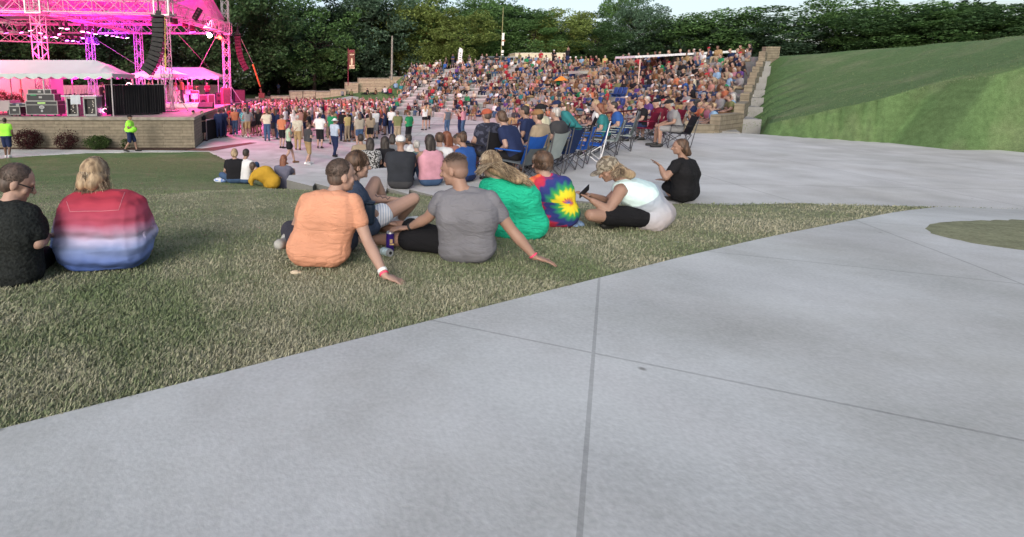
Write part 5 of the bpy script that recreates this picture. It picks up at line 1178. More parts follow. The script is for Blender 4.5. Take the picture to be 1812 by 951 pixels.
ST = [  # px, feet y, phase, arms, yaw, mats, kwargs, label
 (232, 269, .75, ('front', 'front'), -88, M6(1, 'lime', 'navy', 'short'), dict(gw=1.35, belly=.10, shorts=.95, hat='cap'), 'heavy man in lime shirt, navy shorts and black cap walking along the pale path'),
 (14, 280, .35, ('front', 'down'), 15, M6(2, 'lime', 'navy', 'dark', 'white'), dict(gw=1.3, shorts=.9), 'person in lime shirt and navy shorts seen from behind on the path'),
 (344, 252, .1, ('down', 'front'), 200, M6(0, 'black', 'black', 'dark'), dict(gw=1.15, shorts=.95, hat='cap', sleeve=.6), 'security guard in black shirt, shorts and cap facing out by the wall corner'),
 (359, 250, .2, ('front', 'front'), 240, M6(0, 'black', 'black', 'dark'), dict(gw=1.1, shorts=.9), 'person in black shirt and shorts leaning on the black barrier'),
 (388, 245, 0, 'fold', 20, M6(0, 'navy', 'navy', 'dark'), dict(gw=1.1, shorts=1.95, sleeve=1.9), 'person in dark navy uniform standing right behind the white barrier sign'),
 (397, 243, .1, 'down', -10, M6(1, 'navy', 'navy', 'dark'), dict(shorts=1.95, sleeve=.6), 'second person in dark navy uniform, next to the red shirt'),
 (411, 238, .15, ('hip', 'down'), 10, M6(0, 'red', 'khaki', 'grey', 'brown'), dict(gw=1.15, shorts=.95), 'grey haired man in red shirt and khaki shorts near the barrier end'),
 (433, 243, .1, 'front', 5, M6(0, HAW, 'grey', 'brown', 'brown'), dict(gw=1.15, shorts=.95, sleeve=.6, hat='cap'), 'man in teal floral shirt and grey shorts'),
 (446, 240, 0, 'front', 10, M6(0, 'grey', 'pink', 'grey', 'brown'), dict(shorts=.8, skirt=True), 'woman in pale grey top and pinkish skirt beside the teal floral shirt'),
 (458, 241, .1, 'front', 0, M6(1, 'black', 'black', 'brown', 'brown'), dict(gw=.95, shorts=.35, sleeve=.1, hairlen=.2), 'woman in black sleeveless top and very short shorts'),
 (473, 250, .0, ('hip', 'front'), 5, M6(0, 'cream', 'denim', 'brown'), dict(gw=1.2, shorts=1.95), 'broad man in cream shirt and blue jeans with his back to us'),
 (489, 247, .25, ('front', 'phone'), -20, M6(0, 'navy', 'denim', 'dark'), dict(gw=.92, shorts=1.95, sleeve=.1, hairlen=.18), 'slim woman in navy vest top and tight jeans right of the man in cream'),
 (499, 263, .1, 'down', -25, M6(0, 'orange', 'black', 'brown'), dict(gw=.9, shorts=.8), 'person in orange tee and black shorts behind the purple haired woman'),
 (511, 290, .8, ('phone', 'front'), -75, M6(0, mat('mint', (.38, .48, .36), .9), 'black', 'purple', 'brown'), dict(gw=.95, shorts=.5, skirt=True, sleeve=.15, hairlen=.15), 'purple haired woman in pale green top and black skirt striding right'),
 (527, 266, .3, 'down', 0, M6(0, mat('beige_cloth', (.46, .42, .34), .9), 'khaki', 'grey', 'brown'), dict(gw=1.1, shorts=1.95), 'man in beige shirt and khaki trousers, grey hair, seen from behind'),
 (545, 292, .45, ('front', 'front'), -55, M6(0, 'charcoal', 'khaki', 'brown', 'white'), dict(gw=1.08, shorts=1.0), 'man in dark tee and brown shorts walking, white trainers'),
 (566, 263, .1, ('hip', 'hip'), -10, M6(0, 'white', 'black', 'dark'), dict(gw=1.22, shorts=.95), 'man in white tee with a small round mark and black shorts'),
 (588, 256, 0, 'front', 5, M6(0, 'green', 'charcoal', 'brown'), dict(gw=1.2, shorts=.9), 'person in bright green tee behind the woman in the white sun hat'),
 (592, 278, .5, ('front', 'hip'), -40, M6(1, mat('pale_blue', (.36, .42, .52), .9), 'navy', 'brown'), dict(gw=1.1, shorts=1.95, hat='brim', sleeve=.45), 'woman in white sun hat, pale blue tee and navy trousers'),
 (607, 250, .1, 'front', 10, M6(0, 'black', 'navy', 'dark'), dict(gw=1.12, shorts=1.95, sleeve=1.9, hat='brim'), 'person in white cowboy hat and dark jacket'),
 (620, 243, .0, 'down', -15, M6(0, 'blue', 'grey', 'short'), dict(gw=1.05, shorts=.95), 'man in bright blue tee and grey shorts right of the cowboy hat'),
 (636, 263, .2, 'front', 20, M6(0, PON, 'denim', 'brown', 'brown'), dict(gw=1.2, shorts=.5, sleeve=1.3, hairlen=.18), 'woman in striped beige poncho top and denim shorts'),
 (655, 258, .25, ('down', 'front'), 15, M6(0, 'tan', 'black', 'brown', 'black'), dict(gw=1.0, shorts=.6, sleeve=1.2, hairlen=.25), 'woman in tan jumper and black shorts'),
 (664, 246, .1, 'front', 25, M6(0, 'white', 'grey', 'grey'), dict(gw=1.15, shorts=.95, hat='cap'), 'person in white shirt and pale cap behind the tan jumper'),
 (685, 238, .1, ('phone', 'down'), 10, M6(0, 'black', 'black', 'dark'), dict(gw=.9, shorts=1.95, sleeve=.1, hairlen=.2), 'slim woman all in black with leggings'),
 (692, 240, -.1, 'fold', -10, M6(0, 'white', 'navy', 'brown', 'white'), dict(gw=.95, shorts=1.95), 'woman in white top and dark trousers beside the black leggings'),
 (703, 255, .1, ('fold', 'fold'), 5, M6(0, 'olive', 'tan', 'short', 'white'), dict(gw=1.2, shorts=1.0), 'man in olive tee and tan shorts with folded arms'),
 (723, 256, .1, ('front', 'pocket'), 40, M6(0, 'green', 'black', 'brown'), dict(gw=1.2, shorts=.85), 'man in green tee and black shorts facing left'),
 (751, 231, .15, ('hip', 'down'), 20, M6(0, 'white', 'black', 'blonde'), dict(gw=.9, shorts=.3, sleeve=.1, hairlen=.3), 'woman in white top and tiny black shorts, long fair hair'),
 (757, 228, -.1, 'down', -20, M6(0, 'tan', 'black', 'blonde'), dict(gw=.9, shorts=.5, hairlen=.2), 'woman in tan top just behind the white top and tiny shorts'),
 (791, 239, .05, 'down', 25, M6(0, mat('vest_slate', (.10, .11, .14), .9), 'denim', 'grey', 'brown'), dict(gw=1.05, shorts=1.9, sleeve=.05), 'person in slate sleeveless top and blue jeans alone on the plaza'),
 (819, 240, .1, ('phone', 'phone'), 60, M6(0, 'pink', 'denim', 'dark'), dict(gw=1.15, shorts=1.95, sleeve=.5), 'person in pink tee and blue jeans holding up a phone'),
 (813, 238, 0, 'phone', 60, M6(1, 'maroon', 'navy', 'dark', 'brown'), dict(gw=1.0, shorts=1.95, hat='cap'), 'person in maroon top mostly hidden by the pink tee and jeans'),
 (805, 200, .1, 'down', 30, M6(0, 'black', 'maroon', 'dark'), dict(gw=1.1, shorts=1.9, sleeve=.05, hat='cap'), 'person in black vest and dark red trousers at the foot of the benches'),
 (493, 168, 0, 'front', 10, M6(0, 'denim', 'charcoal', 'brown'), dict(gw=1.05, shorts=1.9), 'person in dull blue standing by the low block walls'),
 (668, 215, .1, 'down', 20, M6(0, 'sky-blue', 'denim', 'grey'), dict(gw=1.05, shorts=1.9, sleeve=1.8), 'person in sky-blue shirt and cap at the right edge of the crowd'),
]
for px, py, ph, arms, yaw, mats, kw, lab in ST:
    p = atZ(px, py, 0) if py > 190 else gpt(px, py)
    if py == 200: p = atZ(px, 203, .2)
    if kw.get('hat') == 'brim': mats[5] = cm('white')
    detailed(stand(ph, arms), p, R(yaw), lab, mats, vox=.019 if py > 225 else .026, scale=1.0+(.03 if kw.get('gw', 1) > 1.1 else 0), **kw)
# small printed mark on the white tee
# ---------------------------------------------------------------- barrier with sign
a, b = atZ(366, 249, 0), atZ(397, 240, 0); r_ = empty('crowd_barrier', a, 0, 'black cloth covered crowd barrier with a white notice at the wall corner', 'barrier'); q = MB(); n = Vector((0, 0, 1)); bb = b-a
q.add([(0, 0, 0), bb, bb+n*1.15, n*1.15, (.04, .06, 0), bb+Vector((.04, .06, 0)), bb+Vector((.04, .06, 1.15)), (.04, .06, 1.15)], [(0, 1, 2, 3), (7, 6, 5, 4), (0, 4, 5, 1), (3, 2, 6, 7), (1, 5, 6, 2), (0, 3, 7, 4)]); q.build('cloth', BLKC, r_)
q = MB(); q.tube((0, 0, 1.17), bb+n*1.17, .03); q.tube((0, 0, 0), n*1.17, .03); q.build('rail', ALU, r_)
s_ = empty('notice_sign', a+bb*.04+Vector((-.03, -.09, .42)), math.atan2(bb.y, bb.x), 'white notice board with two lines of blurred dark lettering on the black barrier', 'sign'); q = MB(); q.box((.42, 0, .42), (.84, .02, .74), None); q.build('board', mat('sign_white', (.78, .78, .76), .6), s_)
q = MB()
for row, wds in ((.62, ((.1, .28), (.33, .6))), (.38, ((.12, .34), (.42, .72))), (.18, ((.1, .3), (.36, .7)))):
    for x0, x1 in wds:
        x = x0
        while x < x1: q.box((x+.025, -.014, row), (.035, .01, .14 if row > .5 else .11)); q.box((x+.03, -.015, row+rnd.uniform(-.04, .04)), (.05, .01, .02)); x += .062
q.build('lettering', mat('ink_navy', (.03, .04, .12), .6), s_)
# leaning hand cart by the wall corner
p = atZ(322, 259, .04); r_ = empty('hand_cart', p, .2, 'grey wheeled hand cart leaning against the stage wall near its corner', 'cart'); GR = mat('cart_grey', (.16, .17, .18), .5)
q = MB(); q.path([(-.35, 0, 1.0), (-.25, .0, .85), (.1, 0, .45), (.45, 0, .05)], .022, 7); q.path([(-.35, .35, 1.0), (-.25, .35, .85), (.1, .35, .45), (.45, .35, .05)], .022, 7); q.tube((-.35, 0, 1.0), (-.35, .35, 1.0), .03); q.tube((.1, 0, .45), (.1, .35, .45), .02); q.build('frame', GR, r_)
for y in (-.05, .4):
    q = MB()
    for i in range(16): a0, a1 = i*math.pi/8, (i+1)*math.pi/8; q.tube((.2+.24*math.cos(a0), y, .25+.24*math.sin(a0)), (.2+.24*math.cos(a1), y, .25+.24*math.sin(a1)), .022)
    for i in range(6): q.tube((.2, y, .25), (.2+.23*math.cos(i*1.05), y, .25+.23*math.sin(i*1.05)), .006, n=4)
    q.build('wheel', GR, r_)
q = MB(); q.ell((0, 0, .09), (.24, .2, .11)); q.ell((.06, 0, .05), (.27, .22, .04)); tag(q.build('helmet', mat('helmet_mint', (.5, .62, .56), .4), None, True, atZ(307, 260, .03)), 'pale mint helmet lying on the mulch at the foot of the stage wall', 'helmet')
# ---------------------------------------------------------------- folding camp chairs
STEEL = mat('chair_steel', (.10, .10, .11), .4, .1, 5, metal=.5); CHW = mat('chair_white', (.7, .7, .7), .4)
def camp_chair(loc, yaw, back, seat, lab, group=None, frame=STEEL, tall=0, side=None):
    r_ = empty('camp_chair', loc, yaw, lab, 'chair', group); wd = .29
    q = MB(); q.box((0, 0, .41), (wd*2-.05, .46, .025), Matrix.Rotation(.06, 4, 'X'), 0, .01); q.build('seat', seat, r_)
    q = MB(); v = []; H = .50+tall
    for i in range(7):
        for j in range(7): x = -wd+.02+(2*wd-.04)*i/6; t = j/6; v.append((x*(1+.03*t), -.20-.16*t-.035*math.cos((x/wd)*1.5)*(1-.3*t), .38+H*t-(.03*(1-(x/wd)**2) if j == 6 else 0)))
    f = [(i*7+j, i*7+j+7, i*7+j+8, i*7+j+1) for i in range(6) for j in range(6)]; q.add(v, f); q.add([(x, y-.015, z) for x, y, z in v], [tuple(reversed(k)) for k in f]); q.build('backrest', back, r_, True)
    if side:
        q = MB(); q.add([(x*.99, y-.022, z*.62+.13) for x, y, z in v], [tuple(reversed(k)) for k in f]); q.build('back_pocket', side, r_, True)
    for s_ in (-1, 1):
        q = MB(); q.box((s_*wd*1.08, .0, .62), (.07, .48, .02), None, 0, .008); q.build('armrest', back, r_)
        q = MB(); q.tube((s_*wd, -.24, .02), (s_*wd, .26, .40), .011); q.tube((s_*wd, .26, .02), (s_*wd*1.05, .22, .62), .011); q.build('leg', frame, r_)
        q = MB(); q.tube((s_*wd, .26, .02), (s_*wd, -.24, .40), .011); q.tube((s_*wd, -.24, .02), (s_*wd*1.05, -.38, .40+H), .011); q.build('leg', frame, r_)
    for y in (-.24, .26): q = MB(); q.tube((-wd, y, .03), (wd, y, .38), .010); q.tube((wd, y, .03), (-wd, y, .38), .010); q.build('cross_brace', frame, r_)
    return r_
CB = cloth((.02, .10, .42), 'canvas_blue'); CG = cloth((.30, .34, .33), 'canvas_grey'); CN = cloth((.015, .03, .09), 'canvas_navy'); CM = cloth((.16, .01, .035), 'canvas_maroon'); CD = cloth((.10, .115, .125), 'canvas_slate'); CK = cloth((.02, .02, .025), 'canvas_black')
ZC = 1.6
CH = [ # px, py, yaw, back, seat, kw, label, sitter
 (914, 325, 38, CB, CD, dict(side=CD), 'blue camp chair with slate lower back behind the fair haired woman in green', (bench('lap', .32), M6(0, 'navy', 'black', 'brown'), dict(gw=1.0, hairlen=.05), 'person with brown hair bending forward in the blue and slate camp chair')),
 (860, 312, 25, CK, CK, {}, 'black camp chair half hidden behind the woman in green', (bench('lap', .0), M6(0, spotted('pattern_navy', (.012, .014, .03), (.05, .055, .09), 14, .52), 'charcoal', 'short', 'black', mat('cap_rust', (.38, .09, .05), .8)), dict(gw=1.35, hat='cap'), 'heavy man in dark patterned jersey and rust red cap in a camp chair')),
 (955, 315, 40, CG, CG, {}, 'pale grey camp chair between the blue ones', (bench('lap', .05), M6(0, 'tan', 'khaki', 'dark', 'brown', mat('cap_brown', (.24, .13, .06), .8)), dict(gw=1.1, hat='cap'), 'person in brown cap in the pale grey camp chair')),
 (986, 303, 45, CN, CN, {}, 'navy camp chair of the white haired man', (bench('lap', .05), M6(0, 'charcoal', 'denim', 'grey'), dict(gw=1.3), 'white haired heavy man in dark tee in the navy camp chair')),
 (1013, 294, 55, CB, CB, {}, 'empty bright blue camp chair right of the white haired man', None),
 (1040, 287, 60, CB, CB, dict(frame=CHW), 'bright blue folding chair on a white frame', None),
 (1069, 277, 55, CG, CG, {}, 'low grey camp chair of the girl in teal', (bench('lap', .12), M6(0, 'teal', 'charcoal', 'red'), dict(gw=.95, hairlen=.1), 'child in teal top in the low grey camp chair')),
 (1096, 266, 62, CG, CG, dict(tall=.14), 'tall backed grey camp chair of the man in bright blue', (bench('lap', .16), M6(0, 'blue', 'navy', 'dark'), dict(gw=1.2), 'man in bright blue tee in the tall backed grey camp chair')),
 (1133, 250, 75, CM, CM, {}, 'maroon camp chair of the woman with crossed legs', (bench('lap', .0), M6(0, 'black', 'navy', 'red'), dict(gw=1.05, shorts=1.9), 'person in black top and navy trousers in a maroon camp chair')),
 (1160, 248, 78, CM, CK, {}, 'maroon camp chair nearest the row end, red bag on it', (bench('fold', .0), M6(0, 'maroon', 'pink', 'grey'), dict(gw=1.15, shorts=.9, hat='cap'), 'person in pale cap and maroon top in the maroon camp chair at the row end')),
 (1182, 240, 80, CM, CM, {}, 'maroon camp chair at the right of the maroon group', (bench('lap', .05), M6(0, 'maroon', 'charcoal', 'brown'), dict(gw=1.15), 'person in maroon shirt in the rightmost maroon camp chair')),
 (1148, 232, 80, CK, CM, {}, 'black camp chair behind the maroon ones', (bench('knee', .1), M6(0, 'purple', 'grey', 'grey'), dict(gw=1.05), 'grey haired person in purple in the black camp chair behind')),
]
for px, py, yaw, bk, st_, kw, lab, sit in CH:
    p = atZ(px, py, ZC); camp_chair(p, R(yaw), bk, st_, lab, 'camp chairs on the concourse', **kw)
    if sit: J, mts, k2, l2 = sit; k2.setdefault('shorts', .95); detailed(J, p+Vector((0, 0, .37)), R(yaw), l2, mts, vox=.019, fold=.01, group=None, **k2)
# more people by the chairs
for px, py, yaw, J, mts, kw, lab, zz in (
    (936, 300, 50, bench(('lap', 'lap'), .1), M6(1, 'navy', 'black', 'dark'), dict(gw=1.0, shorts=1.9), 'dark haired person between the blue and grey camp chairs', .40),
    (968, 290, 60, bench('lap', .15), M6(0, mat('cream_tee', (.55, .52, .38), .9), 'tan', 'grey'), dict(gw=1.15, hat='brim'), 'person in straw sun hat and cream tee beyond the grey camp chair', .40),
    (1022, 268, 68, bench('knee', .5), M6(0, 'teal', 'navy', 'dark', 'black', 'navy'), dict(gw=1.15, shorts=1.9, hat='cap', sleeve=1.8), 'person in dark teal jacket leaning far forward', .40),
    (1056, 262, 60, bench('lap', .05), M6(0, 'white', 'grey', 'blonde'), dict(gw=1.05, hairlen=.12), 'person in white top behind the girl in teal', .40),
    (1196, 262, 70, bench('knee', .2), M6(1, 'grey', 'grey', 'grey'), dict(gw=1.1, shorts=.9, hat='cap'), 'person in grey shorts at the right edge of the concourse', .40)):
    p = atZ(px, py, ZC); camp_chair(p, R(yaw), CK, CK, 'black camp chair under the '+lab.replace('person in ', 'sitter in ').replace('dark haired person', 'sitter').replace(' at the right edge of the concourse', '').replace('person with ', '').replace('beyond the grey camp chair', 'and cream tee').replace(' and cream tee and cream tee', ' and cream tee'), 'camp chairs on the concourse'); kw.setdefault('shorts', .95); detailed(J, p+Vector((0, 0, zz)), R(yaw), lab, mts, vox=.019, **kw)
# tiny standing pair of bags
# ---------------------------------------------------------------- people sitting on the ground in the middle distance
GS = [ # px, py(bottom), z or None, yaw, J, mats, kw, label
 (411, 327, None, 10, floor_sit('cross', .05), M6(0, 'black', 'denim', 'blonde'), dict(gw=1.1, shorts=1.9, hairlen=.06), 'blond person in black tee sitting on the grass edge'),
 (427, 322, None, -20, floor_sit('knees', .1), M6(1, 'white', 'denim', 'dark'), dict(gw=.95, shorts=1.9), 'dark haired person in white and jeans beside the blond one in black'),
 (497, 331, None, -15, floor_sit('knees', .08), M6(0, mat('dress_grey', (.12, .12, .17), .9), mat('dress_grey', (.12, .12, .17), .9), 'red', 'white'), dict(gw=.9, shorts=.8, hairlen=.28), 'woman with long auburn hair in grey dress at the grass edge'),
 (655, 313, 1.2, 0, floor_sit('cross', .1), M6(1, PAT, 'black', 'dark'), dict(gw=1.1, shorts=1.9, hairlen=.15, hairvol=1.15), 'dark haired person in black and white patterned top on the terrace step'),
 (681, 309, 1.2, 0, floor_sit('cross', .1), M6(1, 'black', 'black', 'dark'), dict(gw=1.05, shorts=1.9, hairlen=.35, hairvol=1.25, sleeve=1.9), 'person with long black hair all in black on the terrace step'),
 (693, 300, 1.2, -10, floor_sit('cross', .1), M6(2, 'grey', 'black', 'dark'), dict(gw=.95, shorts=1.9, hairlen=.1), 'person in pale grey top with round dark hair behind the one in black'),
 (640, 300, 1.2, 10, floor_sit('cross', .1), M6(1, 'tan', 'black', 'dark'), dict(gw=.9, shorts=1.9), 'person with dark hair knot half hidden by the long haired man'),
 (708, 334, 1.6, -5, floor_sit('knees', .1), M6(1, mat('tee_ink', (.025, .028, .036), .9), 'charcoal', 'short', 'black', 'white'), dict(gw=1.15, shorts=1.9, hat='cap_back', bald=True), 'man in white backward cap and black tee on the concourse edge'),
 (737, 300, 1.2, 60, floor_sit('knees', .2), M6(2, 'white', 'white', 'dark'), dict(gw=1.0, shorts=1.9), 'person in white with dark red hair band leaning over'),
 (739, 318, 1.2, 10, floor_sit('knees', .1), M6(0, mat('sage', (.10, .15, .13), .9), 'grey', 'grey'), dict(gw=1.0, shorts=1.9), 'grey haired person in dull green top near the pink vest top'),
 (762, 329, 1.6, 15, floor_sit('knees', .05), M6(1, mat('pink_vest', (.52, .26, .32), .9), 'denim', 'dark'), dict(gw=1.12, shorts=1.9, sleeve=.05, tank=True, hairlen=.32), 'woman with long dark hair in pink vest top on the concourse edge'),
 (776, 322, 1.6, -10, floor_sit('cross', .1), M6(0, 'white', 'white', 'brown'), dict(gw=1.1, shorts=1.9), 'person in white tee with brown hair bun behind the pink vest top'),
 (797, 318, 1.6, 30, floor_sit('cross', .1), M6(0, 'coral', 'grey', 'red'), dict(gw=1.0, shorts=1.9, hairlen=.2), 'auburn haired person in coral behind the man in the grey polo'),
 (812, 300, 1.2, 60, floor_sit('cross', .05), M6(2, 'white', 'grey', 'dark'), dict(gw=1.1, shorts=1.9), 'bearded dark haired man in white tee on the far step'),
 (826, 322, 1.6, 40, floor_sit('cross', .1), M6(1, 'blue', 'navy', 'brown'), dict(gw=1.05, shorts=1.9), 'brown haired man in bright blue tee sitting left of the rust red cap'),
 (823, 290, 1.2, 50, floor_sit('cross', .05), M6(1, 'navy', 'navy', 'dark'), dict(gw=1.0, shorts=1.9), 'dark haired person beyond the bright blue tee'),
 (476, 171, None, 10, floor_sit('knees', .1), M6(0, 'black', 'black', 'dark'), dict(gw=1.2, shorts=1.9), 'person in black sitting at the low block walls'),
 (608, 159, None, 20, floor_sit('knees', .0), M6(1, 'lime', 'black', 'dark'), dict(gw=1.25, shorts=1.9), 'person in lime seated before the raised pale block wall'),
 (637, 152, None, 20, bench('knee', .1), M6(0, 'white', 'navy', 'brown'), dict(gw=1.2, shorts=1.9), 'person in white on the long block wall'),
 (653, 153, None, 20, bench('knee', .1), M6(0, 'white', 'black', 'brown'), dict(gw=1.1, shorts=1.9), 'person in white and black on the long block wall'),
 (669, 152, None, 20, bench('lap', .1), M6(0, 'teal', 'black', 'brown'), dict(gw=1.2, shorts=.8), 'person in turquoise on the long block wall'),
 (683, 157, None, 20, floor_sit('knees', .1), M6(0, 'black', 'green', 'dark'), dict(gw=1.2, shorts=1.9), 'person in black on the lawn below the slim pole'),
 (701, 158, None, 20, floor_sit('knees', .1), M6(0, 'sky-blue', 'denim', 'grey'), dict(gw=1.2, shorts=1.9), 'person in sky-blue on the lawn near the grandstand end'),
 (595, 168, None, 30, floor_sit('legs', .0), M6(0, 'maroon', 'black', 'dark'), dict(gw=1.2, shorts=1.9), 'person in dark maroon leaning back on the lawn'),
 (606, 170, None, 20, floor_sit('knees', .1), M6(0, 'grey', 'navy', 'brown'), dict(gw=1.2, shorts=1.9, hat='cap'), 'person in grey with a cap on the lawn'),
 (622, 170, None, 20, floor_sit('knees', .1), M6(0, 'olive', 'black', 'brown'), dict(gw=1.2, shorts=1.9), 'person in olive on the lawn'),
 (650, 168, None, 60, floor_sit('legs', .0), M6(0, 'black', 'black', 'dark'), dict(gw=1.2, shorts=1.9), 'person in black leaning back on the lawn'),
 (665, 168, None, 60, floor_sit('legs', .0), M6(0, 'brown', 'black', 'dark'), dict(gw=1.2, shorts=1.9), 'person in brown leaning back on the lawn'),
 (682, 166, None, 30, floor_sit('knees', .1), M6(0, 'white', 'navy', 'dark'), dict(gw=1.2, shorts=1.9), 'person in white on the lawn beside the red tee'),
 (691, 167, None, 30, floor_sit('knees', .1), M6(0, 'red', 'navy', 'short'), dict(gw=1.3, shorts=1.9), 'person in red tee on the lawn'),
]
for px, py, z, yaw, J, mts, kw, lab in GS:
    p = atZ(px, py, z) if z else (gpt(px, py) if py < 200 else ground_at(px, 12.1))
    if 'block wall' in lab and 'on the' in lab: p = p+Vector((0, 0, .45))
    if py < 200 and px < 740: p.z = gz(p.x, p.y)
    detailed(J, p, R(yaw), lab, mts, vox=.019 if py > 200 else .032, fold=.008 if py > 200 else 0, **kw)
# man in mustard leaning on his side
Y0 = 11.6; 
def NP(root, Y0, js, yaw=0):
    o_ = atY(root[0], root[1], Y0); out = {}
    for k, v in js.items():
        out[k] = Vector(v) if k in ('face', 'hdl', 'hdr', 'headup', 'upl', 'upr', 'spread') else atY(v[0], v[1], Y0+v[2])-o_
    return o_, out
o_, J = NP((465, 330), 11.8, dict(pelvis=(482, 322, 0), chest=(468, 308, .05), neck=(455, 302, .1), head=(447, 295, .15), face=(-.2, 1, 0), hipl=(478, 322, .1), hipr=(484, 318, -.08), shl=(450, 309, .1), shr=(466, 301, .1), ell=(444, 320, 0), wrl=(446, 329, -.05), elr=(480, 308, .15), wrr=(492, 312, .2),
    knl=(470, 322, .45), anl=(480, 322, .8), toel=(482, 322, .95), knr=(478, 314, .45), anr=(474, 320, .8), toer=(474, 320, .95)))
MUS = cloth((.42, .25, .03), 'cloth_mustard'); detailed(J, o_, 0, 'large man in mustard long sleeved shirt lounging on the grass edge', [SK[0], MUS, cm('navy'), HR['short'], SHOE['black'], None], vox=.02, gw=1.45, sleeve=1.85, shorts=1.9, fold=.02, shirtlen=.05)
q = MB(); q.ell((0, 0, .06), (.20, .13, .07)); q.ell((.12, .02, .09), (.12, .1, .06)); tag(q.build('plastic_bag', spotted('bag_print', (.6, .62, .66), (.15, .25, .55), 12, .56), None, True, gpt(392, 323)), 'crumpled white and blue plastic bag on the grass left of the blond person', 'bag')
# stagehand and performers
for px, py, Y, yaw, ph, arms, mts, lab in ((182, 189, 30.5, -40, 0, 'front', M6(1, 'black', 'black', 'dark'), 'stagehand in black cap behind the racks'), (323, 175, 34.6, 90, .1, ('up', 'front'), M6(0, 'orange', 'charcoal', 'dark'), 'performer in glowing orange beside the drum kit'),
        (311, 176, 35.2, -60, 0, 'front', M6(0, 'white', 'white', 'blonde'), 'performer in white at the left of the drum kit'), (266, 186, 33, -20, 0, 'up', M6(0, 'white', 'grey', 'blonde'), 'pale haired stage person behind the black scrim'), (335, 168, 38, 180, 0, 'front', M6(0, 'red', 'black', 'red'), 'performer in red at the back between kit and racks'), (367, 165, 42, 180, 0, 'front', M6(1, 'maroon', 'black', 'dark'), 'person in maroon under the back tent')):
    x = atY(px, py, Y).x; detailed(stand(ph, arms), (x, Y, 1.6 if px != 323 else 1.88), R(yaw), lab, mts, vox=.026, shorts=1.9, hat='cap' if px == 182 else None)
# ---------------------------------------------------------------- the nine people close to the camera
def near(label, root, Y0, js, mats, vox=.0065, fold=.020, names=None, **k):
    k.setdefault('shirtlen', .012); o_, J = NP(root, Y0, js); zg = gz(o_.x, o_.y)
    return detailed(J, o_, 0, label, mats, vox=vox, fold=fold, fine=True, names=names, **k), o_, J
def knit(name, col, strength=.35, sc_=9, c2=None):
    m = mat(name, col, rough=.92, var=.10, scale=4, spec=.12); wrinkle(m); return m
def wrinkle(m, st=.55, dist=.022):
    """creases: stretched, distorted bands plus a fine weave"""
    N, L = m.node_tree.nodes, m.node_tree.links; b = N['Principled BSDF']; tc = N.new('ShaderNodeTexCoord'); mp = N.new('ShaderNodeMapping'); mp.inputs['Rotation'].default_value = (0, .5, 0); mp.inputs['Scale'].default_value = (3.2, 3.2, 8.5)
    n1 = N.new('ShaderNodeTexNoise'); n1.inputs['Scale'].default_value = 1.6; n1.inputs['Detail'].default_value = 3; n1.inputs['Distortion'].default_value = 1.6; L.new(tc.outputs['Object'], mp.inputs[0]); L.new(mp.outputs[0], n1.inputs['Vector'])
    r_ = N.new('ShaderNodeMath'); r_.operation = 'SUBTRACT'; r_.inputs[1].default_value = .5; L.new(n1.outputs['Fac'], r_.inputs[0]); a = N.new('ShaderNodeMath'); a.operation = 'ABSOLUTE'; L.new(r_.outputs[0], a.inputs[0]); p_ = N.new('ShaderNodeMath'); p_.operation = 'POWER'; p_.inputs[1].default_value = .6; L.new(a.outputs[0], p_.inputs[0])
    bp = N.new('ShaderNodeBump'); bp.inputs['Strength'].default_value = st; bp.inputs['Distance'].default_value = dist; L.new(p_.outputs[0], bp.inputs['Height'])
    n2 = N.new('ShaderNodeTexNoise'); n2.inputs['Scale'].default_value = 160; L.new(tc.outputs['Object'], n2.inputs['Vector']); b2 = N.new('ShaderNodeBump'); b2.inputs['Strength'].default_value = .25; b2.inputs['Distance'].default_value = .003
    L.new(n2.outputs['Fac'], b2.inputs['Height']); L.new(bp.outputs[0], b2.inputs['Normal']); L.new(b2.outputs[0], b.inputs['Normal'])
# 1 man in peach tee
PE = knit('tee_peach', (.60, .29, .185)); DSH = knit('shorts_slate', (.045, .045, .06))
p1, o1, J1 = near('man in plain peach tee with cropped hair, leaning back on his straight right arm', (562, 467), 3.45, dict(
    pelvis=(563, 438, 0), chest=(580, 385, .0), neck=(589, 346, .05), head=(605, 311, .09), face=(.93, .36, -.04), headup=(.05, 0, 1), hipl=(538, 436, 0), hipr=(588, 438, 0), shl=(546, 356, .07), shr=(624, 358, -.04),
    ell=(524, 400, .22), wrl=(560, 425, .42), elr=(650, 426, -.13), wrr=(681, 488, -.34), hdr=(.93, -.12, -.32), spread=(1.3, 0, 0), knl=(514, 408, .30), anl=(507, 425, .16), toel=(495, 432, .03), knr=(618, 425, .5), anr=(570, 440, .55), toer=(548, 440, .55)),
    [SK[0], PE, DSH, HR['short'], mat('shoe_grey', (.34, .34, .32), .7), None], sleeve=.50, shorts=.95, hairvol=.965, gw=1.06, head_s=1.06)
def strandmat(name, c1, c2, c3):
    m, N, L, b = newmat(name); b.inputs['Roughness'].default_value = .5; g = N.new('ShaderNodeNewGeometry'); cr = N.new('ShaderNodeValToRGB'); L.new(g.outputs['Random Per Island'], cr.inputs[0]); e = cr.color_ramp.elements
    e[0].color = (*c1, 1); e[1].color = (*c3, 1); q = e.new(.5); q.color = (*c2, 1); L.new(cr.outputs[0], b.inputs['Base Color']); return m
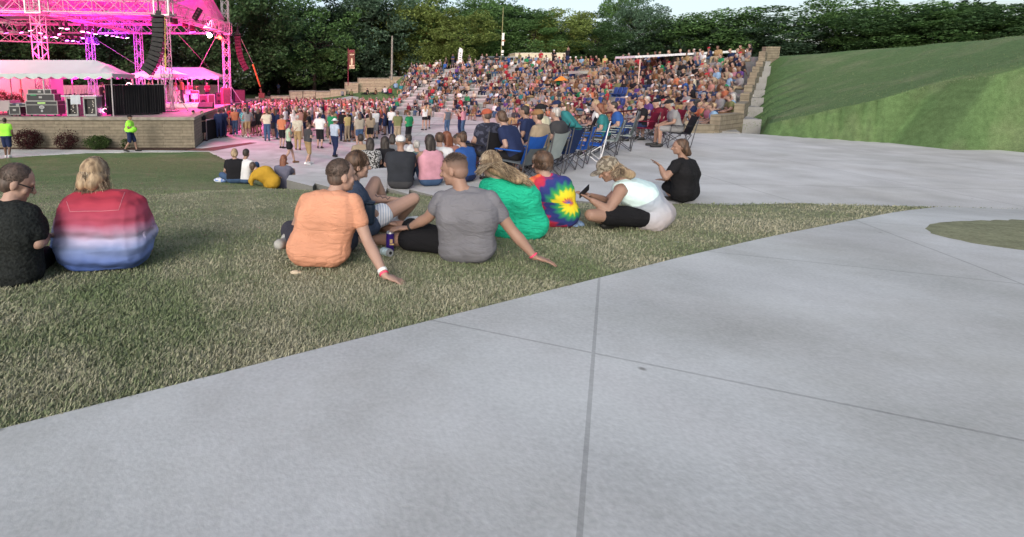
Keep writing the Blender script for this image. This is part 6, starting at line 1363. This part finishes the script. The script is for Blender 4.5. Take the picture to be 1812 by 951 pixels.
def strands(root, J, hs, m, n, ends, seed, spread=.05, lo=-.35, back=.35, wave=.008, r=.0022):
    """hair strands from the crown of the head over the skull to end points"""
    g = random.Random(seed); HD = J['head']; Mh = frame(J['face'], J.get('headup', (0, 0, 1))); q = MB()
    for i in range(n):
        while 1:
            v = Vector((g.gauss(0, 1), g.gauss(-.25, 1), g.gauss(.5, 1))).normalized()
            if v.z > lo and v.y < back: break
        # start near the parting, run down the skull towards v, then fall to the end point
        part = Vector((g.uniform(-.12, .12), v.y*.3-.05, 1)).normalized(); pts = []; sc_ = Vector((.088, .104, .118))*hs*g.uniform(.98, 1.07)
        for k in range(5):
            d_ = part.lerp(Vector((v.x, v.y, min(v.z, .1)-.1)).normalized(), k/4).normalized(); pts.append(HD+Mh @ (Vector((d_.x*sc_.x, d_.y*sc_.y-.01*hs, d_.z*sc_.z+.012*hs))))
        e = g.choice(ends) if not callable(ends) else ends(v, g)
        e = Vector(e)+Vector((g.gauss(0, spread), g.gauss(0, spread*.6), g.gauss(0, spread*.8))); a = pts[-1]
        for k in range(1, 6): t = k/5; p = a.lerp(e, t); p += Vector((math.sin(t*7+i)*wave, 0, math.sin(t*3.14)*.02)); pts.append(p)
        for k in range(len(pts)-1): r0 = r*(1-k/len(pts)*.6); q.tube(pts[k], pts[k+1], r0, r0*.9, 3, 0, False)
    # one island per strand colour needs joined rings: keep tubes, colour by island
    o = q.build('hair_strands', m, None); o.parent = root; return o
def fuzz(root, J, hs, m, n, ln, seed, zlo=-.25, ylim=.35):
    g = random.Random(seed); HD = J['head']; Mh = frame(J['face'], J.get('headup', (0, 0, 1))); q = MB()
    while n:
        v = Vector((g.gauss(0, 1), g.gauss(-.2, 1), g.gauss(.3, 1))).normalized()
        if v.z < zlo or v.y > ylim+.45*v.z: continue
        n -= 1; a = HD+Mh @ Vector((v.x*.080*hs, -.020*hs+v.y*.094*hs, .030*hs+v.z*.088*hs)); d_ = (v*.6+Vector((g.gauss(0, .25), -.5+g.gauss(0, .2), -.45+v.z*.5))).normalized(); q.tube(a, a+Mh @ (d_*ln*g.uniform(.6, 1.3)), .0016, .0008, 3, 0, False)
    o = q.build('hair_strands', m, None); o.parent = root; return o
BLS = strandmat('strand_blond', (.05, .033, .022), (.20, .14, .09), (.50, .42, .30)); BRS = strandmat('strand_brown', (.02, .012, .008), (.06, .035, .022), (.13, .08, .05))
# 2 long haired man behind him
SLT = knit('tee_slate_blue', (.055, .075, .12)); PLD = striped('plaid_shorts', (.45, .5, .6), (.75, .76, .78), 0, 14, 1)
p2, o2, J2 = near('long haired bearded man in slate blue tee, knees up, tattooed forearm, beside the peach tee', (640, 402), 4.2, dict(
    pelvis=(640, 392, .05), chest=(622, 355, .0), neck=(622, 322, .05), head=(634, 293, .08), face=(.97, .12, -.02), hipl=(632, 390, .12), hipr=(650, 393, -.05), shl=(608, 332, .16), shr=(630, 338, -.10),
    ell=(650, 352, .22), wrl=(704, 354, .20), hdl=(.9, 0, -.25), elr=(652, 372, -.12), wrr=(684, 394, -.02), hdr=(.9, .2, -.2), knl=(664, 322, .32), anl=(690, 384, .50), toel=(706, 392, .5), knr=(732, 352, .10), anr=(708, 388, .28), toer=(734, 390, .34)),
    [SK[0], SLT, PLD, HR['brown'], mat('sock_white', (.72, .72, .72), .9), None], sleeve=.55, shorts=.30, hairvol=1.08, hairlen=.0, gw=1.0, head_s=1.02)
# 3 man in grey polo
def fade():
    m, N, L, b = newmat('hair_fade'); b.inputs['Roughness'].default_value = .7; tc = N.new('ShaderNodeTexCoord'); s = N.new('ShaderNodeSeparateXYZ'); L.new(tc.outputs['Object'], s.inputs[0]); mr = N.new('ShaderNodeMapRange')
    zt = (atY(803, 301, 3.71)-atY(822, 466, 3.62)).z; mr.inputs[1].default_value = zt+.015; mr.inputs[2].default_value = zt+.105; L.new(s.outputs[2], mr.inputs[0]); cr = N.new('ShaderNodeValToRGB'); cr.color_ramp.elements[0].color = (.23, .14, .105, 1); cr.color_ramp.elements[1].color = (.05, .033, .025, 1)
    L.new(mr.outputs[0], cr.inputs[0]); L.new(cr.outputs[0], b.inputs['Base Color']); return m
FADE = fade()
GP = knit('polo_grey', (.165, .165, .185)); BS = knit('shorts_black', (.012, .012, .014))
p3, o3, J3 = near('man in heather grey polo with faded haircut and black shorts, propped on his right arm', (822, 466), 3.62, dict(
    pelvis=(824, 432, 0), chest=(826, 385, -.02), neck=(820, 338, .04), head=(803, 301, .09), face=(-.80, .55, -.24), hipl=(806, 434, .06), hipr=(845, 430, -.04), shl=(783, 354, .08), shr=(866, 354, -.06),
    ell=(757, 386, .14), wrl=(724, 403, .26), hdl=(-.95, .15, -.12), elr=(905, 407, -.12), wrr=(946, 455, -.22), hdr=(.95, -.08, -.26), spread=(1.3, 0, 0), knl=(722, 402, .52), anl=(655, 403, .80), toel=(636, 402, .9), knr=(712, 424, .30), anr=(655, 424, .50), toer=(636, 424, .6)),
    [SK[1], GP, BS, FADE, mat('sandal_tan', (.34, .22, .16), .7), None], sleeve=.52, shorts=.92, hairvol=.955, gw=1.10, head_s=1.04)
# 4 woman in green
GN = mat('tee_emerald', (.02, .44, .26), rough=.9, var=.06, scale=4, spec=.12); wrinkle(GN, .8, .03)
p4, o4, J4 = near('woman with long streaked fair hair in emerald green tee and blue jeans', (915, 428), 4.4, dict(
    pelvis=(920, 396, 0), chest=(905, 352, 0), neck=(884, 318, .05), head=(868, 292, .10), face=(-.45, .85, -.25), hipl=(898, 398, .05), hipr=(940, 394, -.05), shl=(862, 330, .10), shr=(926, 330, -.06),
    ell=(856, 372, .30), wrl=(860, 390, .52), elr=(934, 368, .30), wrr=(905, 392, .52), hairend=(Vector((0, 0, 0))), knl=(884, 402, .42), anl=(870, 410, .85), toel=(866, 408, 1.0), knr=(930, 396, .55), anr=(905, 405, .95), toer=(900, 405, 1.1)) | dict(hairend=(922, 318, -.16)),
    [SK[0], GN, knit('jeans_blue', (.05, .085, .16)), HR['blonde'], SHOE['black'], None], sleeve=.5, shorts=1.9, hairlen=.2, hairvol=.93, gw=1.22, head_s=1.0)
# 5 child in tie-dye
def tiedye():
    m, N, L, b = newmat('tie_dye'); b.inputs['Roughness'].default_value = .9
    tc = N.new('ShaderNodeTexCoord'); mp = N.new('ShaderNodeMapping'); c = atY(1000, 356, 4.85)-atY(980, 397, 4.9); mp.inputs['Location'].default_value = (-c.x, 0, -c.z); L.new(tc.outputs['Object'], mp.inputs[0])
    s = N.new('ShaderNodeSeparateXYZ'); L.new(mp.outputs[0], s.inputs[0])
    def mth(op, a, b_=None, c_=None):
        n = N.new('ShaderNodeMath'); n.operation = op
        for i, v in enumerate((a, b_, c_)):
            if v is None: continue
            if isinstance(v, (int, float)): n.inputs[i].default_value = v
            else: L.new(v, n.inputs[i])
        return n.outputs[0]
    ang = mth('ARCTAN2', s.outputs[2], s.outputs[0]); r = mth('SQRT', mth('ADD', mth('MULTIPLY', s.outputs[0], s.outputs[0]), mth('MULTIPLY', s.outputs[2], s.outputs[2])))
    no = N.new('ShaderNodeTexNoise'); no.inputs['Scale'].default_value = 22; no.inputs['Detail'].default_value = 3; L.new(mp.outputs[0], no.inputs['Vector'])
    spk = mth('MULTIPLY', mth('SINE', mth('MULTIPLY_ADD', ang, 16, mth('MULTIPLY', r, 40))), .012)
    rr = mth('ADD', mth('ADD', r, spk), mth('MULTIPLY_ADD', no.outputs['Fac'], .06, -.03)); rr = mth('ADD', rr, mth('MULTIPLY', ang, -.012))
    cr = N.new('ShaderNodeValToRGB'); L.new(mth('MULTIPLY', rr, 2.5), cr.inputs[0]); e = cr.color_ramp.elements
    stops = [(0, (.03, .12, .45)), (.05, (.6, .08, .03)), (.12, (.75, .58, .02)), (.27, (.62, .55, .02)), (.34, (.03, .30, .06)), (.43, (.01, .16, .12)), (.50, (.012, .03, .16)), (.63, (.03, .03, .17)), (.69, (.42, .02, .07)), (.79, (.5, .03, .05)), (.85, (.72, .16, .05)), (1, (.75, .30, .04))]
    e[0].color = (*stops[0][1], 1); e[1].position = 1; e[1].color = (*stops[-1][1], 1)
    for p_, c_ in stops[1:-1]: q = e.new(p_); q.color = (*c_, 1)
    L.new(cr.outputs[0], b.inputs['Base Color']); return m
p5, o5, J5 = near('child with brown hair knot in rainbow spiral tie-dye tee', (980, 397), 4.9, dict(
    pelvis=(986, 378, 0), chest=(976, 346, 0), neck=(964, 312, .04), head=(959, 289, .08), face=(-.6, .75, -.25), hipl=(970, 378, .05), hipr=(1000, 376, -.04), shl=(946, 325, .06), shr=(997, 324, -.02),
    ell=(940, 352, .22), wrl=(950, 370, .42), elr=(1008, 350, .2), wrr=(985, 372, .4), knl=(950, 378, .3), anl=(970, 388, .42), toel=(985, 388, .42), knr=(1010, 376, .3), anr=(985, 386, .5), toer=(975, 388, .5)),
    [SK[0], tiedye(), knit('shorts_red', (.3, .02, .03)), HR['brown'], SHOE['black'], None], sleeve=.6, shorts=1.0, gw=1.12, head_s=.98, hairvol=1.10)
# 6 woman in white tank
def tankmat():
    m, N, L, b = newmat('tank_two_tone'); b.inputs['Roughness'].default_value = .9; tc = N.new('ShaderNodeTexCoord'); s = N.new('ShaderNodeSeparateXYZ'); L.new(tc.outputs['Object'], s.inputs[0])
    # seam from the armhole up to the back: z - .62x
    a = N.new('ShaderNodeMath'); a.operation = 'MULTIPLY_ADD'; a.inputs[1].default_value = -.60; L.new(s.outputs[0], a.inputs[0]); L.new(s.outputs[2], a.inputs[2])
    cr = N.new('ShaderNodeValToRGB'); mr = N.new('ShaderNodeMapRange'); mr.inputs[1].default_value = 0; mr.inputs[2].default_value = .8; L.new(a.outputs[0], mr.inputs[0]); L.new(mr.outputs[0], cr.inputs[0])
    e = cr.color_ramp.elements; e[0].position = .20; e[0].color = (.40, .36, .37, 1); e[1].position = .582; e[1].color = (.58, .74, .74, 1); q = e.new(.572); q.color = (.36, .42, .50, 1)
    L.new(cr.outputs[0], b.inputs['Base Color']); n = N.new('ShaderNodeTexNoise'); n.inputs['Scale'].default_value = 12; L.new(tc.outputs['Object'], n.inputs['Vector']); bp = N.new('ShaderNodeBump'); bp.inputs['Strength'].default_value = .5; bp.inputs['Distance'].default_value = .03; L.new(n.outputs['Fac'], bp.inputs['Height']); L.new(bp.outputs[0], b.inputs['Normal']); return m
CAMO = spotted('cap_camo', (.12, .10, .075), (.26, .23, .18), 24, .5)
p6, o6, J6 = near('woman in camouflage cap and pale two tone tank top bent over her phone', (1160, 401), 4.85, dict(
    pelvis=(1164, 378, 0), chest=(1140, 348, 0), neck=(1104, 322, 0), head=(1076, 300, 0), face=(-.86, .0, -.52), headup=(-.5, 0, .86), hipl=(1152, 384, -.12), hipr=(1158, 380, .12), shl=(1098, 338, -.16), shr=(1106, 330, .16),
    ell=(1076, 373, -.22), wrl=(1046, 354, -.12), hdl=(-.85, .1, .5), elr=(1074, 357, .2), wrr=(1046, 346, .08), hdr=(-.9, -.1, .3), knl=(1046, 381, -.22), anl=(1096, 394, .05), toel=(1112, 396, .12), knr=(1062, 384, .34), anr=(1084, 394, -.05), toer=(1070, 398, -.12), hairend=(1112, 308, 0)),
    [SK[1], tankmat(), BS, HR['blonde'], SHOE['black'], CAMO], sleeve=0, tank=True, shorts=.72, gw=1.22, head_s=1.0, hat='cap', hairlen=.15, hairvol=1.0)
# 7 black shirt at the right edge
near('person in black tee at the right edge, hand raised, on the pale concourse', (1212, 352), 7.1, dict(
    pelvis=(1213, 338, 0), chest=(1213, 308, 0), neck=(1210, 282, 0), head=(1203, 260, 0), face=(-.9, .3, -.1), hipl=(1206, 340, -.08), hipr=(1218, 338, .12), shl=(1198, 291, -.14), shr=(1222, 289, .16),
    ell=(1178, 315, -.2), wrl=(1168, 294, -.1), hdl=(-.7, .1, .6), elr=(1190, 318, .3), wrr=(1174, 318, .2), knl=(1180, 330, .2), anl=(1190, 350, .1), toel=(1178, 352, .1), knr=(1190, 328, .5), anr=(1200, 346, .5), toer=(1190, 350, .5)),
    [SK[1], 0, 0, HR['brown'], SHOE['black'], None][:1]+[knit('tee_black_plain', (.014, .014, .016)), BS, HR['brown'], SHOE['black'], None], vox=.011, sleeve=.5, shorts=.9, gw=1.15, head_s=1.0, hairlen=.1)
# 8 man at the left edge
CH8 = mat('shirt_charcoal', (.018, .021, .021), rough=.9, var=.4, scale=60, bump=.5, bscale=60, spec=.15)
p8, o8, J8 = near('man in textured black shirt and glasses bending his head, at the left edge', (12, 503), 3.15, dict(
    pelvis=(12, 470, 0), chest=(14, 410, .0), neck=(14, 362, .05), head=(31, 324, .10), face=(.80, .42, -.42), hipl=(-14, 472, 0), hipr=(36, 472, 0), shl=(-36, 378, .05), shr=(52, 380, .0),
    ell=(-60, 440, .1), wrl=(-20, 470, .4), elr=(68, 430, -.04), wrr=(84, 418, .26), hdr=(.5, .8, -.1), knl=(-40, 455, .4), anl=(10, 480, .5), toel=(30, 480, .55), knr=(80, 455, .38), anr=(40, 480, .45), toer=(20, 484, .5)),
    [SK[0], CH8, BS, HR['short'], SHOE['black'], None], sleeve=.72, shorts=1.8, gw=1.2, head_s=1.08, hairvol=.985)
M = frame((.80, .42, -.42)); hd = J8['head']
q = MB()
for s_ in (-1, 1):
    c = hd+M @ Vector((s_*.034, .098, -.002)); 
    for i in range(10): a0, a1 = i*.628, (i+1)*.628; q.tube(c+M @ Vector((.024*math.cos(a0), 0, .018*math.sin(a0))), c+M @ Vector((.024*math.cos(a1), 0, .018*math.sin(a1))), .003, n=4)
    q.tube(c+M @ Vector((s_*.024, 0, .006)), hd+M @ Vector((s_*.086, -.01, .014)), .0035, n=4)
g_ = q.build('glasses', mat('glasses_dark', (.02, .02, .02), .3), None, False, o8); tag(g_, 'thin dark glasses worn by the man at the left edge', 'glasses')
# 9 woman in red white and blue
def omb():
    m, N, L, b = newmat('ombre_red_blue'); b.inputs['Roughness'].default_value = .9; tc = N.new('ShaderNodeTexCoord'); s = N.new('ShaderNodeSeparateXYZ'); L.new(tc.outputs['Object'], s.inputs[0])
    n = N.new('ShaderNodeTexNoise'); n.inputs['Scale'].default_value = 7; L.new(tc.outputs['Object'], n.inputs['Vector']); a = N.new('ShaderNodeMath'); a.operation = 'MULTIPLY_ADD'; a.inputs[1].default_value = .06; L.new(n.outputs['Fac'], a.inputs[0]); L.new(s.outputs[2], a.inputs[2])
    mr = N.new('ShaderNodeMapRange'); mr.inputs[1].default_value = .02; mr.inputs[2].default_value = .60; L.new(a.outputs[0], mr.inputs[0]); cr = N.new('ShaderNodeValToRGB'); L.new(mr.outputs[0], cr.inputs[0]); e = cr.color_ramp.elements
    e[0].position = 0; e[0].color = (.04, .085, .30, 1); e[1].position = 1; e[1].color = (.36, .025, .05, 1)
    for p_, c_ in ((.2, (.07, .13, .38)), (.42, (.19, .25, .46)), (.53, (.42, .40, .58)), (.60, (.42, .25, .37)), (.72, (.34, .06, .11))): q = e.new(p_); q.color = (*c_, 1)
    L.new(cr.outputs[0], b.inputs['Base Color']); w_ = N.new('ShaderNodeTexWave'); w_.bands_direction = 'Z'; w_.inputs['Scale'].default_value = 3.2; w_.inputs['Distortion'].default_value = 5; w_.inputs['Detail'].default_value = 1; L.new(tc.outputs['Object'], w_.inputs['Vector'])
    bp = N.new('ShaderNodeBump'); bp.inputs['Strength'].default_value = .45; bp.inputs['Distance'].default_value = .03; L.new(w_.outputs['Fac'], bp.inputs['Height']); L.new(bp.outputs[0], b.inputs['Normal']); return m
OMB = omb(); WR = None
p9, o9, J9 = near('large woman with fair bob in red to blue faded loose top', (184, 481), 3.45, dict(
    pelvis=(184, 428, 0), chest=(184, 396, .0), neck=(172, 342, .06), head=(169, 311, .11), face=(.12, .96, -.25), hipl=(148, 430, 0), hipr=(222, 426, 0), shl=(128, 366, .06), shr=(238, 364, .06),
    ell=(112, 412, .10), wrl=(125, 440, .35), elr=(260, 408, .08), wrr=(240, 440, .35), knl=(120, 440, .4), anl=(165, 460, .5), toel=(190, 462, .55), knr=(245, 438, .4), anr=(205, 458, .5), toer=(180, 462, .5)),
    [SK[0], OMB, knit('jeans_dark', (.02, .03, .08)), HR['blonde'], SHOE['black'], None], sleeve=1.0, shorts=1.8, gw=1.62, head_s=1.04, hairvol=1.08, hairlen=.07, fold=.024)
# loose sleeve drape: wing of cloth either side
for nm, pts in (('shirt', [(96, 402, .12), (92, 438, .10), (122, 432, -.05), (124, 396, -.10)]), ('shirt', [(252, 398, -.06), (256, 428, -.06), (268, 432, .08), (275, 404, .06)])):
    q = MB(); V = [atY(a, b, 3.45+c)-o9 for a, b, c in pts]; ctr = sum(V, Vector())/4; 
    for i in range(4): q.capsule(V[i], V[(i+1) % 4], .018)
    q.add([tuple(v) for v in V], [(0, 1, 2, 3)]); q.add([tuple(v+Vector((0, -.012, 0))) for v in V], [(3, 2, 1, 0)])
    for k in range(5): q.capsule(V[0].lerp(V[1], k/4), V[3].lerp(V[2], k/4), .018)
    me = remesh(q, 'sleeve_drape', [OMB], .010, 5); o = bpy.data.objects.new('sleeve_drape', me); C.objects.link(o); o.parent = p9
from mathutils.bvhtree import BVHTree
def on_surface(obj, pxs, Y0, r, m, name, lift=.002):
    me = obj.data; T = BVHTree.FromPolygons([v.co.copy() for v in me.vertices], [tuple(p.vertices) for p in me.polygons]); o_ = obj.parent.location; pts = []
    for px, py in pxs:
        d_ = ray(px, py).normalized(); h = T.ray_cast(Vector((0, 0, CAMZ))-o_, d_)
        if h[0] is not None: pts.append(h[0]+h[1]*lift)
    q = MB(); 
    for a, b in zip(pts[:-1], pts[1:]): q.capsule(a, b, r, None, 6)
    if q.n: o = q.build(name, m, None, True); o.parent = obj; return o
sh9 = [c for c in p9.children if c.name.startswith('shirt')][0]; STR = mat('strap_pink', (.46, .16, .20), .8)
for pl in ([(118, 357), (121, 366), (124, 375)], [(221, 341), (216, 354), (210, 372)], [(124, 375), (150, 374), (180, 374), (210, 372)]):
    n_ = []; 
    for a, b in zip(pl[:-1], pl[1:]): n_ += [(a[0]+(b[0]-a[0])*t/6, a[1]+(b[1]-a[1])*t/6) for t in range(6)]
    on_surface(sh9, n_+[pl[-1]], 3.45, .0028, STR, 'strap_line', .0)
strands(p4, J4, 1.0, BLS, 1300, [atY(928, 322, 4.22)-o4, atY(915, 318, 4.20)-o4, atY(938, 326, 4.22)-o4, atY(900, 312, 4.22)-o4, atY(846, 306, 4.3)-o4], 4, .016, wave=.003)
strands(p9, J9, 1.04, BLS, 900, lambda v, g: J9['head']+Vector((v.x*.105, min(v.y, .1)*.08-.03, -.115)), 9, .02, wave=.004)
strands(p6, J6, 1.0, BLS, 350, [atY(1100, 309, 4.72)-o6, atY(1108, 306, 4.8)-o6, atY(1092, 312, 4.7)-o6], 6, .022, lo=-.6, back=.1)
strands(p5, J5, .98, BRS, 450, lambda v, g: J5['head']+Vector((v.x*.085, min(v.y, .1)*.09-.02, -.05)), 5, .012, wave=.004)
strands(p2, J2, 1.02, BRS, 500, lambda v, g: J2['head']+Vector((-.05+v.x*.03, v.y*.09-.03, -.10)), 2, .012, wave=.004)
GRS = strandmat('strand_dark', (.03, .022, .018), (.07, .05, .04), (.14, .10, .085))
fuzz(p1, J1, 1.06, GRS, 2600, .006, 11); fuzz(p8, J8, 1.08, GRS, 3200, .006, 12); fuzz(p3, J3, 1.04, GRS, 1100, .013, 13, .45, .6)
b2 = [c for c in p2.children if c.name.startswith('body')][0]; TAT = mat('tattoo_ink', (.05, .05, .06), .7)
on_surface(b2, [(664, 345), (668, 349), (673, 347), (677, 351), (682, 349), (686, 353), (690, 350)], 4.2, .004, TAT, 'tattoo', 0)
# wrist bands, watch, phone, drinks and litter
def band(parent, a, b, r, m, name='wristband', wd=.012):
    q = MB(); a = Vector(a); b = Vector(b); q.tube(a.lerp(b, .0), a.lerp(b, 0)+(b-a).normalized()*wd, r, r, 14); o = q.build(name, m, None, True); o.parent = parent; return o
PB = mat('band_pink', (.75, .08, .16), .5); WB = mat('band_white', (.78, .78, .78), .5)
band(p1, J1['wrr'].lerp(J1['elr'], .03), J1['elr'], .032, PB); band(p1, J1['wrr'].lerp(J1['elr'], .10), J1['elr'], .034, WB, wd=.02)
band(p3, J3['wrr'].lerp(J3['elr'], .03), J3['elr'], .032, PB); band(p3, J3['wrl'].lerp(J3['ell'], .04), J3['ell'], .033, BLK, 'watch', .02)
c = atY(1034, 339, 4.74); q = MB(); Mp = Matrix.Rotation(R(-32), 4, 'Y') @ Matrix.Rotation(R(25), 4, 'Z') @ Matrix.Rotation(R(-58), 4, 'X'); q.box((0, 0, 0), (.155, .078, .010), Mp, 0, .004); ph = q.build('phone', BLK, None, False, c)
q = MB(); q.box(Mp @ Vector((0, 0, .0065)), (.135, .068, .002), Mp); q.build('screen', emis('phone_screen', (.42, .46, .52), .35), ph); tag(ph, 'dark phone held by the woman in the camouflage cap', 'phone')
def can(loc, m, lab, lie=None):
    r_ = empty('drink_can', loc, 0, lab, 'can'); Mx = Matrix.Rotation(R(78), 4, 'X') @ Matrix.Rotation(.4, 4, 'Y') if lie else Matrix.Identity(4); off_ = Vector((0, 0, .033)) if lie else Vector((0, 0, 0)); H = .168 if not lie else .122; rr = .033
    def T(x, y, z): return off_+Mx @ Vector((x, y, z-(H/2 if lie else 0)))
    q = MB(); q.tube(T(0, 0, .008), T(0, 0, H-.012), rr, rr, 20); q.build('can_body', m, r_, False)
    q = MB(); q.tube(T(0, 0, H-.012), T(0, 0, H), rr, rr*.84, 20); q.build('can_end', ALU, r_); q = MB(); q.tube(T(0, 0, 0), T(0, 0, .008), rr*.84, rr, 20); q.build('can_base', ALU, r_)
    if not lie:
        q = MB(); q.box((.005, -rr-.001, H*.58), (.022, .006, .03)); q.box((.010, -rr-.001, H*.42), (.034, .006, .012)); q.build('can_mark', mat('can_gold', (.6, .42, .2), .4), r_)
    else: q = MB(); q.tube(T(0, 0, H+.002), T(0, 0, H+.004), rr*.4, rr*.4, 10); q.build('ring_pull', BLK, r_)
    return r_
cp = gpt(690, 445); can(cp, mat('can_violet', (.035, .015, .16), .3, .1, 30), 'tall dark violet drink can standing in the grass between the two men')
cp = gpt(684, 456)+Vector((0, 0, .012)); can(cp, mat('can_pale', (.45, .58, .62), .35, .3, 30), 'pale drink can lying on its side with its silver end towards us', True)
q = MB(); q.capsule((0, 0, 0), (0, 0, .12), .038, .042, 16); q.tube((0, 0, .15), (0, 0, .165), .045, .045, 16); tag(q.build('drink_bottle', mat('bottle_navy', (.02, .035, .06), .5), None, True, atY(655, 391, 4.0)), 'small navy bottle holder at the hip of the long haired man', 'bottle')
q = MB(); 
for i in range(8): q.ell((-.17+i*.05, .02*math.sin(i*2), .025), (.05, .09, .03+.008*(i % 2)), Matrix.Rotation(i*.5, 4, 'Z'), 10, 6)
tag(q.build('folded_cloth', cloth((.20, .30, .48), 'cloth_powder'), None, True, gpt(992, 401)+Vector((0, 0, .0))), 'crumpled powder blue cloth on the grass beside the tie-dye tee', 'cloth')
q = MB(); q.ell((0, 0, .02), (.035, .025, .014), None, 8, 5); q.ell((.03, .01, .015), (.02, .02, .01), None, 7, 5); tag(q.build('paper_scrap', mat('scrap', (.6, .5, .36), .8), None, False, gpt(522, 487)), 'small cream scrap of litter on the grass below the peach tee', 'litter')
q = MB(); q.ell((0, 0, .012), (.05, .03, .012), None, 8, 5); tag(q.build('paper_scrap', mat('scrap_white', (.75, .75, .75), .8), None, False, gpt(1198, 433)), 'white scrap of paper on the grass at the right edge', 'litter')
# socks on the feet at the left of the peach tee
# tattoo lines on the forearm of the long haired man
# ---------------------------------------------------------------- grass blades
def blades(n, seed, ymax, hmin, hmax):
    g = np.random.default_rng(seed); u = g.random(n); Yb = 1/(1/1.25*(1-u)+1/ymax*u); Xb = Yb*g.uniform(-.78, 1.5, n)
    k = ~inpoly(FPATH, Xb, Yb) & ~inpoly(CONC, Xb, Yb) & ~inpoly(PLAZA, Xb, Yb); Xb, Yb = Xb[k], Yb[k]; n = len(Xb); Zb = ground_z(Xb, Yb, False)
    patch = .5+.5*np.sin(Xb*2.1+1.3*np.sin(Yb*1.7))*np.cos(Yb*2.3+.8*np.sin(Xb*2.9)); patch = patch*.6+g.random(n)*.5
    h = g.uniform(hmin, hmax, n)*(.7+.6*patch); a = g.uniform(0, 2*np.pi, n); lean = np.abs(g.normal(1.05, .45, n)); wd = g.uniform(.0014, .0030, n)*(1+Yb*.22)
    dx, dy = np.cos(a), np.sin(a); tx = h*np.sin(np.minimum(lean, 1.45)); tz = h*np.cos(np.minimum(lean, 1.45))+.004
    px_, py_ = -dy*wd, dx*wd; z0 = Zb-.004
    V = np.stack([np.stack([Xb-px_, Yb-py_, z0], 1), np.stack([Xb+px_, Yb+py_, z0], 1), np.stack([Xb+dx*tx*.55+px_*.7, Yb+dy*tx*.55+py_*.7, z0+tz*.75], 1), np.stack([Xb+dx*tx, Yb+dy*tx, z0+tz], 1)], 1)
    return V.reshape(-1, 3), (g.random(n)*.55+.55*(1-patch))
def blademat():
    m, N, L, b = newmat('grass_blade'); b.inputs['Roughness'].default_value = .7; b.inputs['Specular IOR Level'].default_value = .2; g = N.new('ShaderNodeNewGeometry'); n1 = N.new('ShaderNodeTexNoise'); n1.inputs['Scale'].default_value = .75; n1.inputs['Detail'].default_value = 7; n1.inputs['Roughness'].default_value = .62
    L.new(g.outputs['Position'], n1.inputs['Vector']); mr = N.new('ShaderNodeMapRange'); s = N.new('ShaderNodeSeparateXYZ'); L.new(g.outputs['Position'], s.inputs[0]); L.new(s.outputs[1], mr.inputs[0]); mr.inputs[1].default_value = 6; mr.inputs[2].default_value = 12; mr.inputs[3].default_value = .10; mr.inputs[4].default_value = -.28
    a = N.new('ShaderNodeMath'); a.operation = 'MULTIPLY_ADD'; a.inputs[1].default_value = .34; L.new(g.outputs['Random Per Island'], a.inputs[0]); nb = N.new('ShaderNodeMath'); nb.operation = 'MULTIPLY_ADD'; nb.inputs[1].default_value = 1.8; nb.inputs[2].default_value = -.36; L.new(n1.outputs['Fac'], nb.inputs[0]); L.new(nb.outputs[0], a.inputs[2]); a2 = N.new('ShaderNodeMath'); L.new(a.outputs[0], a2.inputs[0]); L.new(mr.outputs[0], a2.inputs[1])
    cr = N.new('ShaderNodeValToRGB'); e = cr.color_ramp.elements; e[0].position = .42; e[0].color = (.13, .18, .08, 1); e[1].position = 1.0; e[1].color = (.36, .345, .25, 1); q = e.new(.68); q.color = (.175, .215, .115, 1); q = e.new(.84); q.color = (.26, .27, .175, 1)
    L.new(a2.outputs[0], cr.inputs[0]); L.new(cr.outputs[0], b.inputs['Base Color']); return m
V, t_ = blades(820000, 3, 25.0, .010, .030)
go = bpy.data.objects.new('grass', quads_mesh('grass', V, blademat())); C.objects.link(go); tag(go, 'short partly dry mown grass blades covering the slope', 'grass', kind='stuff')
